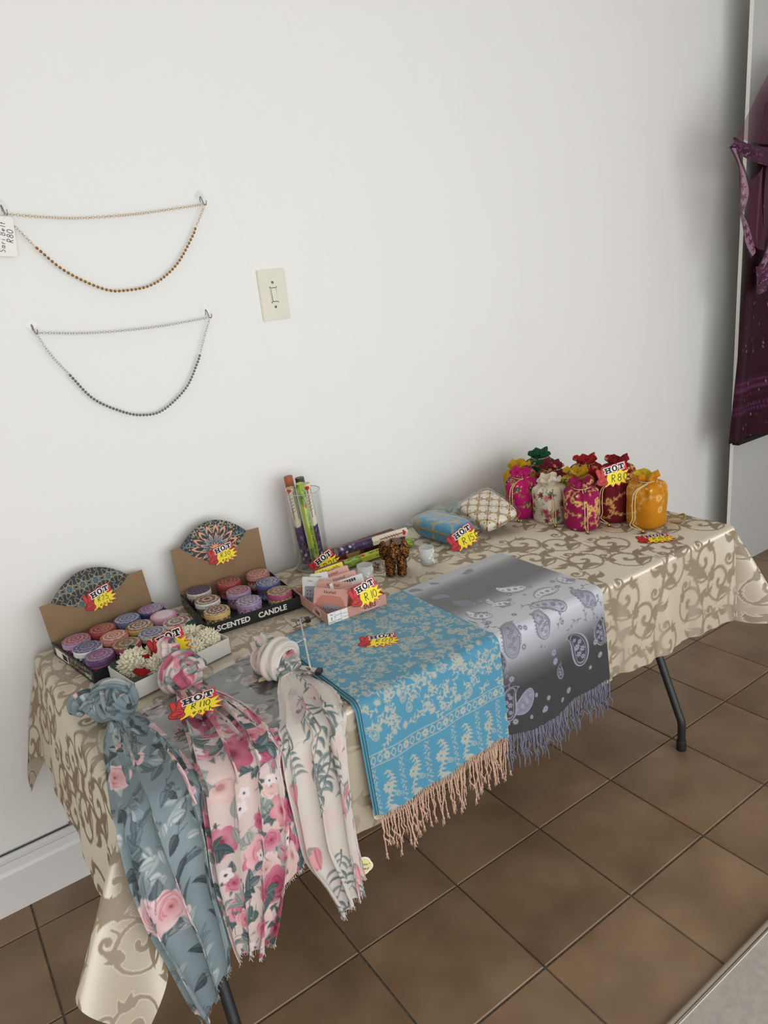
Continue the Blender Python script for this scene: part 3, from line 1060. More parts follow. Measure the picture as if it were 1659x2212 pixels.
# ------------------------------------------------------------------ knotted floral scarves
def scarf_canvas(kind, W, Hh, seed):
    r = rngn(seed)
    if kind == 'slate':
        bg = lin((128, 143, 147))
        c = Canvas(W, Hh, 900, bg)
        for k in range(26):
            c.ellipse(r.uniform(0, W), r.uniform(0, Hh), r.uniform(.03, .07), r.uniform(.03, .06), r.uniform(0, 3), lin((150, 163, 166)), al=.35, soft=.9)
        leafs = [(lin((88, 102, 106)), lin((126, 140, 143))), (lin((70, 83, 86)), lin((150, 160, 161))), (lin((160, 171, 172)), lin((196, 202, 201))), (lin((112, 127, 131)), lin((140, 153, 156))), (lin((60, 71, 74)), lin((100, 112, 114)))]
        roses = [(lin((190, 110, 118)), lin((221, 165, 170)), lin((232, 203, 204))), (lin((196, 128, 134)), lin((226, 182, 186)), lin((234, 212, 212)))]
        nr, nl, rr = 17, 210, (.028, .046)
    elif kind == 'pink':
        bg = lin((214, 194, 188))
        c = Canvas(W, Hh, 900, bg)
        for k in range(26):
            c.ellipse(r.uniform(0, W), r.uniform(0, Hh), r.uniform(.03, .07), r.uniform(.03, .06), r.uniform(0, 3), lin((198, 188, 184)), al=.4, soft=.9)
        leafs = [(lin((76, 92, 90)), lin((118, 132, 128))), (lin((66, 82, 84)), lin((96, 112, 111))), (lin((132, 140, 134)), lin((172, 176, 170))), (lin((150, 156, 152)), lin((190, 190, 184))), (lin((72, 88, 92)), lin((140, 150, 148)))]
        roses = [(lin((158, 58, 90)), lin((194, 104, 128)), lin((214, 156, 166))), (lin((186, 84, 104)), lin((214, 132, 144)), lin((228, 186, 188))),
                 (lin((142, 44, 74)), lin((176, 76, 104)), lin((198, 124, 142))), (lin((196, 148, 142)), lin((216, 180, 172)), lin((226, 204, 196)))]
        nr, nl, rr = 110, 190, (.018, .044)
    else:
        bg = lin((212, 204, 195))
        c = Canvas(W, Hh, 900, bg)
        leafs = [(lin((112, 126, 124)), lin((150, 160, 156))), (lin((92, 106, 106)), lin((132, 144, 142)))]
        roses = [(lin((196, 120, 128)), lin((216, 156, 160)), lin((224, 190, 188)))]
        nr, nl, rr = 0, 0, (.03, .04)
    if kind == 'cream':
        for k in range(16):
            x, y = r.uniform(0, W), r.uniform(0, Hh)
            c.ellipse(x, y, r.uniform(.028, .05), r.uniform(.02, .035), r.uniform(0, 3), lin((222, 190, 186)), al=.55, soft=.8)
        for k in range(32):
            x, y, a = r.uniform(0, W), r.uniform(0, Hh), r.uniform(.8, 2.3)
            t = np.linspace(0, 1, 10)
            L = r.uniform(.07, .13)
            xs, ys = x + L * t * math.cos(a) + .012 * np.sin(3 * t), y + L * t * math.sin(a)
            c.stroke(np.c_[xs, ys], .0036 * (1.1 - t * .8), lin((104, 88, 84)))
            for i in range(1, 10):
                sg = 1 if i % 2 else -1
                lf = leafs[r.randrange(2)]
                c.leaf(xs[i], ys[i], a + sg * r.uniform(.5, .9), r.uniform(.028, .045), .0055, lf[0], lf[1], bend=.3 * sg)
        for k in range(13):
            x, y, a = r.uniform(.02, W - .02), r.uniform(0, Hh), r.uniform(.9, 2.2)
            for q in range(5):
                c.leaf(x + (q - 2) * .008, y + .004 * abs(q - 2), a + (q - 2) * .12, .062, .014, lin((200, 118, 130)), lin((226, 172, 174)), vein=lin((166, 84, 98)))
            for q in range(4):
                c.leaf(x, y, a + (q - 1.5) * .5, .022, .006, lin((150, 152, 142)))
    order = [('l', k) for k in range(nl)] + [('r', k) for k in range(nr)]
    r.shuffle(order)
    for t, k in order:
        x, y = r.uniform(0, W), r.uniform(0, Hh)
        if t == 'l':
            lf = leafs[r.randrange(len(leafs))]
            a = r.uniform(0, 2 * PI)
            n = r.choice([1, 1, 2, 3])
            for q in range(n):
                an_, Lq, wq = a + (q - (n - 1) / 2) * 1.0, r.uniform(.026, .050), r.uniform(.010, .017)
                qx, qy = x + .010 * q * math.cos(a), y + .010 * q * math.sin(a)
                c.leaf(qx, qy, an_, Lq, wq, lf[0] * .8)
                c.leaf(qx + .0012 * math.cos(an_), qy + .0012 * math.sin(an_), an_, Lq * .93, wq * .82, lf[0], lf[1], vein=lf[0] * .6)
            c.stroke([(x, y), (x - .02 * math.cos(a), y - .02 * math.sin(a) + .004)], .0014, lf[0] * .7)
        else:
            co = roses[r.randrange(len(roses))]
            rad = r.uniform(*rr)
            if kind == 'pink' and r.random() < .45:
                c.flower(x, y, rad * .9, 5, co[1], lin((120, 60, 70)), r.uniform(0, 1), col2=co[2])
                c.ellipse(x, y, rad * .35, rad * .35, 0, co[0], al=.7, soft=.7)
            else:
                for q in range(5):
                    lf = leafs[r.randrange(len(leafs))]
                    c.leaf(x, y, r.uniform(0, 6.28), rad * 1.6, rad * .34, lf[0], lf[1])
                c.rose(x, y, rad, co, r)
    if kind == 'pink':
        for k in range(26):
            x, y = r.uniform(0, W), r.uniform(0, Hh)
            c.flower(x, y, r.uniform(.010, .016), 5, lin((226, 214, 214)), lin((70, 60, 66)), r.uniform(0, 1))
    return c


def edge_curve(pts, n):
    q = [np.asarray(a, float) for a in pts]; out = []
    for i, a in enumerate(q):
        if i and q[i - 1][1] > TY0 and a[1] < TY0:      # carry the cloth clear over the rounded table edge
            b = q[i - 1]
            lf = b[2] - H
            out.append(np.array([b[0] * .5 + a[0] * .5, TY0 - .006, H + max(lf, .006) - .001]))
            out.append(np.array([b[0] * .3 + a[0] * .7, TY0 - .022 - max(lf, .0), H - .008 + max(lf, 0) * .4]))
        out.append(a)
    P = smooth_path(out, 400)
    d = np.r_[0, np.cumsum(np.linalg.norm(np.diff(P, axis=0), axis=1))]
    return np.stack([np.interp(np.linspace(0, d[-1], n), d, P[:, i]) for i in range(3)], -1), d[-1]


def scarf_sheet(name, L, R, canvas, uv0, cw, pleats, depth, parent, m, seed, nu=170, nv=330, hem=0.02, phase=0.0, lift=0.0, folded=0.5):
    """cloth between a left and a right edge curve with running pleats"""
    r = rngn(seed)
    A_, la = edge_curve(L, nv); B_, lb = edge_curve(R, nv)
    u = np.linspace(0, 1, nu); v = np.linspace(0, 1, nv)
    U, V = np.meshgrid(u, v)
    mid = (A_ + B_) / 2
    T_ = np.gradient(mid, axis=0); T_ /= np.linalg.norm(T_, axis=1)[:, None]
    S_ = B_ - A_; wid = np.linalg.norm(S_, axis=1); S_ /= wid[:, None]
    N_ = np.cross(S_, T_); N_ /= np.linalg.norm(N_, axis=1)[:, None]
    sgn = np.where(N_[:, 2] - N_[:, 1] > 0, 1.0, -1.0)
    N_ *= sgn[:, None]
    # pleat profile: sharper ridges, drifting along the length
    ph = phase + U * pleats * 2 * PI + 0.9 * np.sin(V * 3.1 + seed) + 0.5 * np.sin(V * 7 + U * 4 + seed) + 1.4 * fnoise(U * 2.0, V * 1.3, seed + 5, 3, 2.0)
    prof = 0.5 + 0.5 * np.sin(ph)
    prof2 = 0.5 + 0.5 * np.sin(ph * 1.9 + 1.0 + 2 * V)
    env = np.clip(V * 5, 0.25, 1) * (0.7 + 0.3 * np.sin(V * 5 + U * 3 + seed))
    dep = depth * env * (0.72 * prof ** 1.4 + 0.22 * prof2)
    dep *= np.clip(np.sin(np.clip(U, .0, 1) * PI) * 3.0, 0.15, 1)
    lat = folded * depth * env * np.cos(ph) * np.clip(np.sin(U * PI) * 2.5, 0, 1)
    Pn = A_[:, None, :] * (1 - U[..., None]) + B_[:, None, :] * U[..., None]
    Pn = Pn + N_[:, None, :] * (dep + lift)[..., None] + S_[:, None, :] * lat[..., None]
    # uneven hem
    hm = hem * (np.sin(U * 8 + seed) * .5 + np.sin(U * 17 + 2 * seed) * .3) * np.clip((V - .75) / .25, 0, 1)
    Pn[..., 2] += hm
    # minute crinkle
    Pn = Pn + N_[:, None, :] * (0.0006 * fnoise(U * cw, V * la, seed + 9, 5, 90))[..., None]
    stretch = 1.0 + 0.25 * np.cos(ph)
    Uc = uv0[0] + cw * (U + 0.25 / max(pleats, 1) / 6.28 * np.sin(ph))
    Vc = uv0[1] + V * (la + lb) / 2
    cols = canvas.sample(np.mod(Uc, canvas.W - .002), np.mod(Vc, canvas.H - .002))
    o = grid_mesh(name, Pn, m, parent, cols)
    return o, Pn


def hem_threads(parent, row, m, seed, n=70, L=0.010):
    r = rngn(seed); g = G()
    for i in range(n):
        q = row[int(r.uniform(0, 1) * (len(row) - 1))]
        g.tube([q + np.array([0, 0, .001]), q + np.array([r.uniform(-.004, .004), r.uniform(-.003, .001), -r.uniform(.4, 1) * L])], .0005, 3, caps=False)
    o = g.build('frayed_hem', m, parent); o['kind'] = 'stuff'
    return o


def band(g_name, path, w, t, canvas, uv0, parent, m, seed, nu=64, nv=90, ridge=3.0):
    """fat fabric roll following a path: flattened tube with lengthwise creases"""
    P_ = smooth_path(path, nv)
    T_ = np.gradient(P_, axis=0); T_ /= np.linalg.norm(T_, axis=1)[:, None]
    w = np.interp(np.linspace(0, 1, nv), np.linspace(0, 1, len(w)), w)
    t = np.interp(np.linspace(0, 1, nv), np.linspace(0, 1, len(t)), t)
    c0 = P_.mean(0)
    N_ = P_ - c0; N_ -= (N_ * T_).sum(1)[:, None] * T_
    ln = np.linalg.norm(N_, axis=1)[:, None]; N_ = N_ / (ln + 1e-9)
    for i in range(1, nv):
        if N_[i] @ N_[i - 1] < -0.2: N_[i] *= -1
    B_ = np.cross(T_, N_)
    an = np.linspace(0, 2 * PI, nu, endpoint=False)
    V, Aa = np.meshgrid(np.linspace(0, 1, nv), an, indexing='ij')
    cr = 1 + 0.19 * np.sin(Aa * ridge * 2 + 2.2 * np.sin(V * 4 + seed) + seed) + 0.05 * np.sin(Aa * 11 + V * 9 + seed)
    Pn = P_[:, None, :] + N_[:, None, :] * (t[:, None] * np.cos(Aa) * cr)[..., None] + B_[:, None, :] * (w[:, None] * np.sin(Aa) * cr)[..., None]
    cols = canvas.sample(np.mod(uv0[0] + Aa / (2 * PI) * .12, canvas.W - .002), np.mod(uv0[1] + V * .16, canvas.H - .002))
    # close the tube
    Pn = np.concatenate([Pn, Pn[:, :1]], 1); cols = np.concatenate([cols, cols[:, :1]], 1)
    c_a = np.repeat(Pn[:1].mean(1, keepdims=True), Pn.shape[1], 1); c_b = np.repeat(Pn[-1:].mean(1, keepdims=True), Pn.shape[1], 1)
    Pn = np.concatenate([c_a, Pn, c_b], 0); cols = np.concatenate([cols[:1], cols, cols[-1:]], 0)
    return grid_mesh(g_name, Pn, m, parent, cols)


def ring_path(c, ax, ay, rx, ry, a0, a1, n=9):
    c = np.asarray(c, float); ax = np.asarray(ax, float); ay = np.asarray(ay, float)
    return [c + ax * rx * math.cos(a) + ay * ry * math.sin(a) for a in np.linspace(a0, a1, n)]


ef = TY0      # table front edge
def fr(x, z, y=None, o=0.035):
    return (x, (ef - o) if y is None else y, z)


Z1 = H + 0.010
M_scarf = mat('printed_viscose', (0.5, 0.5, 0.5), 0.8, attr='Col', bump=(700, 0.2, 0.0005), sheen=0.2, spec=0.25, transl=0.12)

# --- slate scarf
can1 = scarf_canvas('slate', .42, .85, 71)
s1 = empty('knotted_scarf', (-0.99, -0.50, H))
tag(s1, 'slate blue scarf with pink roses, knotted and hanging at the left table corner', 'scarf', 'knotted floral scarves')
s1.location = (0, 0, 0)
L1 = [(-1.005, -.535, Z1 + .012), (-1.035, -.60, Z1), (-1.055, -.69, Z1), (-1.075, -.79, Z1 - .002), (-1.085, ef - .035, H - .035), (-1.088, ef - .058, H - .10), (-1.080, ef - .062, .52), (-1.062, ef - .062, .42), (-1.045, ef - .060, .32), (-1.030, ef - .058, .262)]
R1 = [(-.960, -.535, Z1 + .012), (-.935, -.60, Z1), (-.925, -.68, Z1), (-.935, -.78, Z1), (-.945, ef - .03, H - .02), (-.950, ef - .048, H - .09), (-.958, ef - .055, .54), (-.952, ef - .056, .46), (-.950, ef - .056, .39), (-.955, ef - .056, .345)]
_, p = scarf_sheet('tail', L1, R1, can1, (.02, .02), .30, 2.5, 0.032, s1, M_scarf, 3, hem=.012, phase=1.0)
M_t1 = mat('slate_threads', lin((140, 152, 154)), .9)
hem_threads(s1, p[-1], M_t1, 5)
L1b = [(-1.000, -.53, Z1 + .004), (-1.030, -.62, Z1 - .004), (-1.045, -.72, Z1 - .004), (-1.060, -.80, Z1 - .006), (-1.068, ef - .022, H - .04), (-1.060, ef - .035, .58), (-1.035, ef - .036, .46), (-1.005, ef - .036, .38), (-.985, ef - .036, .352)]
R1b = [(-.955, -.53, Z1 + .004), (-.92, -.62, Z1 - .004), (-.905, -.70, Z1 - .004), (-.91, -.79, Z1 - .006), (-.922, ef - .020, H - .04), (-.93, ef - .03, .58), (-.928, ef - .03, .46), (-.925, ef - .03, .39), (-.918, ef - .03, .352)]
_, p = scarf_sheet('under_tail', L1b, R1b, can1, (.1, .1), .22, 1.6, 0.012, s1, M_scarf, 8, hem=.006, nu=110, nv=220)
hem_threads(s1, p[-1], M_t1, 6, 50)
kc = np.array([-.985, -.505, H + .036])
g = band('knot_wrap', ring_path(kc, (.92, -.38, 0), (.10, .25, .96), .036, .030, -.6, 4.6), [.016, .024, .026, .024, .016], [.013, .017, .018, .016, .012], can1, (.03, .30), s1, M_scarf, 2)
g = band('knot_wrap', ring_path(kc + [.012, -.012, .004], (.55, .83, .1), (-.55, .35, .75), .034, .026, .4, 5.2), [.012, .020, .023, .020, .013], [.010, .014, .016, .014, .010], can1, (.2, .5), s1, M_scarf, 5)
g = band('knot_end', [kc + [-.010, .010, .004], kc + [-.040, .022, .010], kc + [-.062, .026, .004], kc + [-.074, .020, -.010]], [.016, .026, .028, .012], [.014, .022, .024, .010], can1, (.15, .2), s1, M_scarf, 4, ridge=4)
g = band('knot_core', [kc + [.0, -.045, -.012], kc + [0, -.02, .004], kc + [0, .01, .006], kc + [-.01, .03, -.006]], [.026, .034, .034, .020], [.018, .026, .026, .016], can1, (.05, .4), s1, M_scarf, 7, ridge=4)

# --- pink rose scarf
can2 = scarf_canvas('pink', .42, .85, 83)
s2 = empty('knotted_scarf', (0, 0, 0))
tag(s2, 'pink and white rose-print scarf, the middle one of the three knotted scarves', 'scarf', 'knotted floral scarves')
L2 = [(-.862, -.535, Z1 + .014), (-.885, -.61, Z1 + .006), (-.905, -.71, Z1 + .004), (-.925, -.80, Z1 + .004), (-.936, ef - .028, H - .02), (-.945, ef - .040, .62), (-.950, ef - .042, .53), (-.945, ef - .042, .43), (-.940, ef - .042, .36), (-.935, ef - .042, .325)]
R2 = [(-.815, -.54, Z1 + .014), (-.792, -.60, Z1 + .006), (-.772, -.68, Z1 + .004), (-.768, -.77, Z1 + .004), (-.778, ef - .03, H - .03), (-.785, ef - .044, .63), (-.790, ef - .046, .55), (-.815, ef - .046, .45), (-.845, ef - .046, .37), (-.868, ef - .046, .325)]
_, p = scarf_sheet('tail', L2, R2, can2, (.03, .02), .30, 3.1, 0.030, s2, M_scarf, 12, hem=.012, phase=.4)
M_t2 = mat('pale_threads', lin((214, 200, 194)), .9)
hem_threads(s2, p[-1], M_t2, 15)
L2b = [(-.85, -.54, Z1 + .008), (-.84, -.62, Z1), (-.835, -.72, Z1), (-.835, -.80, Z1 - .004), (-.84, ef - .022, H - .04), (-.84, ef - .03, .60), (-.83, ef - .034, .50), (-.825, ef - .036, .44), (-.835, ef - .036, .40)]
R2b = [(-.81, -.535, Z1 + .008), (-.782, -.60, Z1 + .002), (-.758, -.69, Z1), (-.752, -.79, Z1 - .002), (-.760, ef - .022, H - .04), (-.762, ef - .034, .62), (-.755, ef - .036, .545), (-.748, ef - .038, .50), (-.752, ef - .038, .475)]
_, p = scarf_sheet('under_tail', L2b, R2b, can2, (.15, .25), .18, 1.7, 0.014, s2, M_scarf, 18, hem=.008, nu=110, nv=220)
hem_threads(s2, p[-1], M_t2, 16, 50)
kc = np.array([-.835, -.500, H + .036])
band('knot_core', [kc + [.004, -.050, -.008], kc + [0, -.02, .006], kc + [0, .01, .008], kc + [-.004, .03, -.004]], [.024, .036, .036, .020], [.018, .027, .027, .016], can2, (.05, .3), s2, M_scarf, 3, ridge=4)
band('knot_wrap', ring_path(kc + [0, -.006, .004], (.95, .25, .1), (-.12, .35, .92), .038, .030, -.8, 4.4), [.014, .022, .026, .022, .014], [.012, .016, .018, .016, .011], can2, (.22, .05), s2, M_scarf, 6)
band('knot_wrap', ring_path(kc + [.014, -.014, .006], (.60, -.78, .1), (.40, .3, .80), .034, .026, .2, 5.0), [.012, .019, .022, .020, .012], [.010, .013, .015, .014, .010], can2, (.02, .55), s2, M_scarf, 9)
band('knot_end', [kc + [-.004, .012, .014], kc + [-.006, .034, .036], kc + [-.002, .048, .056], kc + [.006, .050, .070]], [.016, .026, .027, .013], [.012, .018, .019, .009], can2, (.3, .3), s2, M_scarf, 8, ridge=4)

# --- cream protea scarf
can3 = scarf_canvas('cream', .42, .85, 95)
s3 = empty('knotted_scarf', (0, 0, 0))
tag(s3, 'cream scarf with pink buds and grey-green leaves, knotted beside the blue shawl', 'scarf', 'knotted floral scarves')
L3 = [(-.672, -.650, Z1 + .014), (-.698, -.69, Z1 + .006), (-.725, -.75, Z1 + .003), (-.752, -.80, Z1), (-.772, ef - .030, H - .02), (-.778, ef - .040, .64), (-.774, ef - .042, .55), (-.768, ef - .042, .46), (-.738, ef - .042, .38), (-.716, ef - .042, .31), (-.712, ef - .042, .288)]
R3 = [(-.632, -.650, Z1 + .014), (-.612, -.70, Z1 + .004), (-.607, -.75, Z1 + .002), (-.620, -.81, Z1), (-.638, ef - .030, H - .02), (-.644, ef - .040, .64), (-.648, ef - .042, .55), (-.650, ef - .042, .46), (-.648, ef - .042, .38), (-.646, ef - .042, .32), (-.644, ef - .042, .296)]
_, p = scarf_sheet('tail', L3, R3, can3, (.02, .03), .28, 2.8, 0.026, s3, M_scarf, 22, hem=.012, phase=.9)
hem_threads(s3, p[-1], M_t2, 25)
L3b = [(-.665, -.65, Z1 + .008), (-.66, -.69, Z1), (-.668, -.75, Z1), (-.680, -.805, Z1 - .004), (-.690, ef - .022, H - .04), (-.695, ef - .03, .62), (-.69, ef - .032, .52), (-.68, ef - .034, .42), (-.665, ef - .034, .345)]
R3b = [(-.63, -.65, Z1 + .006), (-.602, -.70, Z1 - .002), (-.598, -.76, Z1 - .002), (-.612, -.81, Z1 - .005), (-.628, ef - .022, H - .04), (-.636, ef - .03, .62), (-.641, ef - .032, .52), (-.640, ef - .034, .42), (-.633, ef - .034, .325)]
_, p = scarf_sheet('under_tail', L3b, R3b, can3, (.1, .2), .14, 1.2, 0.010, s3, M_scarf, 28, hem=.006, nu=90, nv=200)
hem_threads(s3, p[-1], M_t2, 26, 50)
kc = np.array([-.650, -.605, H + .036])
band('knot_core', [kc + [.004, -.055, -.006], kc + [0, -.02, .004], kc + [0, .01, .006], kc + [-.01, .03, -.004]], [.024, .034, .034, .020], [.018, .026, .026, .015], can3, (.05, .3), s3, M_scarf, 3, ridge=4)
band('knot_wrap', ring_path(kc + [0, -.010, .004], (.90, .42, 0), (-.10, .20, .95), .040, .032, -.8, 4.3), [.014, .024, .027, .024, .014], [.012, .016, .018, .016, .011], can3, (.22, .02), s3, M_scarf, 6)
band('knot_wrap', ring_path(kc + [-.010, .010, .004], (.60, -.78, .1), (.40, .3, .80), .034, .027, .2, 5.0), [.012, .019, .022, .020, .012], [.010, .013, .015, .014, .010], can3, (.10, .35), s3, M_scarf, 9)
band('knot_end', [kc + [-.004, .014, .010], kc + [-.008, .036, .026], kc + [-.010, .056, .030], kc + [-.012, .072, .022]], [.016, .025, .024, .010], [.012, .018, .018, .008], can3, (.3, .3), s3, M_scarf, 8, ridge=4)

# little flower-shaped label hanging from the cream scarf
M_lbl = mat('pale_yellow_card', lin((233, 219, 158)), .6)
M_lblw = mat('white_card', lin((238, 236, 228)), .6)
M_ink = mat('black_ink', lin((40, 38, 34)), .6)


def swing_tag(loc, R, parent_label, rot, txt=True):
    t = empty('swing_tag', loc)
    t.rotation_euler = rot
    pts = [((R + .12 * R * abs(math.cos(2.5 * a))) * math.cos(a), (R + .12 * R * abs(math.cos(2.5 * a))) * math.sin(a)) for a in np.linspace(0, 2 * PI, 60, endpoint=False)]
    G().prism(pts, 0, .0006).build('card', M_lblw, t)
    G().prism([(x * .86, y * .86) for x, y in pts], .0006, .0008).build('face', M_lbl, t)
    if txt:
        for i, s in enumerate(('ion\u00b0', 'oad')):
            text_on('lettering', s, R * .46, M_ink, t, Matrix.Translation((R * .32, R * (.22 - .5 * i), .0010)), extrude=.0001, shear=.25)
    tag(t, parent_label, 'tag')
    return t


tg = swing_tag((-.636, ef - .030, .352), .0215, 'pale yellow flower-shaped swing tag at the hem of the cream scarf', (PI / 2, .25, -.45))
tg2 = swing_tag((-.576, ef - .028, .462), .018, 'round yellow label showing under the left hem of the blue shawl', (PI / 2 - .2, 0, .2), False)
tg3 = swing_tag((.166, ef - .022, .535), .016, 'yellow label peeking out beside the black end of the paisley shawl', (PI / 2, .1, .5), False)

# --- grey floral scarf packed in a clear bag, lying under the knotted scarves
can4 = Canvas(.36, .36, 900, lin((112, 114, 112)))
r4 = rngn(101)
for k in range(20):
    can4.ellipse(r4.uniform(0, .36), r4.uniform(0, .36), r4.uniform(.02, .05), r4.uniform(.015, .035), r4.uniform(0, 3), lin((138, 138, 134)), al=.6, soft=.7)
for k in range(12):
    x, y = r4.uniform(0, .36), r4.uniform(0, .36)
    can4.rose(x, y, r4.uniform(.016, .028), (lin((120, 100, 96)), lin((166, 146, 138)), lin((184, 172, 164))), r4)
for k in range(34):
    x, y, a = r4.uniform(0, .36), r4.uniform(0, .36), r4.uniform(0, 6.28)
    c1 = r4.choice([lin((64, 68, 68)), lin((156, 156, 150)), lin((150, 112, 96)), lin((84, 90, 90))])
    can4.leaf(x, y, a, r4.uniform(.025, .05), .008, c1, c1 * 1.3)
pk = empty('packaged_scarf', (0, 0, 0))
tag(pk, 'grey floral scarf folded in a clear plastic bag under the knotted scarves', 'scarf')
q00, q10, q11, q01 = (-.945, -.545), (-.665, -.478), (-.660, -.795), (-.930, -.800)


def quad_pad(q, z0, th, nu, nv, round_=.12, puff=.003, seed=0):
    u, v = np.meshgrid(np.linspace(0, 1, nu), np.linspace(0, 1, nv))
    Q = [np.array(p_) for p_ in q]
    xy = Q[0] * ((1 - u) * (1 - v))[..., None] + Q[1] * (u * (1 - v))[..., None] + Q[2] * (u * v)[..., None] + Q[3] * ((1 - u) * v)[..., None]
    e = np.minimum(np.minimum(u, 1 - u), np.minimum(v, 1 - v))
    h = th * np.sqrt(np.clip(e / round_, 0, 1) * (2 - np.clip(e / round_, 0, 1)))
    z = z0 + h + puff * fnoise(u * 6, v * 6, seed, 5, 1.5) * np.clip(e / .1, 0, 1)
    return np.concatenate([xy, z[..., None]], -1), u, v


Pp, u_, v_ = quad_pad([q00, q10, q11, q01], H + .0016, .0105, 150, 150, .06, .0009, 3)
grid_mesh('folded_fabric', Pp, M_scarf, pk, can4.sample(u_ * .36, v_ * .36))
Pf, _, _ = quad_pad([(q00[0] - .012, q00[1] + .012), (q10[0] + .012, q10[1] + .022), (q11[0] + .012, q11[1] - .004), (q01[0] - .012, q01[1] - .004)], H + .0012, .0140, 90, 90, .05, .0016, 9)
M_film = film_mat('clear_polybag', (.97, .97, .97), .05, .08, bump=(22, .6, .01))
grid_mesh('plastic_bag', Pf, M_film, pk)
G().box(-.700, -.640, H + .0142, .060, .050, .0008, M=Matrix.Identity(4)).build('black_card', mat('black_card', lin((38, 38, 38)), .5), pk)
a_ = np.linspace(PI / 2, PI, 10)
g = G().prism([(0, 0)] + [(.020 * math.cos(t), .020 * math.sin(t)) for t in a_], .0, .0006, M=Matrix.Translation((-.690, -.628, H + .0148)) @ Matrix.Rotation(-.3, 4, 'Z'))
g.build('sticker', M_lbl, pk)
# ------------------------------------------------------------------ things on the wall
M_plate = mat('ivory_switch_plastic', lin((222, 219, 204)), .42, noise=(14, .03))
M_screw = mat('screw_steel', lin((120, 120, 116)), .4, metal=.8)
M_dark = mat('dark_gap', lin((60, 58, 54)), .8)
sw = empty('light_switch', (-.2285, 0, 1.5225))
tag(sw, 'ivory rocker light switch plate screwed to the white wall', 'light switch')
M_up = frame((0, 0, 0), (1, 0, 0), (0, 0, 1))     # local x right, y up, z out of the wall (-Y)


def rrect(w, h, r, n=5):
    p = []
    for cx, cy, a in ((w / 2 - r, h / 2 - r, 0), (-w / 2 + r, h / 2 - r, PI / 2), (-w / 2 + r, -h / 2 + r, PI), (w / 2 - r, -h / 2 + r, 1.5 * PI)):
        for k in range(n): p.append((cx + r * math.cos(a + k * PI / 2 / (n - 1)), cy + r * math.sin(a + k * PI / 2 / (n - 1))))
    return p


M_w = Matrix.Translation((0, 0, 0)) @ M_up
G().prism(rrect(.088, .140, .004), 0, .0035, M=M_w).prism(rrect(.084, .136, .003), .0035, .0048, M=M_w).build('plate', M_plate, sw)
fr_ = G()
for (x, y, w, h) in ((-.0100, 0, .0024, .044), (.0100, 0, .0024, .044), (0, .0208, .0224, .0024), (0, -.0208, .0224, .0024)):
    fr_.box(x, y, .0055, w, h, .0026, M=M_w)
fr_.build('rocker_frame', M_plate, sw)
G().box(0, 0, .0050, .018, .040, .0006, M=M_w).build('recess', M_dark, sw)
G().add(xf([(-.0072, -.0178, .005), (.0080, -.0178, .005), (.0080, .0178, .005), (-.0072, .0178, .005), (-.0072, -.0178, .0105), (.0080, -.0178, .0105), (.0080, 0, .0070), (.0080, .0178, .0062), (-.0072, .0178, .0062), (-.0072, 0, .0070)], M_w),
        [(4, 5, 6, 9), (9, 6, 7, 8), (0, 1, 5, 4), (2, 3, 8, 7), (1, 2, 7, 6, 5), (3, 0, 4, 9, 8)], None, False).build('rocker', M_plate, sw)
for z in (.0335, -.0335):
    s_ = G().lathe([(.0036, 0), (.0036, .0010), (.0026, .0018)], 14, M=M_w @ Matrix.Translation((0, z, .0046))).build('screw', M_screw, sw)
    G().box(0, 0, .0066, .0008, .0060, .0004, M=M_w @ Matrix.Translation((0, z, 0)) @ Matrix.Rotation(.6 if z > 0 else -.5, 4, 'Z')).build('slot', M_dark, s_)

M_clear = film_mat('clear_adhesive_plastic', (.93, .93, .925), .07, .12)
M_hook = mat('hook_steel', lin((158, 152, 142)), .3, metal=.9)


def wall_hook(x, z, label, ang=0.0):
    h = empty('adhesive_hook', (x, 0, z))
    M = M_up @ Matrix.Rotation(PI / 4, 4, 'Z')
    G().prism(rrect(.0235, .0235, .005), 0.0003, .0012, M=M).prism(rrect(.0205, .0205, .004), .0012, .0018, M=M).build('backplate', M_clear, h)
    G().prism(rrect(.017, .0055, .0026), .0018, .0032, M=M_up).build('pad', M_clear, h)
    p = smooth_path([(0, -.003, .0), (.001, -.006, -.004), (.002, -.010, -.014), (.003, -.013, -.021), (.005, -.017, -.0225), (.0065, -.020, -.019), (.007, -.0215, -.012)], 26)
    G().tube(p, .0014, 7).build('hook', M_hook, h)
    tag(h, label, 'hook', 'clear adhesive wall hooks')
    return h


wall_hook(-.4005, 1.787, 'clear diamond adhesive hook holding the right end of the gold chain')
wall_hook(-.8815, 1.783, 'clear diamond adhesive hook holding the left end of the gold chain')
wall_hook(-.8790, 1.517, 'clear diamond adhesive hook holding the left end of the silver chain')
wall_hook(-.4385, 1.504, 'clear diamond adhesive hook holding the right end of the silver chain')


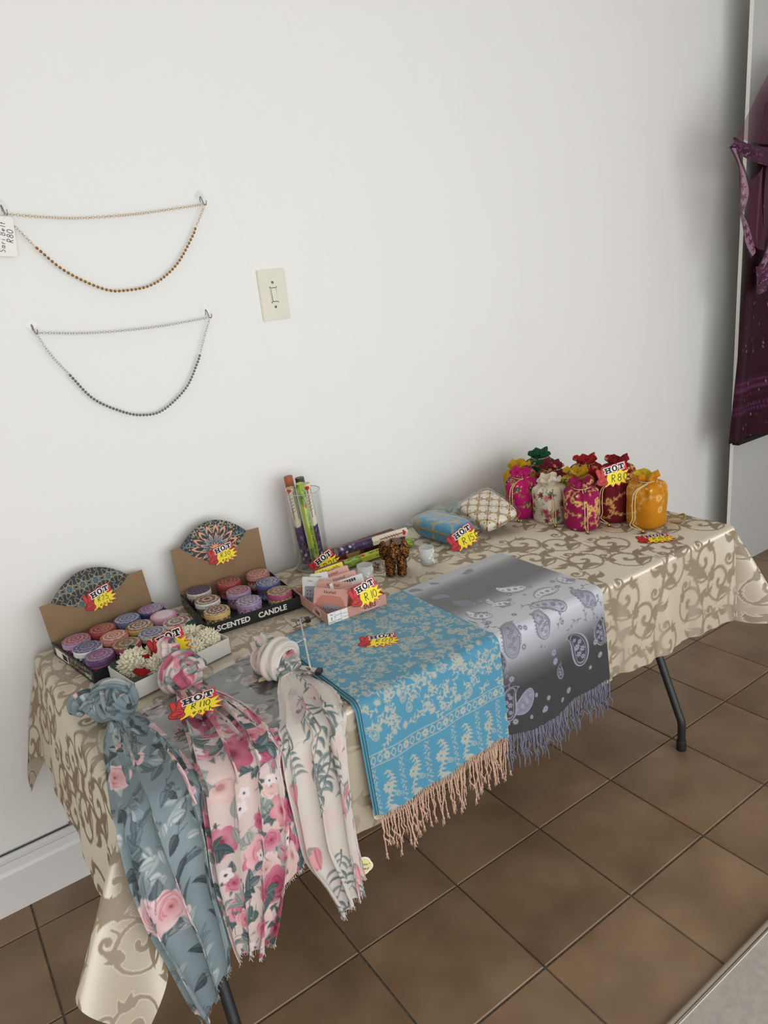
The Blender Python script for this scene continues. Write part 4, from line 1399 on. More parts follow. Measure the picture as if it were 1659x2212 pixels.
def waist_chain(label, top, l1, beads, l2, m, mb, nb, seed):
    r = rngn(seed)
    e = empty('waist_chain', (0, 0, 0))
    tag(e, label, 'chain')
    Yc = -.0135
    g = G()

    def links(pts, step=.0064):
        P = smooth_path([(x, Yc, z) for x, z in pts], 300)
        d = np.r_[0, np.cumsum(np.linalg.norm(np.diff(P, axis=0), axis=1))]
        n = int(d[-1] / step)
        for i in range(n):
            c = np.array([np.interp((i + .5) * step, d, P[:, k]) for k in range(3)])
            q = np.array([np.interp((i + .9) * step, d, P[:, k]) for k in range(3)])
            t = q - c; t /= np.linalg.norm(t) + 1e-9
            tw = .55 * math.sin(i * .21 + seed) + (.9 if i % 2 else -.3)
            nrm = np.array([0, -1.0, 0]); b = np.cross(t, nrm)
            w = b * math.cos(tw) + nrm * math.sin(tw)
            a = np.linspace(0, 2 * PI, 9, endpoint=False)
            ring = c + np.outer(np.cos(a) * .0042, t) + np.outer(np.sin(a) * .0030, w)
            g.tube(ring, .0005, 4, closed=True)
    links(top); links(l1); links(l2)
    o = g.build('chain_links', m, e); o['kind'] = 'stuff'
    P = smooth_path([(x, Yc, z) for x, z in beads], 400)
    d = np.r_[0, np.cumsum(np.linalg.norm(np.diff(P, axis=0), axis=1))]
    bg = G().lathe([(.0010, -.0020), (.0030, -.0016), (.0036, .0), (.0032, .0014), (.0016, .0020)], 10)
    bg.ell((0, 0, .0016), (.0022, .0022, .0016), 8, 5)
    b0 = bg.build('bead', mb, e)
    for i in range(nb):
        o = b0 if i == 0 else b0.copy()
        if i: COL.objects.link(o)
        s = (i + .5) / nb * d[-1]
        c = [np.interp(s, d, P[:, k]) for k in range(3)]
        o.location = c
        o.rotation_euler = (PI / 2, 0, 0)
    cc = G().tube(P[::4] + [0, .001, 0], .0009, 5).build('bead_cord', m, e)
    return e


M_gold = mat('gold_metal', lin((214, 176, 108)), .28, metal=1.0)
M_goldb = mat('gold_bead', lin((176, 132, 70)), .25, metal=1.0)
M_silv = mat('silver_metal', lin((190, 190, 188)), .3, metal=1.0)
M_silvb = mat('silver_bead', lin((140, 140, 140)), .22, metal=1.0)
waist_chain('gold beaded waist chain hanging in a curve on the white wall',
            [(-0.881, 1.763), (-0.792, 1.752), (-0.719, 1.747), (-0.608, 1.749), (-0.512, 1.756), (-0.396, 1.767)], [(-0.879, 1.756), (-0.855, 1.722), (-0.832, 1.69)],
            [(-0.832, 1.69), (-0.778, 1.631), (-0.7, 1.583), (-0.645, 1.573), (-0.571, 1.582), (-0.501, 1.624), (-0.444, 1.691), (-0.431, 1.713)],
            [(-0.431, 1.713), (-0.412, 1.741), (-0.397, 1.764)], M_gold, M_goldb, 48, 1)
waist_chain('silver beaded waist chain hanging in a curve below the gold one',
            [(-0.873, 1.497), (-0.767, 1.483), (-0.665, 1.477), (-0.555, 1.477), (-0.436, 1.483)], [(-0.874, 1.494), (-0.853, 1.441), (-0.823, 1.391)],
            [(-0.823, 1.391), (-0.78, 1.323), (-0.719, 1.279), (-0.668, 1.259), (-0.611, 1.261), (-0.537, 1.308), (-0.493, 1.368), (-0.48, 1.391)],
            [(-0.48, 1.391), (-0.461, 1.432), (-0.436, 1.480)], M_silv, M_silvb, 52, 2)

# ---- handwriting strokes (unit cell: x 0..0.6, y 0..1)
_c = lambda cx, cy, rx, ry, a0, a1, n=12: [(cx + rx * math.cos(a), cy + ry * math.sin(a)) for a in np.linspace(a0, a1, n)]
FONT = {
    'R': [[(0.05, 0), (.08, .98)], [(.02, .95)] + _c(.25, .74, .24, .24, PI / 2, -PI / 2, 8) + [(.1, .5)], [(.14, .5), (.52, 0)]],
    '0': [_c(.3, .5, .26, .46, PI / 2, 2.5 * PI, 16)], '1': [[(.3, 1), (.28, 0)]],
    '2': [_c(.3, .72, .22, .25, PI * .95, -.4, 8) + [(.06, .03), (.58, .06)]],
    '3': [_c(.26, .75, .22, .22, PI * .8, -PI / 2, 8) + _c(.26, .27, .26, .26, PI / 2, -PI * .8, 9)],
    '5': [[(.52, .96), (.14, .94), (.10, .56)] + _c(.26, .3, .26, .29, PI * .6, -PI * .8, 9)],
    '8': [_c(.3, .75, .20, .22, -PI / 2, 1.5 * PI, 12) + _c(.3, .27, .24, .26, PI / 2, -1.5 * PI, 12)],
    'e': [[(.06, .26), (.44, .34)] + _c(.26, .30, .20, .22, .2, 1.75 * PI, 11)],
    'a': [_c(.25, .28, .19, .24, .4, 2 * PI + .2, 11) + [(.46, .5), (.46, .06), (.56, .03)]],
    'c': [_c(.28, .28, .21, .25, .9, 2 * PI - .7, 10)],
    'h': [[(.08, .98), (.06, .02)], [(.07, .34)] + _c(.27, .34, .18, .18, PI, 0, 7) + [(.47, .02)]],
    'S': [_c(.3, .74, .20, .22, .5, 1.5 * PI, 8) + _c(.28, .27, .22, .25, PI / 2, -PI * .75, 9)],
    'r': [[(.1, .5), (.1, .02)], [(.1, .32), (.22, .5), (.40, .48)]], 'i': [[(.2, .5), (.2, .02)], [(.2, .68), (.21, .72)]],
    'B': [[(.06, 0), (.08, 1)], [(.08, .98)] + _c(.22, .75, .22, .22, PI / 2, -PI / 2, 7) + _c(.24, .27, .27, .26, PI / 2, -PI / 2, 8) + [(.06, .02)]],
    'l': [[(.12, 1), (.12, .04), (.2, .02)]], 't': [[(.2, .85), (.2, .08), (.32, .02)], [(.06, .56), (.36, .58)]], '_': [[(0, -.14), (.6, -.06)]],
}


def ribbon(g, pts, w, z, M):
    P = np.asarray(pts, float)
    if len(P) < 2: return
    T = np.gradient(P, axis=0); T /= np.linalg.norm(T, axis=1)[:, None] + 1e-9
    Nn = np.c_[-T[:, 1], T[:, 0]] * w / 2
    v = np.vstack([np.c_[P + Nn, np.full(len(P), z)], np.c_[P - Nn, np.full(len(P), z)]])
    n = len(P)
    g.add(xf(v, M), [(i, n + i, n + i + 1, i + 1) for i in range(n - 1)], None, False)


def handwriting(txt, x0, y0, h, M, m, parent, name='handwriting', w=None, z=.0016, slant=.12, adv=.74):
    g = G(); x = x0
    for ch in txt:
        if ch == ' ':
            x += h * .5; continue
        for st in FONT.get(ch, []):
            ribbon(g, [(x + h * (px * .95 + slant * py), y0 + h * py) for px, py in st], w or h * .10, z, M)
        x += h * adv * (.55 if ch in '1il' else .8 if ch in 'rt' else 1)
    return g.build(name, m, parent)


# hand-written swing label at the gold chain
M_pen = mat('blue_black_pen', lin((46, 48, 74)), .6)
ml = empty('handwritten_label', (-.8955, -.0175, 1.714))
ml.matrix_world = frame((-.893, -.018, 1.715), (.985, -.05, -.10), (.10, 0, .99))
tag(ml, 'white hand-lettered card label hanging beside the left hook of the gold chain', 'tag')
G().prism(rrect(.046, .086, .006), 0, .0007).build('card', M_lblw, ml)
Mr = Matrix.Rotation(PI / 2 - .12, 4, 'Z')
handwriting('Sari Belt', -.036, -.002, .0125, Mr, M_pen, ml, z=.0010)
handwriting('R80', -.012, -.0185, .0135, Mr, M_pen, ml, z=.0010)
G().tube(smooth_path([(.006, .040, .001), (.010, .048, .003), (.012, .052, .006)], 8), .0006, 4).build('string', M_lblw, ml)

# ------------------------------------------------------------------ plum dress with sheer dupatta at the right
def sheer(name, a, attr=False, rgb=(1, 1, 1)):
    m = mat(name, rgb, .55, sheen=.3, attr='Col' if attr else None)
    m.node_tree.nodes['Principled BSDF'].inputs['Alpha'].default_value = a
    return m


M_net = sheer('plum_net', .52, False, lin((84, 16, 54)))
M_dress = mat('plum_sequin_fabric', lin((58, 10, 34)), .62, attr='Col', bump=(140, .5, .002), spec=.25)
M_band = mat('plum_velvet_border', lin((62, 16, 46)), .55, attr='Col', bump=(220, .5, .0015))
dr = empty('embroidered_dress', (0, 0, 0))
tag(dr, 'plum sequinned dress with sheer net dupatta hanging in front of the white board', 'dress')
# dress body : front of a hanging A-line kurta
cd = Canvas(.9, 1.6, 420, lin((42, 3, 20)))
rd = rngn(6)
for k in range(700):
    cd.ellipse(rd.uniform(0, .9), rd.uniform(0, 1.6), .004, .004, 0, lin((78, 18, 42)), al=.8)
for k in range(260):
    cd.ellipse(rd.uniform(0, .9), rd.uniform(0, 1.6), .0022, .0022, 0, lin((190, 150, 170)))
for yb in (1.22, 1.27, 1.30):
    cd.stroke([(0, yb), (.9, yb)], .006, lin((88, 30, 70)))
for k in range(60):
    for q in range(3):
        cd.ellipse(.015 * k, 1.235 + .012 * q, .004, .004, 0, lin((104, 48, 92)))
for k in range(40):
    cd.ellipse(.02 * k + .01, 1.345, .006, .006, 0, lin((92, 40, 84))); cd.ellipse(.02 * k, 1.37, .006, .006, 0, lin((92, 40, 84)))
nu, nv = 120, 170
u, v = np.meshgrid(np.linspace(0, 1, nu), np.linspace(0, 1, nv))
zt, zb = 2.12, .665
z = zt + (zb - zt) * v + .02 * np.sin(u * 5) * v
half = (.20 + .12 * v ** 1.2) * np.interp(v, [0, .02, .06, .10, 1], [.42, .58, .92, 1, 1])
xc = 2.155
ang = (u - .5) * PI * 1.04
x = xc + half * np.sin(ang)
y = -.188 - .045 * np.cos(ang) * (0.5 + .5 * v) + .010 * np.sin(u * 22 + v * 2) * v
x[:, :4] = x[:, :4]
grid_mesh('kurta', np.stack([x, y, z], -1), M_dress, dr, cd.sample(u * .88, v * 1.5))
# wooden hanger on a nail in the board
M_wood = mat('hanger_wood', lin((150, 112, 72)), .5)
G().tube(smooth_path([(1.985, -.195, 2.052), (2.06, -.195, 2.10), (2.155, -.195, 2.128), (2.25, -.195, 2.10), (2.325, -.195, 2.052)], 24), .008, 8).build('hanger_bar', M_wood, dr)
G().tube(smooth_path([(2.155, -.195, 2.13), (2.155, -.195, 2.19), (2.165, -.190, 2.215), (2.160, -.180, 2.238), (2.142, -.172, 2.240), (2.130, -.170, 2.225)], 20), .002, 6).build('hanger_hook', M_hook, dr)
G().tube([(2.150, -.131, 2.232), (2.150, -.200, 2.236)], .0025, 6).build('nail', M_hook, dr)
# inner dark lining hem
G().box(xc, -.196, .668, .60, .03, .02).build('lining', mat('black_lining', lin((14, 6, 10)), .8), dr)


def sheet(name, L, R, m, col=None, nu=40, nv=80, wav=.006, seed=1, alpha=None):
    A_, _ = edge_curve(L, nv); B_, _ = edge_curve(R, nv)
    u, v = np.meshgrid(np.linspace(0, 1, nu), np.linspace(0, 1, nv))
    P_ = A_[:, None] * (1 - u[..., None]) + B_[:, None] * u[..., None]
    P_[..., 1] += wav * np.sin(u * 7 + v * 4 + seed) - .004
    return grid_mesh(name, P_, m, dr, col)


yy = -.255
sheet('dupatta_net', [(1.935, yy, 2.20), (1.86, yy, 2.12), (1.74, yy, 2.00), (1.640, yy, 1.895)], [(2.10, yy, 2.21), (2.10, yy, 2.1), (2.08, yy, 1.98), (2.05, yy, 1.860)], M_net, nu=50)
sheet('dupatta_net', [(1.99, yy + .012, 2.19), (1.93, yy + .012, 2.05), (1.90, yy + .012, 1.9), (1.88, yy + .01, 1.70), (1.90, yy, 1.42)], [(2.20, yy + .012, 2.2), (2.2, yy + .012, 2.0), (2.2, yy + .012, 1.8), (2.2, yy + .01, 1.6), (2.15, yy, 1.40)], M_net, nu=50, seed=3)
cbn = Canvas(.5, .12, 1200, lin((60, 16, 46)))
for k in range(60):
    cbn.flower(rd.uniform(0, .5), rd.uniform(0, .12), .010, 6, lin((92, 34, 72)), lin((150, 110, 130)), rd.uniform(0, 1))
for k in range(70): cbn.ellipse(rd.uniform(0, .5), rd.uniform(0, .12), .0014, .0014, 0, lin((214, 190, 206)))
u, v = np.meshgrid(np.linspace(0, 1, 40), np.linspace(0, 1, 80))
sheet('border_band', [(1.640, yy - .004, 1.900), (1.76, yy - .004, 1.875), (1.90, yy - .004, 1.862), (2.06, yy - .004, 1.850)], [(1.613, yy - .004, 1.862), (1.74, yy - .004, 1.822), (1.88, yy - .004, 1.795), (2.06, yy - .004, 1.775)], M_band, cbn.sample(v * .45, u * .1))
cl_ = Canvas(.6, .06, 1500, lin((148, 112, 132)))
for k in range(13):
    x0 = .03 + k * .045
    cl_.flower(x0, .03, .016, 6, lin((92, 14, 52)), lin((92, 14, 52)), .3, wd=.2)
    cl_.stroke([(x0 + .016, .03), (x0 + .03, .026)], .003, lin((92, 14, 52)))
cl_.stroke([(0, .004), (.6, .004)], .008, lin((62, 12, 40))); cl_.stroke([(0, .056), (.6, .056)], .008, lin((40, 8, 20)))
M_lace = mat('plum_lace', (.2, .1, .1), .6, attr='Col'); M_lace.node_tree.nodes['Principled BSDF'].inputs['Alpha'].default_value = .88
u, v = np.meshgrid(np.linspace(0, 1, 40), np.linspace(0, 1, 80))
sheet('lace_edge', [(1.613, yy - .006, 1.862), (1.66, yy - .006, 1.80), (1.672, yy - .006, 1.72), (1.690, yy - .006, 1.66), (1.70, yy - .006, 1.63)], [(1.66, yy - .006, 1.855), (1.705, yy - .006, 1.79), (1.740, yy - .006, 1.73), (1.745, yy - .006, 1.69), (1.71, yy - .006, 1.63)], M_lace, cl_.sample(v * .28, u * .06), seed=2)
sheet('lace_edge', [(1.70, yy - .004, 1.63), (1.715, yy - .004, 1.58), (1.745, yy - .004, 1.52), (1.80, yy - .004, 1.455)], [(1.705, yy - .004, 1.63), (1.745, yy - .004, 1.595), (1.79, yy - .004, 1.55), (1.825, yy - .004, 1.51)], M_lace, cl_.sample(.3 + v * .25, u * .06), seed=4)
sheet('dupatta_net', [(1.745, yy + .004, 1.72), (1.76, yy + .004, 1.66), (1.79, yy + .004, 1.56), (1.82, yy + .004, 1.50)], [(1.86, yy + .004, 1.80), (1.87, yy + .004, 1.7), (1.88, yy + .004, 1.58), (1.89, yy + .004, 1.48)], M_net, seed=6)
sheet('lace_edge', [(1.98, yy - .004, 1.62), (1.93, yy - .004, 1.55), (1.88, yy - .004, 1.47), (1.835, yy - .004, 1.40)], [(2.02, yy - .004, 1.60), (1.975, yy - .004, 1.52), (1.91, yy - .004, 1.43), (1.85, yy - .004, 1.385)], M_lace, cl_.sample(v * .25, u * .06), seed=8)
sheet('border_band', [(1.835, yy - .004, 1.42), (1.825, yy - .004, 1.37), (1.83, yy - .004, 1.33), (1.86, yy - .004, 1.30)], [(1.95, yy - .004, 1.44), (1.96, yy - .004, 1.40), (1.95, yy - .004, 1.36), (1.93, yy - .004, 1.33)], M_band, cbn.sample(v * .2, u * .12), seed=9, wav=.01)
# ------------------------------------------------------------------ price tags
M_red = mat('tag_red', lin((205, 42, 44)), .5)
M_yel = mat('tag_yellow', lin((243, 222, 40)), .5)
M_wht = mat('tag_white', lin((240, 236, 232)), .5)
M_blk = mat('tag_black', lin((24, 22, 22)), .5)
M_orange = mat('tag_orange_edge', lin((224, 92, 40)), .5)
BURST = [(.19, -.02), (.37, .055), (.43, -.04), (.51, .06), (.61, -.03), (.67, .07), (.82, .00), (.79, .10), (.97, .09), (.85, .18), (1.02, .25), (.85, .28), (.95, .40), (.78, .36), (.72, .43), (.52, .38), (.34, .40), (.29, .27)]


def grow(p, d):
    p = np.asarray(p); c = p.mean(0)
    q = p - c
    l = np.linalg.norm(q, axis=1)[:, None]
    return c + q * (1 + d / l)


def letter_rects(ch):
    if ch == 'H':
        return [(-.055, -.085, .05, .17), (.055, -.085, .05, .17), (0, -.02, .09, .045), (-.055, -.085, .10, .034), (.055, -.085, .10, .034), (-.055, .051, .10, .034), (.055, .051, .10, .034)]
    if ch == 'T':
        return [(0, -.085, .055, .17), (0, .045, .17, .04), (-.07, .01, .03, .05), (.07, .01, .03, .05), (0, -.085, .11, .034)]
    return []


def capsule(x0, y0, x1, y1, r0, r1, n=8):
    a = math.atan2(y1 - y0, x1 - x0)
    p = [(x0 + r0 * math.cos(a + PI / 2 + t), y0 + r0 * math.sin(a + PI / 2 + t)) for t in np.linspace(0, PI, n)]
    p += [(x1 + r1 * math.cos(a - PI / 2 + t), y1 + r1 * math.sin(a - PI / 2 + t)) for t in np.linspace(0, PI, n)]
    return p


HAND = [(.12, .22, .045, .50, .062, .052), (.15, .22, .21, .53, .062, .052), (.06, .16, .20, .12, .085, .085), (.10, .20, .19, .22, .085, .075)]


def price_tag(label, M, lines, size=.094, bend=0.0):
    t = empty('price_tag', mat=M)
    tag(t, label, 'price tag', 'HOT price tags')
    W = size
    S_ = Matrix.Scale(W, 4) @ Matrix.Translation((-.5, -.28, 0))

    def z(k): return .0002 * k / W
    c = G()
    c.prism(grow(BURST, .03), 0, z(3), M=S_)
    for (x0, y0, x1, y1, r0, r1) in HAND:
        c.prism(capsule(x0, y0, x1, y1, r0 + .016, r1 + .016), 0, z(3), M=S_)
    Mh = S_ @ Matrix.Translation((.55, .50, 0)) @ Matrix.Rotation(.10, 4, 'Z')
    pos = [(-.21, -.015, 0.04), (-.005, .005, 0), (.20, .012, -.04)]
    for (x, y, a) in pos:
        c.prism([(x - .145, y - .125), (x + .145, y - .125), (x + .145, y + .125), (x - .145, y + .125)], 0, z(3), M=Mh)
    c.build('card', M_red, t)
    G().prism(BURST, z(3), z(4), M=S_).build('burst', M_yel, t)
    hb, hr = G(), G()
    for i, (x0, y0, x1, y1, r0, r1) in enumerate(HAND):
        hb.prism(capsule(x0, y0, x1, y1, r0 + .008, r1 + .008), z(3), z(3.6 + .5 * i), M=S_)
        hr.prism(capsule(x0, y0, x1, y1, r0 - .006, r1 - .006), z(3.6 + .5 * i), z(3.9 + .5 * i), M=S_)
    hd = hr.build('victory_hand', M_red, t)
    hb.build('hand_outline', M_blk, hd)
    ho = G()
    ribbon(ho, [(.03, .20), (.06, .24), (.12, .25), (.19, .22), (.22, .18)], .014, z(6), S_)
    ribbon(ho, [(.08, .10), (.13, .15), (.20, .15), (.23, .11)], .014, z(6), S_)
    ribbon(ho, [(.12, .06), (.15, .09), (.20, .08)], .012, z(6), S_)
    ho.build('finger_lines', M_blk, hd)
    for ch, (x, y, a) in zip('HOT', pos):
        ML = Mh @ Matrix.Translation((x, y, 0)) @ Matrix.Rotation(a, 4, 'Z')
        w, b = G(), G()
        if ch == 'O':
            e = lambda rx, ry: [(rx * math.cos(q), ry * math.sin(q)) for q in np.linspace(0, 2 * PI, 20, endpoint=False)]
            w.prism(e(.105, .115), z(3), z(4.6), M=ML); b.prism(e(.085, .095), z(4.6), z(5.2), M=ML)
            w.prism(e(.034, .058), z(5.2), z(5.6), M=ML)
        else:
            for li, (cx, y0, rw, rh) in enumerate(letter_rects(ch)):
                w.prism([(cx - rw / 2 - .02, y0 - .02), (cx + rw / 2 + .02, y0 - .02), (cx + rw / 2 + .02, y0 + rh + .02), (cx - rw / 2 - .02, y0 + rh + .02)], z(3), z(4.3 + .04 * li), M=ML)
                b.prism([(cx - rw / 2, y0), (cx + rw / 2, y0), (cx + rw / 2, y0 + rh), (cx - rw / 2, y0 + rh)], z(4.65), z(5.2 + .06 * li), M=ML)
        lo = b.build('letter', M_blk, t)
        w.build('letter_outline', M_wht, lo)
    if len(lines) == 1:
        handwriting(lines[0], .40, .10, .22, S_, M_blk, t, z=z(5), w=.020, adv=.80)
    elif lines:
        handwriting(lines[0], .40, .20, .16, S_, M_blk, t, z=z(5), w=.017, adv=.80)
        handwriting(lines[1], .42, .045, .13, S_, M_blk, t, z=z(5), w=.015, adv=.80)
    return t


CR = Vector((0.81398644, -0.57180513, 0.0)).normalized()          # horizontal direction most tags lie along


def facing(loc, roll, lean=0.25, yaw=0.0):
    """upright tag at loc, leaning back, rolled about its normal"""
    x = Matrix.Rotation(yaw, 3, 'Z') @ CR
    back = Vector((0, 0, 1)).cross(x)
    y = (Vector((0, 0, 1)) * math.cos(lean) + back * math.sin(lean))
    return frame(loc, x, y) @ Matrix.Rotation(roll, 4, 'Z')


# ------------------------------------------------------------------ boxes of scented candles
M_kraft = mat('kraft_cardboard', lin((139, 113, 84)), .85, noise=(26, .06), bump=(120, .15, .0006, (1, 1, 8)))
M_blackbox = mat('black_printed_card', (.02, .02, .02), .45, attr='Col')
M_boxin = mat('dark_box_inside', lin((26, 27, 28)), .6)
M_print = mat('printed_card', (.5, .5, .5), .5, attr='Col')
blk = lin((22, 26, 29))


def mandala_canvas(W, Hh, kind, seed):
    r = rngn(seed)
    c = Canvas(W, Hh, 1600, blk)
    teal, sand, rust = lin((84, 120, 132)), lin((172, 160, 118)), lin((216, 150, 118))
    if kind == 'fan_a':           # left lid: row of stylised lilies
        for k in range(7):
            for q in range(3):
                x, y = (k + .5 * (q % 2)) * W / 6, q * .048 + .010
                for a in range(6): c.leaf(x, y, a * PI / 3 + .5, .020, .0040, teal, blk)
                for a in range(6):
                    t = np.linspace(0, 1, 9); aa = a * PI / 3
                    c.stroke(np.c_[x +   .024 * np.sin(PI * t) * math.cos(aa) + .008 * (t - .5) * -math.sin(aa) * 2, y + .026 * np.sin(PI * t) * math.sin(aa) + .010 * (t - .5) * math.cos(aa) * 2], .0010, sand)
    elif kind == 'fan_b':         # right lid: big peach star mandala
        for k in range(8):
            for q in range(3):
                x, y = (k + .5 * (q % 2)) * W / 7, q * .046 + .006
                for a in range(8):
                    t = np.linspace(0, 1, 9); aa = a * PI / 4
                    c.stroke(np.c_[x + .024 * np.sin(PI * t) * math.cos(aa) - .012 * (t - .5) * math.sin(aa), y + .024 * np.sin(PI * t) * math.sin(aa) + .012 * (t - .5) * math.cos(aa)], .0013, r.choice([sand, teal]))
        cx, cy = W * .5, Hh * .30
        for n, R, L, w, co in ((16, .062, .026, .0075, blk), (16, .040, .030, .010, rust), (16, .036, .024, .0075, blk), (14, .020, .028, .006, rust), (14, .016, .024, .005, teal), (12, .004, .022, .005, blk), (12, .003, .018, .003, rust)):
            for k in range(n):
                a = (k + .5 * (R > .03)) * 2 * PI / n
                c.leaf(cx + R * math.cos(a), cy + R * math.sin(a), a, L, w, co)
        for k in range(32):
            a = k * PI / 16
            c.ellipse(cx + .074 * math.cos(a), cy + .074 * math.sin(a), .0018, .0018, 0, rust)
    else:                         # side walls: fine scroll print
        for k in range(int(W / .012)):
            x = k * .012
            for y in (Hh * .3, Hh * .75):
                c.spiral(x, y, .006, r.uniform(0, 6), 1, .0012, r.choice([teal, sand, rust]), 1, 10)
                c.leaf(x + .006, y, r.uniform(0, 6), .010, .0022, r.choice([teal, sand, rust]))
    return c


def panel(name, M, w, h, canvas, m, parent, nx=60, ny=20, u0=0, v0=0, curve=None, mask=None):
    u, v = np.meshgrid(np.linspace(0, 1, nx), np.linspace(0, 1, ny))
    P_ = np.stack([u * w, v * h, 0 * u], -1)
    cols = canvas.sample(u0 + u * w, v0 + v * h)
    return grid_mesh(name, xf(P_.reshape(-1, 3), M).reshape(P_.shape), m, parent, cols)


def fan_panel(name, pts_top, pts_bot, M, canvas, parent, n=230, k=100):
    """lens-shaped print between two arcs (2-D in lid plane)"""
    A_ = smooth_path([(a, b, 0) for a, b in pts_top], n); B_ = smooth_path([(a, b, 0) for a, b in pts_bot], n)
    v = np.linspace(0, 1, k)[:, None, None]
    P_ = B_[None] * (1 - v) + A_[None] * v
    x0, y0 = P_[..., 0].min(), P_[..., 1].min()
    cols = canvas.sample(P_[..., 0] - x0, P_[..., 1] - y0)
    W3 = xf(P_.reshape(-1, 3), M).reshape(P_.shape)
    return grid_mesh(name, W3, M_print, parent, cols)


def display_box(label, FL, xd, w, d, hgt, lid_h, lid_lean, fan, seed):
    xd = Vector((*xd, 0)).normalized(); yd = Vector((-xd.y, xd.x, 0))
    B = frame((FL[0], FL[1], H + .0015), xd, yd)
    e = empty('candle_display_box', mat=B)
    tag(e, label, 'display box')
    t = .0016
    G().box(w / 2, d / 2, t / 2, w, d, t).build('base', M_boxin, e)
    G().box(w / 2, t / 2, hgt * .48, w, t, hgt * .95).build('front_panel', M_boxin, e)
    G().box(w / 2, d - t / 2, hgt / 2, w, t, hgt).build('back_panel', M_kraft, e)
    for x in (t / 2, w - t / 2):
        G().box(x, d / 2, hgt / 2, t, d - 2 * t, hgt).build('side_panel', M_boxin, e)
    sc_ = mandala_canvas(d, hgt, 'side', seed)
    panel('side_print', frame((-.0004, d, 0), (0, -1, 0), (0, 0, 1)), d, hgt, sc_, M_print, e, 120, 24)
    panel('side_print', frame((w - t - .0004, d, 0), (0, -1, 0), (0, 0, 1)), d, hgt, sc_, M_print, e, 120, 24)
    # lid standing up behind
    Ml = frame((0, d, hgt), (1, 0, 0), (0, math.sin(lid_lean), math.cos(lid_lean)))
    lid = G().box(w / 2, lid_h / 2, -.0012, w, lid_h, .0022, M=Ml).build('lid', M_kraft, e)
    cx = w * .48
    half = w * .375
    n = 24
    rise, sag = fan['rise'], fan['sag']
    sh = fan.get('shift', 0)
    top_ = [(cx + half * s_ , lid_h + rise * (1 - s_ * s_)) for s_ in np.linspace(-1, 1, 13)]
    bot_ = [(cx + half * s_, lid_h - sag * (1 - s_ * s_)) for s_ in np.linspace(-1, 1, 13)]
    g = G().prism(top_ + bot_[::-1][1:-1], -.0018, .0010, M=Ml)
    f_ = g.build('fan_flap', M_boxin, lid)
    fan_panel('fan_print', top_, bot_, Ml @ Matrix.Translation((0, 0, .0013)), mandala_canvas(2 * half, rise + sag, fan['kind'], seed), lid)
    return e, B, Ml


boxL, BL, LL = display_box('black candle tray with kraft lid marked R25, at the left end of the table', (-.985, -.335), (.985, .170), .277, .244, .034, .094, .22, dict(kind='fan_a', rise=.052, sag=.042), 1)
boxR, BR, LR = display_box('black candle tray lettered SCENTED CANDLE with an open kraft lid', (-.700, -.308), (.996, -.093), .258, .250, .034, .128, .12, dict(kind='fan_b', rise=.054, sag=.062), 2)
M_white_ink = mat('white_print', lin((236, 234, 230)), .5)
for i, (txt, x) in enumerate((('SCENTED', .070), ('CANDLE', .176))):
    text_on('lettering', txt, .0205, M_white_ink, boxR, frame((x, -.0006, .0155), (1, 0, 0), (0, 0, 1)), extrude=.0002, bold=.028)
text_on('lettering', '12PCS', .013, M_white_ink, boxL, frame((-.0008, .034, .012), (0, -1, 0), (0, 0, 1)), extrude=.0002, bold=.01)
G().box(-.0008, .185, .015, .0004, .075, .022).build('barcode_label', M_white_ink, boxL)
bc = G()
for k in range(16): bc.box(-.0011, .153 + k * .0018, .015, .0003, .0008 if k % 3 else .0012, .016)
bc.build('barcode_lines', M_blk, boxL)


def lid_tag(label, box, B, Ml, x, y, lines):
    M = B @ Ml @ Matrix.Translation((x, y, .0022)) @ Matrix.Rotation(.04, 4, 'Z')
    return price_tag(label, M, lines, .083)


lid_tag('HOT price tag reading R25 each, stuck on the left candle lid', boxL, BL, LL, .147, .060, ['R25', 'each'])
lid_tag('HOT price tag reading R30 each, stuck on the right candle lid', boxR, BR, LR, .140, .078, ['R30', 'each'])

# candles
M_tin = mat('printed_tin', (.5, .5, .5), .32, attr='Col', spec=.5)


def candle_cols(rho, th, base, cols, seed):
    r = rngn(seed)
    C = np.empty(rho.shape + (3,)); C[:] = base
    for j in range(9):
        rj = .96 - j * .106
        n = r.choice([8, 10, 12, 16])
        co = cols[(j + seed) % len(cols)]
        pet = .032 + .042 * np.abs(np.cos(n * th / 2 + r.uniform(0, 3)))
        m = np.clip((pet - np.abs(rho - rj)) / .02, 0, 1)
        C = C * (1 - m[..., None]) + co * m[..., None]
        c2 = cols[(j + seed + 1) % len(cols)]
        ed = np.clip((.012 - np.abs(np.abs(rho - rj) - pet)) / .008, 0, 1)[..., None] * .75
        C = C * (1 - ed) + (base * .12) * ed
        m2 = np.clip((pet * .45 - np.abs(rho - rj)) / .015, 0, 1) * (np.cos(n * th + j) > -.2)
        C = C * (1 - m2[..., None]) + c2 * m2[..., None]
    m = np.clip((.10 - rho) / .02, 0, 1)
    return C * (1 - m[..., None]) + cols[0] * m[..., None]


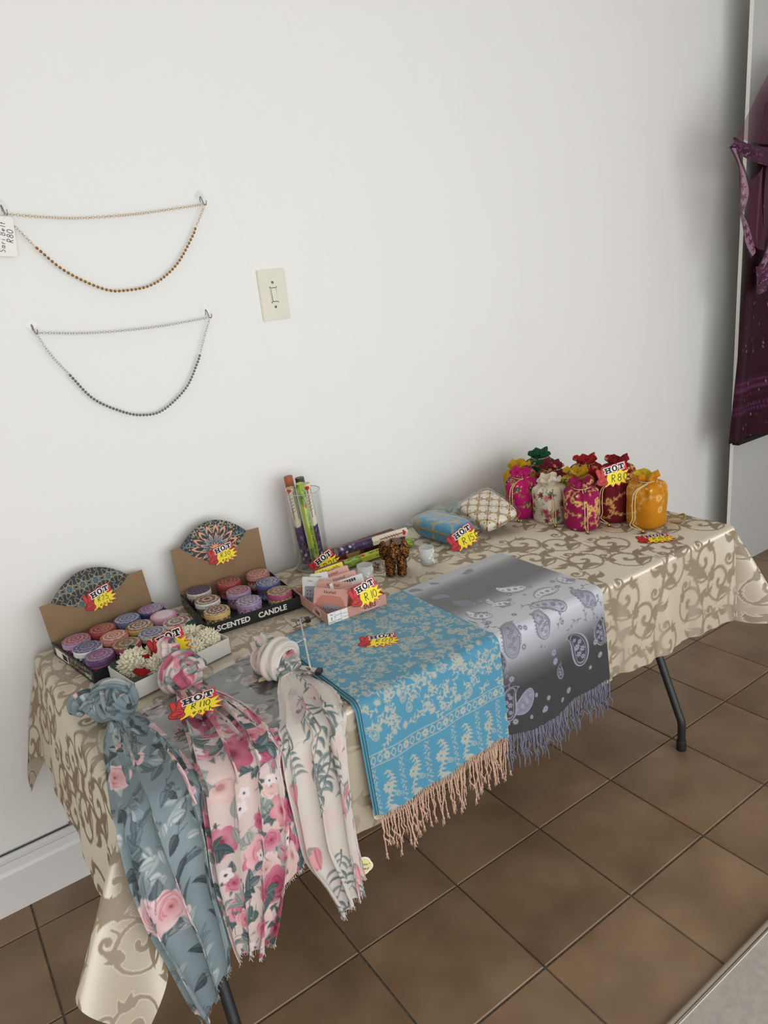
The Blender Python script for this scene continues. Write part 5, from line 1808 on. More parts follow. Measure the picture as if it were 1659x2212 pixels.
def candle(label, B, x, y, base, lidside, cols, side, seed, plain=False):
    e = empty('candle_tin', mat=B @ Matrix.Translation((x, y, .0018)) @ Matrix.Rotation(seed * 1.3, 4, 'Z'))
    tag(e, label, 'candle', 'scented candle tins')
    n = 96
    th = np.linspace(0, 2 * PI, n + 1)
    R_ = .0336
    # body
    pr_ = np.array([(.025, 0), (.0285, .0015), (.0318, .009), (.0328, .018), (.0320, .027), (.030, .0305), (.030, .0345)])
    pz = smooth_path(np.c_[pr_[:, 0], 0 * pr_[:, 0], pr_[:, 1]], 26)
    P_ = np.stack([pz[:, 0, None] * np.cos(th), pz[:, 0, None] * np.sin(th), np.broadcast_to(pz[:, 2, None], (26, n + 1))], -1)
    zz = P_[..., 2] / .034
    T_ = np.broadcast_to(th, zz.shape)
    C = np.empty(zz.shape + (3,)); C[:] = side
    k = rngn(seed).choice([12, 16, 18])
    zig = np.abs(((T_ * k / (2 * PI)) % 1) - .5) * 2
    for lo, co in ((.62, cols[0]), (.42, cols[1 % len(cols)]), (.2, cols[2 % len(cols)])):
        m = np.clip((zz - lo + .28 * zig - .05) / .06, 0, 1) * np.clip((lo + .16 - zz + .28 * (1 - zig)) / .06, 0, 1) * (0 if plain else 1)
        C = C * (1 - m[..., None]) + co * m[..., None]
    grid_mesh('tin', P_, M_tin, e, C)
    # lid: domed disc plus skirt
    rho = np.linspace(0, 1, 34)
    Rr, Tt = np.meshgrid(rho, th, indexing='ij')
    zt = .0475 + .0022 * (1 - Rr ** 2)
    top_ = np.stack([Rr * (R_ - .0012) * np.cos(Tt), Rr * (R_ - .0012) * np.sin(Tt), zt], -1)
    ct = candle_cols(Rr, Tt, base, cols, seed)
    if plain:
        ct[:] = base; m = (Rr < .75)[..., None] * 1.0; ct = ct * (1 - m * .8) + lin((206, 190, 200)) * m * .8
        m = ((Rr < .5) & (np.sin(Tt * 9) * np.sin(Rr * 40) > .35))[..., None] * .5; ct = ct * (1 - m) + lin((150, 110, 130)) * m
    sk = np.array([(R_ - .0012, .0475), (R_, .0465), (R_, .041), (R_, .0355), (R_ + .0004, .0340), (R_ - .0010, .0330)])
    S_ = np.stack([sk[:, 0, None] * np.cos(th), sk[:, 0, None] * np.sin(th), np.broadcast_to(sk[:, 1, None], (6, n + 1))], -1)
    cs = np.empty(S_.shape); cs[:] = lidside
    if not plain:
        dots = (np.sin(th * 40) > .3)
        cs[2:4, dots] = cs[2:4, dots] * .55 + cols[1 % len(cols)] * .45
    grid_mesh('lid', np.concatenate([top_, S_], 0), M_tin, e, np.concatenate([ct, cs], 0))
    return e


K = dict(navy=lin((52, 62, 104)), wine=lin((116, 40, 62)), pink=lin((196, 130, 160)), lilac=lin((160, 134, 178)), red=lin((170, 40, 44)), rose=lin((196, 118, 116)),
         cream=lin((214, 204, 180)), yellow=lin((208, 164, 50)), brown=lin((88, 60, 42)), sky=lin((154, 182, 200)), white=lin((224, 222, 216)), green=lin((78, 104, 72)),
         teal=lin((58, 112, 122)), blue=lin((78, 92, 150)), plum=lin((104, 58, 110)), black=lin((40, 36, 40)), orange=lin((206, 120, 96)), mag=lin((176, 46, 96)))
for _k in K:
    _g = K[_k].mean(); K[_k] = _g + (K[_k] - _g) * .80
k_ = lambda *a: [K[i] for i in a]
pitch = .0672
SL = [  # (col,row): description, base, lidside, cols, side
    (0, 0, 'blue and purple patterned', 'blue', 'plum', k_('mag', 'navy', 'lilac'), 'blue'), (0, 1, 'white and navy patterned', 'white', 'white', k_('navy', 'lilac', 'navy'), 'white'),
    (0, 2, 'dusty pink and wine patterned', 'lilac', 'lilac', k_('wine', 'pink', 'rose'), 'pink'), (1, 0, 'wine and yellow floral', 'wine', 'mag', k_('teal', 'yellow', 'red', 'green'), 'black'),
    (1, 1, 'peach and red patterned', 'rose', 'orange', k_('red', 'cream', 'rose'), 'red'), (1, 2, 'red and brown patterned', 'rose', 'red', k_('brown', 'red', 'rose'), 'red'),
    (2, 0, 'pale blue lid, black and cream zigzag', 'sky', 'cream', k_('wine', 'navy', 'sky'), 'black'), (2, 1, 'yellow and brown patterned', 'yellow', 'yellow', k_('brown', 'cream', 'wine'), 'yellow'),
    (2, 2, 'lilac and navy patterned', 'lilac', 'blue', k_('navy', 'sky', 'lilac'), 'blue'), (3, 0, 'white and red floral', 'white', 'white', k_('wine', 'green', 'cream', 'red'), 'green'),
    (3, 1, 'plain pink', 'pink', 'pink', k_('pink', 'white'), 'pink'), (3, 2, 'navy and pink patterned', 'plum', 'navy', k_('pink', 'navy', 'lilac'), 'navy')]
for i, (cx_, ry_, nm, b, ls, cs, sd) in enumerate(SL):
    candle('%s candle tin in the left tray' % nm, BL, .036 + cx_ * pitch, .037 + ry_ * .0672, K[b], K[ls], cs, K[sd], i + 1, nm.startswith('plain'))
SR = [(0, 0, 'yellow and brown patterned', 'yellow', 'yellow', k_('brown', 'cream', 'wine'), 'yellow'), (1, 0, 'pink and blue medallion', 'plum', 'lilac', k_('pink', 'navy', 'sky'), 'blue'), (2, 0, 'magenta and teal floral', 'wine', 'mag', k_('yellow', 'teal', 'mag', 'green'), 'mag'),
      (0, 1, 'white and red petal', 'white', 'white', k_('wine', 'green', 'cream', 'red'), 'green'), (1, 1, 'soft pink and wine patterned', 'pink', 'lilac', k_('wine', 'lilac', 'rose'), 'lilac'), (2, 1, 'purple and blue patterned', 'lilac', 'blue', k_('wine', 'blue', 'sky'), 'plum'),
      (0, 2, 'pale blue lid, ribbed cream', 'sky', 'cream', k_('navy', 'wine', 'navy'), 'cream'), (1, 2, 'red and brown patterned', 'rose', 'red', k_('brown', 'red', 'rose'), 'red'), (2, 2, 'orange and red patterned', 'orange', 'rose', k_('red', 'cream', 'rose'), 'red')]
for i, (cx_, ry_, nm, b, ls, cs, sd) in enumerate(SR):
    candle('%s candle tin in the SCENTED CANDLE tray' % nm, BR, .042 + cx_ * .0865, .040 + ry_ * .0825, K[b], K[ls], cs, K[sd], i + 21)

# ------------------------------------------------------------------ white box of jasmine hair flowers
M_carton = mat('white_carton', lin((226, 223, 216)), .5)
xd = Vector((.983, .185, 0)).normalized(); yd = Vector((-xd.y, xd.x, 0))
BF = frame((-.930, -.472, H + .0015), xd, yd)
fb = empty('flower_box', mat=BF)
tag(fb, 'shallow white carton filled with jasmine hair flowers', 'box')
w, d, hg, t = .246, .126, .040, .0014
G().box(w / 2, d / 2, t / 2, w, d, t).build('base', M_carton, fb)
for nm, a in (('front_panel', (w / 2, t / 2, hg / 2, w, t, hg)), ('back_panel', (w / 2, d - t / 2, hg / 2, w, t, hg)), ('side_panel', (t / 2, d / 2, hg / 2, t, d, hg)), ('side_panel', (w - t / 2, d / 2, hg / 2, t, d, hg))):
    G().box(*a).build(nm, M_carton, fb)
M_petal = mat('cream_petal', lin((252, 247, 224)), .6, spec=.3, transl=.25, noise=(30, .05))
M_rose = mat('red_silk_rose', lin((150, 12, 22)), .6)
M_leafg = mat('dark_green_leaf', lin((22, 62, 46)), .6)


def jasmine(label, x, y, z, R, seed, n=190):
    R *= 1.12
    r = rngn(seed)
    e = empty('jasmine_cluster', mat=BF @ Matrix.Translation((x, y, z)))
    tag(e, label, 'flower', 'jasmine clusters in the white carton')
    G().ell((0, 0, 0), (R * .72, R * .72, R * .62), 14, 8).build('core', M_petal, e)
    g = G()
    for k in range(n):
        zc = 1 - (k + .5) / n * 1.55
        a = k * 2.39996 + r.uniform(-.2, .2)
        s_ = math.sqrt(max(0, 1 - zc * zc))
        dv = np.array([s_ * math.cos(a), s_ * math.sin(a), zc])
        side = np.cross(dv, [.3, .5, .8]); side /= np.linalg.norm(side)
        up_ = np.cross(dv, side)
        L = R * r.uniform(.30, .44); w_ = R * r.uniform(.10, .135)
        b0 = dv * R * .62 * [1, 1, .85]
        tip = b0 + dv * L + side * r.uniform(-.25, .25) * L + np.array([0, 0, r.uniform(-.1, .25)]) * L
        m_ = b0 * .45 + tip * .55
        v = [b0 + side * w_ * .4, b0 - side * w_ * .4, m_ + side * w_, m_ - side * w_, m_ + up_ * w_ * .9, tip, b0 + up_ * w_ * .4, m_ - up_ * w_ * .5]
        g.add(v, [(0, 6, 4, 2), (6, 1, 3, 4), (2, 4, 5), (4, 3, 5), (3, 7, 5), (7, 2, 5), (1, 0, 2, 7), (1, 7, 3)])
    o = g.build('petals', M_petal, e); o['kind'] = 'stuff'
    return e


def silk_rose(label, x, y, z, R, seed):
    r = rngn(seed)
    e = empty('silk_rose', mat=BF @ Matrix.Translation((x, y, z)) @ Matrix.Rotation(.5, 4, 'Y') @ Matrix.Rotation(-.4, 4, 'X'))
    tag(e, label, 'flower', 'red silk roses in the white carton')
    for k in range(8):
        a = k * 2.4; rr = R * (.25 + .09 * k)
        g = G()
        nu_, nv_ = 9, 6
        P_ = []
        for j in range(nv_):
            for i in range(nu_):
                t = (i / (nu_ - 1) - .5) * 2.0; h = j / (nv_ - 1)
                rad = rr * (.55 + .6 * h + .25 * h * h * (k > 3))
                P_.append((rad * math.cos(a + t), rad * math.sin(a + t), R * (-.5 + 1.0 * h * (1 - .3 * abs(t) ** 2) - .05 * k * h)))
        me_f = [(j * nu_ + i, j * nu_ + i + 1, (j + 1) * nu_ + i + 1, (j + 1) * nu_ + i) for j in range(nv_ - 1) for i in range(nu_ - 1)]
        g.add(P_, me_f)
        g.build('petal', M_rose, e)
    return e


def leaf_obj(label, x, y, z, L, a, tilt):
    g = G()
    n = 7
    pts = []
    for i in range(n):
        t = i / (n - 1); wv = L * .42 * math.sin(PI * t ** .8) * (1 + .15 * (i % 2))
        pts += [(L * t, wv, .004 * math.sin(t * 3)), (L * t, 0, -.003), (L * t, -wv, .004 * math.sin(t * 3))]
    f = []
    for i in range(n - 1):
        for k in range(2): f.append((3 * i + k, 3 * i + k + 1, 3 * (i + 1) + k + 1, 3 * (i + 1) + k))
    g.add(pts, f)
    o = g.build('fabric_leaf', M_leafg)
    o.matrix_world = BF @ Matrix.Translation((x, y, z)) @ Matrix.Rotation(a, 4, 'Z') @ Matrix.Rotation(-tilt, 4, 'Y')
    tag(o, label, 'leaf', 'dark green leaves in the white carton')


jasmine('large round jasmine cluster at the left end of the white carton', .045, .082, .040, .037, 1, 230)
jasmine('jasmine cluster at the front of the carton next to the open red rose', .074, .030, .036, .029, 2, 210)
jasmine('jasmine cluster half hidden behind the HOT tag', .110, .094, .036, .031, 3)
jasmine('jasmine cluster in the back right corner of the carton', .196, .092, .036, .032, 4, 200)
jasmine('jasmine cluster beside the front right wall of the carton', .212, .040, .036, .030, 5, 200)
jasmine('jasmine cluster nearest the pink scarf knot in the carton', .168, .038, .034, .030, 6, 200)
silk_rose('open red silk rose at the front left of the carton', .032, .024, .046, .019, 1)
silk_rose('red silk rose squeezed between the two left jasmine clusters', .066, .064, .054, .014, 2)
silk_rose('red silk rose beside the knot of the pink scarf', .128, .030, .038, .016, 3)
silk_rose('small red rose at the right end of the carton', .226, .078, .046, .013, 4)
leaf_obj('dark green leaf at the left edge of the carton', .010, .096, .034, .034, 1.2, .4)
leaf_obj('dark green leaf poking up behind the large jasmine cluster', .062, .108, .048, .030, 1.5, .5)
leaf_obj('dark green leaf lying in the middle of the carton', .095, .062, .036, .040, .6, .2)
leaf_obj('dark green leaf at the back right corner of the carton', .205, .112, .046, .034, .4, .5)
price_tag('HOT price tag standing in the jasmine carton behind the pink scarf knot', facing((-.822, -.405, .786), .22, .35), [], .098)

# ------------------------------------------------------------------ pink tray of bindi packets
M_pinkcard = mat('salmon_card', lin((196, 148, 132)), .55, noise=(20, .03))
M_pinkin = mat('grey_board_inside', lin((186, 176, 166)), .8)
xd = Vector((.997, -.075, 0)).normalized(); yd = Vector((-xd.y, xd.x, 0))
BP = frame((-.456, -.492, H + .0105), xd, yd)
pb = empty('bindi_tray', mat=BP)
tag(pb, 'salmon pink card tray of bindi packets standing on the blue shawl', 'tray')
w, d, hg, t = .173, .205, .030, .0014
G().box(w / 2, d / 2, t / 2, w, d, t).build('base', M_pinkin, pb)
for nm, a in (('front_panel', (w / 2, t / 2, hg / 2, w, t, hg)), ('back_panel', (w / 2, d - t / 2, hg / 2, w, t, hg)), ('side_panel', (t / 2, d / 2, hg / 2, t, d, hg)), ('side_panel', (w - t / 2, d / 2, hg / 2, t, d, hg))):
    G().box(*a).build(nm, M_pinkcard, pb)
M_winek = mat('wine_print', lin((92, 34, 40)), .5)
Mf = frame((.122, -.0004, .015), (-1, 0, 0), (0, 0, -1))
ov = G()
el = [(.030 * math.cos(a), .0115 * math.sin(a), 0) for a in np.linspace(0, 2 * PI, 40, endpoint=False)]
ov.tube(xf(el, Mf), .0006, 4, closed=True)
ov.build('oval_logo', M_white_ink, pb)
text_on('lettering', 'DEVI', .017, M_winek, pb, Mf @ Matrix.Translation((0, 0, .0004)), extrude=.0002, bold=.004)
Ms = frame((-.0004, .055, .015), (0, 1, 0), (0, 0, -1))
ov = G(); ov.tube(xf([(.020 * math.cos(a), .0115 * math.sin(a), 0) for a in np.linspace(0, 2 * PI, 40, endpoint=False)], Ms), .0006, 4, closed=True)
ov.build('oval_logo', M_white_ink, pb)
text_on('lettering', 'DEVI', .011, M_winek, pb, Ms @ Matrix.Translation((0, 0, .0004)), extrude=.0002)
lb = G().box(.030, -.0006, .015, .056, .0005, .0285).build('paper_label', M_white_ink, pb)
ll = G()
for x in (.021, .039): ll.box(x, -.0010, .015, .0005, .0003, .028)
ll.box(.050, -.0010, .018, .014, .0003, .0006); ll.box(.050, -.0010, .008, .014, .0003, .0006)
ll.build('label_rules', M_winek, lb)
text_on('lettering', '2', .010, M_blk, lb, frame((.012, -.0011, .013), (-1, 0, 0), (0, 0, -1)), extrude=.0001, bold=.01)
text_on('lettering', 'Pkt', .006, M_blk, lb, frame((.012, -.0011, .024), (-1, 0, 0), (0, 0, -1)), extrude=.0001)
text_on('lettering', 'Quantity', .0045, M_blk, lb, frame((.012, -.0011, .004), (-1, 0, 0), (0, 0, -1)), extrude=.0001)
text_on('lettering', 'Colour', .0050, M_blk, lb, frame((.031, -.0011, .005), (-1, 0, 0), (0, 0, -1)), extrude=.0001)
sg2 = G(); ribbon(sg2, [(-.010, .002), (-.006, -.001), (-.003, .002), (-.001, -.001), (.001, .003), (.004, 0), (.006, .004), (.011, .005)], .0008, .0001, frame((.030, -.0011, .020), (-1, 0, 0), (0, 0, -1))); sg2.build('pen_scribble', M_blk, lb)

M_pinkp = mat('peach_pink_card', lin((224, 168, 154)), .5)
M_pinkd = mat('peach_dark_print', lin((206, 132, 116)), .5)
M_wind = mat('grey_blister_window', lin((150, 150, 160)), .25)
M_bindi = mat('bindi_dot', lin((70, 24, 34)), .3)
M_polyb = film_mat('packet_film', (.985, .985, .985), .03, .08)


def bindi_packet(label, x, y, z, yaw, lean, roll=0.0, kind=0, txt='Vaishali'):
    M = BP @ Matrix.Translation((x, y, z)) @ Matrix.Rotation(yaw, 4, 'Z') @ Matrix.Rotation(PI / 2 - lean, 4, 'X') @ Matrix.Rotation(roll, 4, 'Z')
    e = empty('bindi_packet', mat=M)
    tag(e, label, 'packet', 'bindi packets')
    w, h = (.098, .066) if kind != 3 else (.05, .072)
    base = {0: M_pinkp, 1: M_white_ink, 2: M_yel, 3: M_white_ink}[kind]
    G().prism(rrect(w, h, .003), 0, .0010).build('card', base, e)
    if kind == 0:
        sc_ = [(-.049, -.010), (-.045, -.006), (-.042, .004), (-.036, .010), (-.030, .016), (0, .018), (.030, .016), (.036, .010), (.042, .004), (.045, -.006), (.049, -.010), (.049, -.033), (-.049, -.033)]
        G().prism([(a * .92, b * .95 - .001) for a, b in sc_], .0010, .0012).build('scallop_print', M_pinkd, e)
        G().prism(rrect(.050, .020, .004), .0012, .0022, M=Matrix.Translation((.002, -.018, 0))).build('blister_window', M_wind, e)
        b = G()
        for k in range(7): b.ell((-.018 + k * .006, -.018 - .003 * (k % 2), .0023), (.0014, .0020, .0005), 8, 4)
        b.build('bindis', M_bindi, e)
        text_on('lettering', txt, .0125, M_winek, e, Matrix.Translation((-.004, .0235, .0013)), extrude=.0001, shear=.35)
    elif kind == 1:
        bs = G()
        for k in range(8): bs.prism([(-.028 + k * .007, .0205), (-.0225 + k * .007, .0205), (-.0225 + k * .007, .0285), (-.028 + k * .007, .0285)], .0010, .0012 + .0001 * (k % 2))
        bs.build('letter_blocks', M_blk, e)
        G().prism(rrect(.090, .034, .004), .0010, .0012, M=Matrix.Translation((0, -.010, 0))).build('scallop_print', M_pinkp, e)
        G().prism(rrect(.050, .018, .004), .0012, .0020, M=Matrix.Translation((0, -.012, 0))).build('blister_window', M_wind, e)
    elif kind == 2:
        G().prism(rrect(w, h, .004), .0010, .0012).build('border_print', M_winek, e)
        G().prism(rrect(w * .88, h * .86, .003), .0012, .0014).build('panel_print', M_yel, e)
        sg3 = G(); t_ = np.linspace(0, 1, 60); ribbon(sg3, np.c_[-.030 + .060 * t_, .018 + .004 * np.sin(t_ * 44) * (1 - .4 * t_) + .003 * np.sin(t_ * 9)], .0014, .0016, Matrix.Identity(4)); sg3.build('script_print', M_winek, e)
    else:
        G().prism(rrect(.034, .040, .004), .0010, .0020, M=Matrix.Translation((0, -.008, 0))).build('blister_window', M_wind, e)
        b = G()
        for k in range(8): b.ell((-.009 + (k % 3) * .009, -.020 + (k // 3) * .010, .0021), (.0016, .0022, .0006), 8, 4)
        b.build('bindis', M_bindi, e)
        text_on('lettering', 'Classic', .0055, M_winek, e, Matrix.Translation((0, .026, .0012)), extrude=.0001)
    # thin film sleeve bulging at the front
    u, v = np.meshgrid(np.linspace(-1, 1, 12), np.linspace(-1, 1, 10))
    P_ = np.stack([u * w * .53, v * h * .54, .0016 + .003 * (1 - u ** 2) * (1 - v ** 2)], -1)
    grid_mesh('plastic_sleeve', P_, M_polyb, e)
    return e


bindi_packet('front peach bindi packet behind the R10 tag', .112, .026, .034, 0, .42, 0)
bindi_packet('peach bindi packet with a black and white strip of lettering', .104, .070, .038, .02, .50, 0, 1)
bindi_packet('peach bindi packet third from the front of the tray', .100, .102, .040, .0, .52, 0)
bindi_packet('peach bindi packet behind the lettered strip', .096, .134, .044, 0, .5, .03)
bindi_packet('yellow and maroon bindi packet at the back of the tray', .100, .164, .050, .02, .45, .03, 2)
bindi_packet('peach bindi packet at the front left, angled to the side wall', .036, .048, .036, -.95, .38, 0)
bindi_packet('peach bindi packet angled behind the front left packet', .060, .074, .040, -.85, .40, .0)
bindi_packet('white bindi packet with small dots at the left wall of the tray', .022, .135, .042, -1.0, .28, .05, 3)
bindi_packet('white bindi packet with a pink corner in the middle of the tray', .050, .128, .048, -.8, .3, .18, 3)
price_tag('HOT price tag reading R10, leaning on the bindi packets', BP @ Matrix.Translation((.114, -.004, .050)) @ Matrix.Rotation(1.12, 4, 'X') @ Matrix.Rotation(.07, 4, 'Z'), ['R10'], .090)
price_tag('HOT price tag reading R20, standing between glass vase and bindi tray', facing((-.318, -.262, .790), .42, .2), ['R20'], .086)

# ------------------------------------------------------------------ incense
M_glass = film_mat('clear_glass', (.965, .975, .97), .03, .02)
vs = empty('glass_vase', (-.274, -.098, H + .0012))
tag(vs, 'tall clear glass cylinder vase holding incense boxes', 'vase')
R_ = .0520
G().lathe([(.040, .0), (R_, .002), (R_, .12), (R_, .2415), (R_ - .0012, .2430), (R_ - .0028, .2415), (R_ - .0030, .12), (R_ - .0030, .016), (.030, .010), (.004, .009)], 48).build('body', M_glass, vs)
M_rim = mat('glass_edge', lin((190, 200, 200)), .08, alpha=.75)
aa_ = np.linspace(0, 2 * PI, 60, endpoint=False)
G().tube(np.stack([(R_ - .0014) * np.cos(aa_), (R_ - .0014) * np.sin(aa_), 0 * aa_ + .2428], -1), .0013, 6, closed=True).build('rim', M_rim, vs)
G().tube(np.stack([(R_ - .002) * np.cos(aa_), (R_ - .002) * np.sin(aa_), 0 * aa_ + .004], -1), .0022, 6, closed=True).build('foot', M_rim, vs)


def incense_canvas(kind, seed):
    r = rngn(seed)
    L, W = .255, .09
    base = dict(lavender=lin((74, 58, 92)), green=lin((142, 172, 58)), rose=lin((104, 26, 28)), forest=lin((58, 60, 52)), orange=lin((170, 92, 50)))[kind]
    c = Canvas(L, W, 1500, base)
    if kind == 'lavender':
        for k in range(150):
            c.ellipse(r.uniform(0, L), r.uniform(0, W), r.uniform(.003, .007), r.uniform(.002, .005), r.uniform(0, 3), r.choice([lin((40, 32, 52)), lin((108, 84, 130)), lin((134, 112, 152)), lin((52, 42, 68))]))
        c.stroke([(.150, W * .5), (.235, W * .5)], W * .62, lin((226, 218, 190)))
        c.stroke([(.150, W * .5), (.235, W * .5)], W * .02, lin((190, 60, 50)))
        for k in range(5): c.stroke([(.170 + .010 * k, W * .42), (.176 + .010 * k, W * .58)], .0022, lin((150, 60, 70)))
        c.ellipse(.240, W * .5, .006, .010, 0, lin((190, 40, 36)))
        for k in range(3):
            for q in range(6): c.ellipse(.016 + .014 * k, W * (q + .5) / 6, .0045, .0042, 0, lin((206, 204, 206))) if (k + q) % 2 == 0 else None
        for q in range(6): c.stroke([(.150, W * (q + .5) / 6 + .006), (.235, W * (q + .5) / 6 + .006)], .0022, lin((90, 60, 110)))
    elif kind == 'green':
        for k in range(120):
            x = r.choice([r.uniform(0, .06), r.uniform(.205, L)])
            c.leaf(x, r.uniform(0, W), r.uniform(-.4, .4) + r.choice([0, PI]), r.uniform(.02, .04), .002, r.choice([lin((88, 122, 40)), lin((58, 84, 36)), lin((180, 204, 110))]))
        c.stroke([(.085, W * .5), (.185, W * .5)], W * .5, lin((186, 200, 70)))
    elif kind == 'rose':
        for k in range(26):
            c.rose(r.uniform(0, L), r.uniform(0, W), r.uniform(.010, .018), (lin((50, 14, 16)), lin((130, 40, 40)), lin((150, 66, 62))), r)
        for k in range(30):
            c.leaf(r.uniform(0, L), r.uniform(0, W), r.uniform(0, 6.28), .018, .005, lin((38, 36, 32)))
        c.ellipse(.055, W * .5, .026, .020, 0, lin((214, 172, 108)))
    else:
        for k in range(70):
            c.ellipse(r.uniform(0, L), r.uniform(0, W), .006, .004, r.uniform(0, 3), base * r.uniform(.5, 1.6))
    return c


M_inc = mat('printed_incense_carton', (.5, .5, .5), .45, attr='Col')


def incense_box(label, M, kind, seed, sides=6, rr=.0135, L=.255, capc=None, words=None, group='hexagonal incense boxes'):
    e = empty('incense_box', mat=M)
    tag(e, label, 'incense box', group)
    c = incense_canvas(kind, seed)
    nx = 110
    per = 8
    a = []
    for k in range(sides):
        p0 = np.array([math.cos((k - .5) * 2 * PI / sides), math.sin((k - .5) * 2 * PI / sides)]) * rr
        p1 = np.array([math.cos((k + .5) * 2 * PI / sides), math.sin((k + .5) * 2 * PI / sides)]) * rr
        for j in range(per): a.append(p0 + (p1 - p0) * j / per)
    a.append(a[0]); a = np.array(a)
    x = np.linspace(0, L, nx)
    P_ = np.zeros((nx, len(a), 3))
    P_[..., 0] = x[:, None]; P_[..., 1] = a[None, :, 0]; P_[..., 2] = a[None, :, 1]
    V = np.linspace(0, .09, len(a))
    cols = c.sample(np.repeat(x[:, None], len(a), 1), np.repeat(V[None], nx, 0))
    grid_mesh('carton', P_, M_inc, e, cols, smooth=False)
    cap = mat('incense_end', lin(capc or (200, 190, 160)), .6)
    for xx, s_ in ((-.0004, -1), (L + .0004, 1)):
        v = [(xx, *(np.array([math.cos((k - .5) * 2 * PI / sides), math.sin((k - .5) * 2 * PI / sides)]) * rr)) for k in range(sides)]
        G().add(v, [tuple(range(sides)) if s_ > 0 else tuple(reversed(range(sides)))], None, False).build('end_flap', cap, e)
    if words:
        for (txt, face, xx, sz, mm) in words:
            an = face * 2 * PI / sides
            ap = rr * math.cos(PI / sides) + .0003
            nrm = Vector((0, math.cos(an), math.sin(an)))
            Mx = frame((xx, nrm.y * ap, nrm.z * ap), (1, 0, 0), nrm.cross(Vector((1, 0, 0))))
            if txt == '()':
                G().prism([(.0075 * math.cos(q), .0040 * math.sin(q)) for q in np.linspace(0, 2 * PI, 16, endpoint=False)], 0, .0002, M=Mx).build('maker_logo', M_red, e)
            else:
                text_on('lettering', txt, sz, mm, e, Mx, extrude=.0001, space=.9)
    return e


def stand(x, y, z, tx, ty, spin=0.0):
    """box upright: local x axis up, leaning by tx,ty"""
    up = Vector((tx, ty, 1)).normalized()
    return frame((x, y, z), up, Vector((.55, .8, 0))) @ Matrix.Rotation(spin, 4, 'X')


zi = H + .014
# green carton reads from top to bottom, so its print runs downwards
topg = Vector((-.296, -.128, zi + .262)); botg = Vector((-.270, -.118, zi + .006))
incense_box('green citronella incense box standing at the front of the glass vase', frame(topg, botg - topg, Vector((.814, -.57, 0))), 'green', 3, capc=(176, 190, 96),
            words=[('CITRONNELLE NATURELLE', 1, .158, .0120, M_blk), ('CITRONNELLE NATURELLE', 0, .150, .0070, M_blk), ('()', 1, .066, .01, M_red)])
incense_box('purple lavender incense box at the left inside the glass vase', stand(-.286, -.086, zi, -.09, .0, .2), 'lavender', 4, L=.246, capc=(196, 180, 150))
incense_box('purple lavender incense box at the right inside the glass vase', stand(-.254, -.112, zi, -.05, .02, .9), 'lavender', 5, L=.252, capc=(206, 188, 150))
incense_box('orange-capped incense box standing tallest at the back of the vase', stand(-.278, -.062, zi, -.06, .02, .4), 'orange', 6, L=.272, capc=(150, 96, 76))
incense_box('dark green incense box at the back right inside the vase', stand(-.250, -.078, zi, -.06, .02, .3), 'forest', 7, L=.264, capc=(110, 106, 88))
# boxes lying beside the vase
incense_box('red rose incense box lying furthest back against the wall', frame((-.226, -.100, H + .0165), (.996, .03, .0), (0, 1, 0)), 'rose', 8, sides=4, rr=.021, L=.262, capc=(70, 20, 20))
incense_box('second red incense box lying under the purple one', frame((-.215, -.137, H + .0165), (.998, -.02, .0), (0, 1, 0)), 'rose', 18, sides=4, rr=.021, L=.25, capc=(70, 20, 20))
incense_box('purple lavender incense box lying on top of the pile', frame((-.222, -.158, H + .046), (.996, -.035, -.012), (0, 1, 0)) @ Matrix.Rotation(.25, 4, 'X'), 'lavender', 9, rr=.0150, capc=(196, 184, 150))
incense_box('green incense box lying at the front of the pile, lettered NATURE\'S CITRONELLA', frame((-.228, -.192, H + .0155), (.999, -.01, .0), (0, 1, 0)) @ Matrix.Rotation(.0, 4, 'X'), 'green', 10, rr=.0150, capc=(150, 178, 66),
            words=[("NATURE'S CITRONELLA", 2, .150, .0115, M_blk), ("NATURE'S CITRONELLA", 3, .150, .0070, M_blk), ('()', 2, .072, .01, M_red)])

# ------------------------------------------------------------------ frosted tealight holders
M_frost = mat('frosted_glass', lin((244, 248, 246)), .3, transl=0.5)
M_frost.node_tree.nodes['Principled BSDF'].inputs['Alpha'].default_value = .5
M_wax = mat('white_wax', lin((222, 222, 214)), .5)
M_appl = mat('white_enamel', lin((240, 240, 236)), .5)


def tealight(label, x, y, seed, rot):
    e = empty('tealight_holder', (x, y, H + .0012), rot)
    tag(e, label, 'candle holder', 'frosted glass tealight holders')
    G().lathe([(.016, 0), (.0190, .001), (.0195, .008), (.0225, .052), (.0215, .0525), (.0185, .010), (.004, .009)], 32).build('glass', M_frost, e)
    G().lathe([(.0172, .0095), (.0180, .011), (.0190, .022), (.004, .0225)], 24).build('wax', M_wax, e)
    r = rngn(seed)
    for k in range(5):
        a = -.9 + r.uniform(-.45, .45); z = .008 + .0085 * k
        R_ = .0195 + .003 * z / .052 + .0008
        g = G()
        for q in range(9):
            b = q * 2 * PI / 9
            L = r.uniform(.005, .008)
            c0 = np.array([math.cos(a), math.sin(a), 0]) * R_ + [0, 0, z]
            tv = np.array([-math.sin(a), math.cos(a), 0]) * math.cos(b) + np.array([0, 0, 1]) * math.sin(b)
            g.tube([c0, c0 + tv * L * .6 + np.array([math.cos(a), math.sin(a), 0]) * .0004, c0 + tv * L], [.0006, .0011, .0004], 5)
        g.build('enamel_flower', M_appl, e)
    return e


tealight('frosted tealight holder with white flowers, beside the bindi tray', -.228, -.322, 1, -.55)
tealight('frosted tealight holder standing alone between the elephant and the blue pouch', -.028, -.350, 2, -.55)
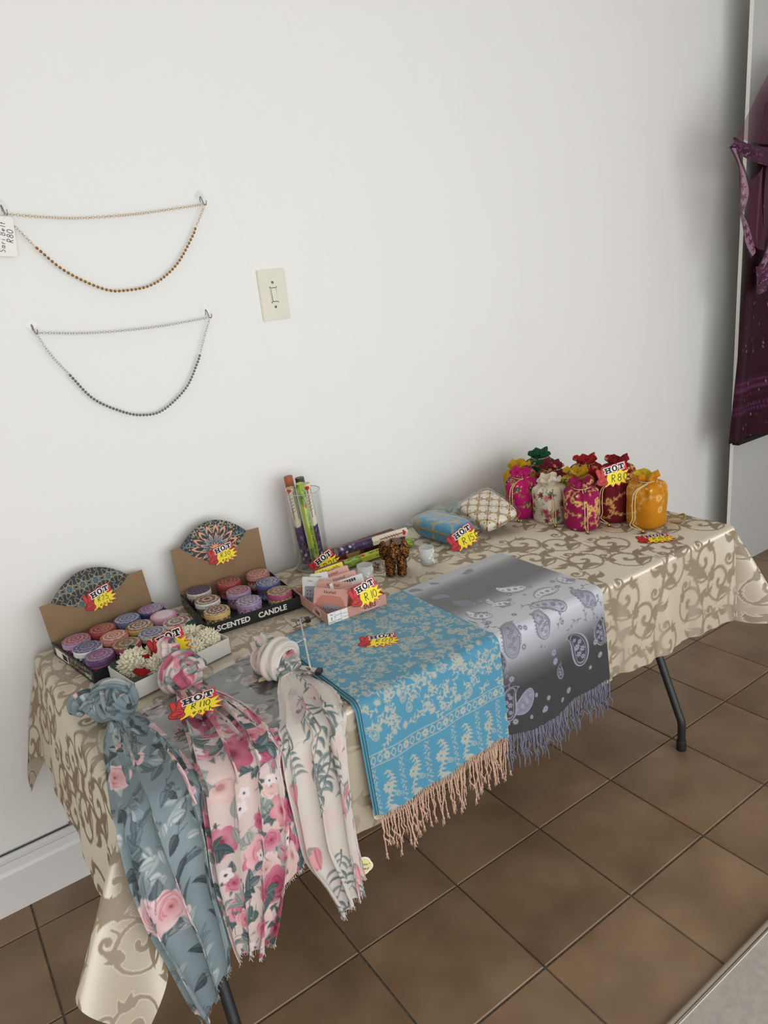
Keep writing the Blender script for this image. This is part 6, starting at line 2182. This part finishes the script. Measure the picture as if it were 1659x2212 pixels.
# small red bracelet box
bxr = empty('bangle_pot', (-.152, -.262, H + .0012))
tag(bxr, 'tiny clear pot of red beads behind the elephant', 'pot')
G().lathe([(.0125, 0), (.0135, .002), (.0135, .020), (.0120, .020), (.0115, .003), (.002, .002)], 20).build('pot', M_clear, bxr)
M_rb = mat('red_bead', lin((150, 24, 46)), .25)
for k in range(12):
    a = k * 2.4
    G().ell((.007 * math.cos(a) * (k % 3 > 0), .007 * math.sin(a) * (k % 3 > 0), .0055 + .0045 * (k // 5)), (.0035, .0035, .0032), 8, 6).build('bead', M_rb, bxr)

# ------------------------------------------------------------------ elephant figurine
M_ele = bpy.data.materials.new('antique_copper_resin')
M_ele.use_nodes = True
nt = M_ele.node_tree; N, L = nt.nodes, nt.links
b_ = N['Principled BSDF']; b_.inputs['Roughness'].default_value = .36; b_.inputs['Metallic'].default_value = .75
tc = N.new('ShaderNodeTexCoord'); vo = N.new('ShaderNodeTexVoronoi'); vo.inputs['Scale'].default_value = 300
L.new(tc.outputs['Object'], vo.inputs['Vector'])
cr = N.new('ShaderNodeValToRGB'); cr.color_ramp.elements[0].color = (*lin((176, 112, 46)), 1); cr.color_ramp.elements[0].position = .15
cr.color_ramp.elements[1].color = (*lin((40, 26, 14)), 1); cr.color_ramp.elements[1].position = .62
L.new(vo.outputs['Distance'], cr.inputs[0]); L.new(cr.outputs[0], b_.inputs['Base Color'])
bp2 = N.new('ShaderNodeBump'); bp2.inputs['Strength'].default_value = .9; bp2.inputs['Distance'].default_value = .0012; bp2.invert = True
L.new(vo.outputs['Distance'], bp2.inputs['Height']); L.new(bp2.outputs[0], b_.inputs['Normal'])
fd = Vector((-.62, -.78, 0)).normalized()
ee = empty('elephant_figurine', mat=frame((-.130, -.335, H + .0012), fd, Vector((0, 0, 1)).cross(fd)) @ Matrix.Scale(1.16, 4))
tag(ee, 'small antique copper elephant figurine with raised trunk', 'figurine')
g = G()      # local x forward, y left, z up
g.ell((-.008, 0, .052), (.034, .0265, .027), 20, 14)
g.ell((-.020, 0, .050), (.024, .026, .026), 20, 14)
g.ell((.026, 0, .064), (.018, .018, .020), 18, 12)
g.ell((.030, .006, .080), (.010, .009, .009), 14, 10)
g.ell((.030, -.006, .080), (.010, .009, .009), 14, 10)
for (lx, ly) in ((.017, .0145), (.017, -.0145), (-.028, .0145), (-.028, -.0145)):
    g.tube([(lx, ly, .002), (lx, ly, .010), (lx * .95, ly, .030), (lx * .8, ly * .9, .052)], [.0122, .0112, .0116, .0130], 14)
g.tube(smooth_path([(.032, 0, .056), (.046, 0, .050), (.058, 0, .054), (.062, 0, .070), (.056, 0, .088), (.050, 0, .100), (.053, 0, .109)], 24), np.linspace(.0100, .0046, 24), 12)
g.tube(smooth_path([(-.040, 0, .060), (-.046, 0, .045), (-.044, 0, .028)], 10), np.linspace(.004, .002, 10), 8)
bo = g.build('body', M_ele, ee)
rm = bo.modifiers.new('remesh', 'REMESH'); rm.mode = 'VOXEL'; rm.voxel_size = .0013; rm.use_smooth_shade = True
for s_ in (-1, 1):
    eg = G()
    u, v = np.meshgrid(np.linspace(0, 1, 9), np.linspace(0, 1, 9))
    aa = u * PI * 1.1 - .4
    P_ = np.stack([.022 - .006 * v, s_ * (.013 + .024 * v * np.abs(np.sin(aa * .75 + .5)) ** .6), .068 + .025 * v * np.cos(aa * 1.0 + .2)], -1)
    pts = P_.reshape(-1, 3); n9 = 9
    f = [(j * n9 + i, j * n9 + i + 1, (j + 1) * n9 + i + 1, (j + 1) * n9 + i) for j in range(8) for i in range(8)]
    eg.add(pts, f)
    o = eg.build('ear', M_ele, ee)
    so = o.modifiers.new('thick', 'SOLIDIFY'); so.thickness = .003; so.offset = 0
    tg_ = G().tube(smooth_path([(.034, s_ * .009, .056), (.044, s_ * .012, .052), (.052, s_ * .012, .056)], 8), np.linspace(.0024, .0012, 8), 7).build('tusk', mat('old_ivory', lin((150, 110, 60)), .4), ee)
# saddle cloth
u, v = np.meshgrid(np.linspace(-1, 1, 25), np.linspace(-1, 1, 17))
an = u * 1.75
P_ = np.stack([-.012 + v * .021, .0292 * np.sin(an), .052 + .0292 * np.cos(an)], -1)
P_[..., 2] = np.where(np.abs(an) > 1.45, .052 + .0292 * math.cos(1.45) - (np.abs(an) - 1.45) * .030, P_[..., 2])
o = grid_mesh('saddle_cloth', P_, M_ele, ee)
so = o.modifiers.new('thick', 'SOLIDIFY'); so.thickness = .0016; so.offset = 1

# ------------------------------------------------------------------ embroidered clutches in plastic
def superpad(M, a, b, c, n1=.45, n2=.35, nu=120, nv=120):
    """cushion: top and bottom height fields over a rounded rectangle, joined round the rim"""
    e = lambda n: np.sin(np.linspace(-1, 1, n) * PI / 2)
    u, v = np.meshgrid(e(nu), e(nv))
    x = a * u * np.sqrt(1 - .16 * v ** 2); y = b * v * np.sqrt(1 - .16 * u ** 2)
    h = c * (np.maximum(1 - np.abs(u) ** 6, 0) ** .42) * (np.maximum(1 - np.abs(v) ** 6, 0) ** .42)
    top_ = np.stack([x, y, h], -1)
    bot_ = np.stack([x, y, -h * .9], -1)[::-1]
    return np.concatenate([top_, bot_[1:]], 0)


def clutch(label, M, a, b, c, colfun, film=True, seed=1, seam=True):
    e = empty('clutch_pouch', mat=M)
    tag(e, label, 'pouch', 'clutches wrapped in clear plastic')
    P_ = superpad(M, a, b, c)
    cols = colfun(P_[..., 0] + a, P_[..., 1] + b, P_[..., 2])
    grid_mesh('fabric', P_, M_clut, e, cols)
    if seam:
        T_ = np.linspace(0, 2 * PI, 70, endpoint=False)
        sp = lambda x, p: np.sign(x) * np.abs(x) ** p
        cu_, su_ = sp(np.cos(T_), .45), sp(np.sin(T_), .45)
        G().tube(np.stack([(a + .0006) * cu_ * np.sqrt(1 - .16 * su_ ** 2), (b + .0006) * su_ * np.sqrt(1 - .16 * cu_ ** 2), 0 * T_], -1), .0022, 6, closed=True).build('zip_seam', M_zip, e)
    if film:
        P2 = superpad(M, a * 1.05 + .005, b * 1.05 + .004, c * 1.06 + .002, .5, .45, 60, 60)
        P2 = P2 + .0022 * fnoise(P2[..., 0:1] * 60, P2[..., 1:2] * 60 + P2[..., 2:3] * 40, seed, 6, 1.2)
        grid_mesh('plastic_wrap', P2, M_wrap, e)
        # crimped open end of the bag
        u, v = np.meshgrid(np.linspace(-1, 1, 40), np.linspace(0, 1, 12))
        P3 = np.stack([-(a * 1.0 + .004 + v * .026), u * b * (1 - .15 * v), .006 * np.sin(u * 9 + seed) * v + (1 - v) * c * .3 * np.cos(u * 1.5) + .004 * v], -1)
        grid_mesh('plastic_flap', P3, M_wrap, e)
    return e


M_clut = mat('embroidered_silk', (.5, .5, .5), .5, attr='Col', bump=(420, .35, .0008), sheen=.2)
M_zip = mat('antique_gold_trim', lin((150, 124, 78)), .5, metal=.3)
M_wrap = film_mat('clear_wrap', (.985, .985, .98), .035, .06, bump=(55, .8, .004))
cblue = Canvas(.24, .13, 1500, lin((74, 142, 176)))
rc = rngn(14)
gold_e = lin((172, 148, 96))
for k in range(16):
    e_ = vine(cblue, rc.uniform(0, .24), rc.uniform(0, .13), .08, rc.uniform(-.6, .6), gold_e, rc, .004)
    cblue.flower(e_[0], e_[1], .009, 6, gold_e, lin((74, 142, 176)), wd=.25)
for k in range(5): cblue.ellipse(rc.uniform(0, .2), rc.uniform(0, .13), .016, .010, rc.uniform(0, 3), gold_e, al=.9)


def col_blue(x, y, z):
    c = cblue.sample(np.clip(x, 0, .239), np.clip(y, 0, .129))
    m = np.clip(1 - np.abs(z + .002) / .006, 0, 1)[..., None]
    return c * (1 - m) + gold_e * .9 * m


cwh = Canvas(.20, .15, 1500, lin((222, 214, 196)))
maroon = lin((112, 34, 40)); gl = lin((176, 150, 98))
step = .046
for i in range(-4, 9):
    for o_ in (-1, 1):
        x0 = i * step
        cwh.stroke([(x0, 0), (x0 + o_ * .15 * .95, .15)], .0065, gl)
        for k in range(26):
            t = k / 25
            cwh.ellipse(x0 + o_ * .1425 * t, .15 * t, .0016, .0016, 0, lin((214, 196, 150)))
for i in range(-1, 6):
    for j in range(-1, 9):
        x = (i + .5 * (j % 2)) * step; y = j * step * .525
        t = (i + j) % 3
        if t == 0:
            for k in range(8):
                a = k * PI / 4; cwh.ellipse(x + .010 * math.cos(a), y + .010 * math.sin(a), .0034, .0020, a, maroon)
            cwh.ellipse(x, y, .0034, .0034, 0, gl)
        elif t == 1:
            for k in range(4):
                a = k * PI / 2 + PI / 4; cwh.leaf(x, y, a, .013, .0040, gl); a += PI / 4; cwh.ellipse(x + .012 * math.cos(a), y + .012 * math.sin(a), .0022, .0022, 0, maroon)
            cwh.ellipse(x, y, .0036, .0036, 0, maroon)
        else:
            for p_ in range(3):
                for q_ in range(4): cwh.ellipse(x + (p_ - 1) * .006 + (q_ - 1.5) * .002, y + (q_ - 1.5) * .005, .0018, .0018, 0, maroon)


def col_white(x, y, z):
    c = cwh.sample(np.clip(x, 0, .199), np.clip(y, 0, .149))
    m = np.clip((-z - .012) / .006, 0, 1)[..., None]
    return c * (1 - m) + gl * .8 * m


ctl = Canvas(.20, .15, 1200, lin((96, 122, 124)))
for k in range(30):
    vine(ctl, rc.uniform(0, .2), rc.uniform(0, .15), .05, rc.uniform(0, 6), lin((168, 150, 104)), rc, .003)
clutch('blue silk clutch with gold embroidery, wrapped in plastic, beside the R150 tag', frame((.140, -.222, H + .040), Vector((.10, -.99, 0)), Vector((.99, .10, 0))) @ Matrix.Rotation(PI, 4, 'X'), .100, .052, .036, col_blue, True, 3)
clutch('teal grey clutch in plastic lying at the back beneath the white one', frame((.290, -.110, H + .026), Vector((.80, -.60, .0)), Vector((.60, .80, .0))), .090, .058, .024, lambda x, y, z: ctl.sample(np.clip(x, 0, .199), np.clip(y, 0, .149)), True, 5)
clutch('white clutch with maroon diamond embroidery, propped up in clear plastic', frame((.298, -.262, H + .060), Vector((.122, -.013, .026)), Vector((.044, .136, .052))), .070, .080, .026, col_white, True, 7)
price_tag('HOT price tag reading R150, leaning on the blue clutch', facing((.122, -.345, .757), .40, .45), ['R150'], .096)

# ------------------------------------------------------------------ drawstring bags
M_bag = mat('embroidered_satin', (.5, .5, .5), .75, attr='Col', bump=(75, .45, .0035), sheen=.08, spec=.25)
M_cord = mat('cream_gold_cord', lin((214, 192, 140)), .55, bump=(900, .6, .001))
M_brass = mat('brass_bell', lin((196, 158, 78)), .25, metal=1.0)


def bag_canvas(base, style, seed):
    r = rngn(seed)
    W, Hh = .33, .235
    base = base * .80
    c = Canvas(W, Hh, 1000, base)
    gold = lin((196, 152, 88))
    for k in range(10):
        c.ellipse(r.uniform(0, W), r.uniform(0, Hh), .05, .03, 0, base * r.uniform(.82, 1.15), al=.35, soft=.9)
    if style == 'gold':
        for k in range(16):
            x, y = r.uniform(0, W), r.uniform(.01, .15)
            t = np.linspace(0, 1, 16); a = r.uniform(0, 6.28); cu = r.uniform(-4, 4)
            ang = a + cu * t
            xs, ys = x + np.cumsum(np.cos(ang)) * .006, y + np.cumsum(np.sin(ang)) * .006
            c.stroke(np.c_[xs, ys], .0030, gold)
            for i in range(1, 16, 3):
                for sg in (-1, 1): c.leaf(xs[i], ys[i], ang[i] + sg * .9, .010, .003, gold)
            for q in range(7): c.ellipse(xs[-1] + .007 * math.cos(q * .9), ys[-1] + .007 * math.sin(q * .9), .0028, .0028, 0, lin((220, 180, 110)))
        for k in range(26):
            x, y = r.uniform(0, W), r.uniform(.005, .16)
            for q in range(6): c.stroke([(x, y), (x + .007 * math.cos(q * .5 + k), y + .007 * math.sin(q * .5 + k))], .0012, gold)
            c.ellipse(x, y, .0026, .0026, 0, lin((240, 214, 130)))
    elif style == 'multi':
        for k in range(24):
            x, y = r.uniform(0, W), r.uniform(.01, .16)
            vine(c, x, y, .05, r.uniform(0, 6), lin((150, 110, 60)), r, .0022)
        for k in range(34):
            x, y = r.uniform(0, W), r.uniform(.01, .17)
            co = r.choice([lin((40, 46, 96)), lin((40, 84, 60)), lin((210, 120, 90)), lin((60, 40, 80))])
            c.flower(x, y, r.uniform(.008, .013), 6, co, lin((220, 180, 80)), r.uniform(0, 1), wd=.3)
            for q in range(5): c.ellipse(x + r.uniform(-.016, .016), y + r.uniform(-.016, .016), .0022, .0022, 0, lin((230, 190, 110)))
    else:
        for k in range(44):
            x, y = r.uniform(0, W), r.uniform(.01, .125)
            co = r.choice([lin((150, 50, 64)), lin((186, 110, 120)), lin((60, 96, 70)), lin((112, 40, 56))])
            for q in range(6): c.leaf(x, y, q * 1.05 + k, .013, .0042, co)
            for q in range(8): c.ellipse(x + r.uniform(-.02, .02), y + r.uniform(-.02, .02), .0020, .0020, 0, r.choice([lin((70, 100, 66)), lin((176, 150, 90))]))
    return c


def bag(label, x, y, base, style, seed, hgt=.165, R=.053, yaw=0.0, basec=None, cord=1, neck=.50, lean=(0, 0)):
    r = rngn(seed)
    e = empty('drawstring_bag', mat=Matrix.Translation((x, y, H + .0012)) @ Matrix.Rotation(yaw, 4, 'Z') @ Matrix.Rotation(lean[0], 4, 'X') @ Matrix.Rotation(lean[1], 4, 'Y'))
    tag(e, label, 'bag', 'embroidered drawstring bags')
    c = bag_canvas(base, style, seed)
    n, m_ = 120, 96
    th = np.linspace(0, 2 * PI, n + 1)
    nb = hgt * .84
    prof = smooth_path([(R * .90, 0, .0), (R * .985, 0, .010), (R * 1.00, 0, .04), (R * 1.01, 0, .075), (R * .99, 0, nb * .80), (R * .86, 0, nb * .93), (R * neck, 0, nb), (R * (neck + .04), 0, nb + .006), (R * .68, 0, nb + .012), (R * .62, 0, nb + .023)], m_)
    z = np.broadcast_to(prof[:, 2, None], (m_, n + 1))
    T_ = np.broadcast_to(th, z.shape)
    k1_, k2_ = r.uniform(0, 6), r.uniform(0, 6)
    g1 = np.clip((z / nb - .55) / .45, 0, 1)
    pleat = .10 * np.sin(T_ * 9 + k1_) + .05 * np.sin(T_ * 17 + k2_)
    ruf = np.clip((z - nb) / .02, 0, 1)
    rad = prof[:, 0, None] * (1 + g1 * pleat * .9 + ruf * (.10 * np.sin(T_ * 7 + k2_) + .07 * np.sin(T_ * 12 + k1_)) + .022 * np.sin(T_ * 4 + k1_) + .014 * np.sin(T_ * 3 + z * 70 + k2_))
    sq = 1 / np.maximum(np.abs(np.cos(T_)) ** 3 + np.abs(np.sin(T_)) ** 3, .3) ** (1 / 3.)
    rad = rad * (1 + (sq - 1) * .45 * (1 - g1))
    zz = z + ruf * .005 * np.sin(T_ * 5 + k1_) + .004 * np.sin(T_ * 2 + k2_) * g1
    P_ = np.stack([rad * np.cos(T_), rad * np.sin(T_), zz], -1)
    s = np.r_[0, np.cumsum(np.linalg.norm(np.diff(prof, axis=0), axis=1))]
    cols = c.sample(np.broadcast_to(th / (2 * PI) * .328, z.shape), np.broadcast_to(s[:, None], z.shape))
    body = grid_mesh('body', P_, M_bag, e, cols)
    # inside of the ruffle
    top_ = P_[-1]
    ins = np.stack([top_, top_ * [.55, .55, 1] - [0, 0, .012], top_ * [.15, .15, 1] - [0, 0, .018]], 0)
    grid_mesh('gathered_mouth', ins, M_bag, e, np.broadcast_to((basec if basec is not None else base * .8), ins.shape).copy())
    bc_ = basec if basec is not None else base * .8
    G().lathe([(R * .25, .0005), (R * .88, .0002), (R * .97, .006)], 40, cap1=False).build('base_panel', mat('bag_base', bc_, .6), e)
    if cord:
        a = math.atan2(-.75, -.55) - yaw
        fx = np.array([math.cos(a), math.sin(a)])
        sd = np.array([-fx[1], fx[0]])
        rn = R * neck * 1.12
        ring = [(rn * math.cos(q), rn * math.sin(q), nb + .001 * math.sin(3 * q)) for q in np.linspace(0, 2 * PI, 24, endpoint=False)]
        cd_ = G().tube(ring, .0016, 5, closed=True)
        for s_, off in ((-.004, 0), (.004, .004)):
            o2 = cord * R * .55 if abs(cord) != 1 else 0
            q = sd * (s_ + o2)
            tip = R * 1.10 + .012
            pth = [(*(fx * rn + sd * s_), nb), (*(fx * R * .86 + q * .8), nb * .86), (*(fx * (R * 1.09) + q), nb * .62), (*(fx * (R * 1.11) + q), nb * .3), (*(fx * (R * 1.10) + q * 1.1), .020 + off), (*(fx * tip + q * .6), .006)]
            cd_.tube(smooth_path(pth, 30), .0014, 5)
        co = cd_.build('drawstring', M_cord, e)
        o2 = cord * R * .55 if abs(cord) != 1 else 0
        b = fx * (R * 1.10 + .014) + sd * o2 * .6
        G().lathe([(.0016, .010), (.0040, .006), (.0060, .000), (.0042, .001)], 12, M=Matrix.Translation((b[0], b[1], .0005))).build('bell', M_brass, co)
    return e


bag('bright pink bag with dark blue flowers at the left of the bag group', .465, -.255, lin((196, 24, 110)), 'multi', 1, .160, cord=-1.6)
bag('cream bag with small red flowers and a long gold drawstring', .480, -.366, lin((224, 212, 188)), 'cream', 2, .150, cord=1)
bag('magenta bag with gold sprigs at the front of the group', .496, -.482, lin((158, 22, 84)), 'gold', 3, .155, cord=1)
bag('dark red bag with gold vines, in front under the R80 tag', .612, -.510, lin((118, 22, 34)), 'gold', 4, .165, cord=-1.8)
bag('orange bag with gold vines and a yellow base at the right', .632, -.622, lin((206, 132, 14)), 'gold', 5, .172, .056, cord=-1.9, basec=lin((190, 160, 40)))
bag('yellow bag mostly hidden behind the bright pink bag', .535, -.178, lin((204, 160, 24)), 'multi', 6, .160, cord=0)
bag('green bag at the back left of the group', .645, -.165, lin((22, 84, 50)), 'multi', 7, .176, cord=1)
bag('maroon bag between the green and the cream bags', .590, -.275, lin((112, 22, 44)), 'multi', 8, .160, cord=1)
bag('red bag at the back middle of the group', .690, -.335, lin((170, 26, 34)), 'multi', 9, .168, cord=1)
bag('mustard yellow bag right behind the magenta one', .578, -.392, lin((202, 158, 20)), 'multi', 10, .160, cord=0)
bag('tall dark red bag behind the R80 tag', .706, -.455, lin((132, 16, 28)), 'gold', 11, .182, .054, cord=0)
# twisted handle loop lying right of the orange bag
M_rope = mat('gold_rope', lin((170, 134, 62)), .5, metal=.4, bump=(500, .8, .002))
lp = G().tube(smooth_path([(.690, -.640, H + .004), (.715, -.668, H + .012), (.724, -.690, H + .022), (.712, -.700, H + .010), (.694, -.690, H + .004), (.684, -.672, H + .004)], 40), .0030, 8).build('rope_loop', M_rope)
tag(lp, 'gold twisted rope loop lying right of the orange bag', 'rope')
price_tag('HOT price tag reading R80, propped on the dark red bags', facing((.575, -.545, .880), .10, .15), ['R80'], .104)
price_tag('HOT price tag reading R150 each, lying flat at the right end of the cloth', frame((.540, -.722, H + .0022), (.775, -.63, 0), (.63, .775, 0)), ['R150', 'each'], .104)
price_tag('HOT price tag reading R120 each, lying flat on the blue shawl', frame((-.412, -.655, H + .0112), (.80, -.60, 0), (.60, .80, 0)), ['R120', 'each'], .094)
price_tag('HOT price tag reading R110 each, lying on the pink scarf', frame((-.862, -.665, H + .046), Vector((.93, -.36, .06)), Vector((.36, .90, .16))), ['R110', 'each'], .104)

# ------------------------------------------------------------------ wire clip hanger
M_wire = mat('white_coated_wire', lin((206, 206, 202)), .35, metal=.5)
M_clip = mat('chrome_clip', lin((176, 172, 164)), .22, metal=1.0)
M_clipb = mat('black_clip_grip', lin((22, 22, 22)), .4)
hg_ = empty('clip_hanger', (0, 0, 0))
tag(hg_, 'white wire clip hanger lying along the left edge of the blue shawl', 'hanger')
p0, p1 = np.array([-.505, -.440, H + .030]), np.array([-.615, -.690, H + .040])
G().tube(smooth_path([p0, p0 * .5 + p1 * .5 + [0, 0, .004], p1], 16), .0024, 8).build('bar', M_wire, hg_)
mid = p0 * .5 + p1 * .5 + [0, 0, .004]
G().tube([mid + [.003, .008, 0], mid + [-.003, -.008, 0]], .0040, 8).build('collar', M_wire, hg_)
G().tube(smooth_path([mid, mid + [-.030, .002, -.004], mid + [-.050, -.010, -.006], mid + [-.062, -.020, -.012], mid + [-.075, -.014, -.018]], 18), .0017, 7).build('hook', M_wire, hg_)
for pc_, dv in ((p0, np.array([.96, -.28, 0])), (p1, np.array([.62, -.78, 0]))):
    dv = dv / np.linalg.norm(dv)
    Mc = frame(pc_ - [0, 0, .012], dv, (-dv[1], dv[0], 0))
    e_ = G()
    e_.add(xf([(-.022, -.007, .010), (-.022, .007, .010), (.020, .008, .003), (.020, -.008, .003), (-.022, -.007, .012), (-.022, .007, .012), (.020, .008, .005), (.020, -.008, .005)], Mc), [(0, 1, 2, 3), (7, 6, 5, 4), (0, 4, 5, 1), (1, 5, 6, 2), (2, 6, 7, 3), (3, 7, 4, 0)], None, False)
    c1 = e_.build('clip_jaw', M_clip, hg_)
    e_ = G()
    e_.add(xf([(-.022, -.007, -.006), (-.022, .007, -.006), (.020, .008, .001), (.020, -.008, .001), (-.022, -.007, -.004), (-.022, .007, -.004), (.020, .008, .003), (.020, -.008, .003)], Mc), [(0, 1, 2, 3), (7, 6, 5, 4), (0, 4, 5, 1), (1, 5, 6, 2), (2, 6, 7, 3), (3, 7, 4, 0)], None, False)
    e_.build('clip_jaw', M_clip, hg_)
    G().box(.019, 0, .003, .012, .018, .009, M=Mc).build('grip', M_clipb, hg_)
    a = np.linspace(0, 2 * PI, 14, endpoint=False)
    G().tube(xf(np.stack([-.004 + .007 * np.cos(a), 0 * a, .004 + .008 * np.sin(a)], -1), Mc), .0016, 6, closed=True).build('spring', M_clip, hg_)
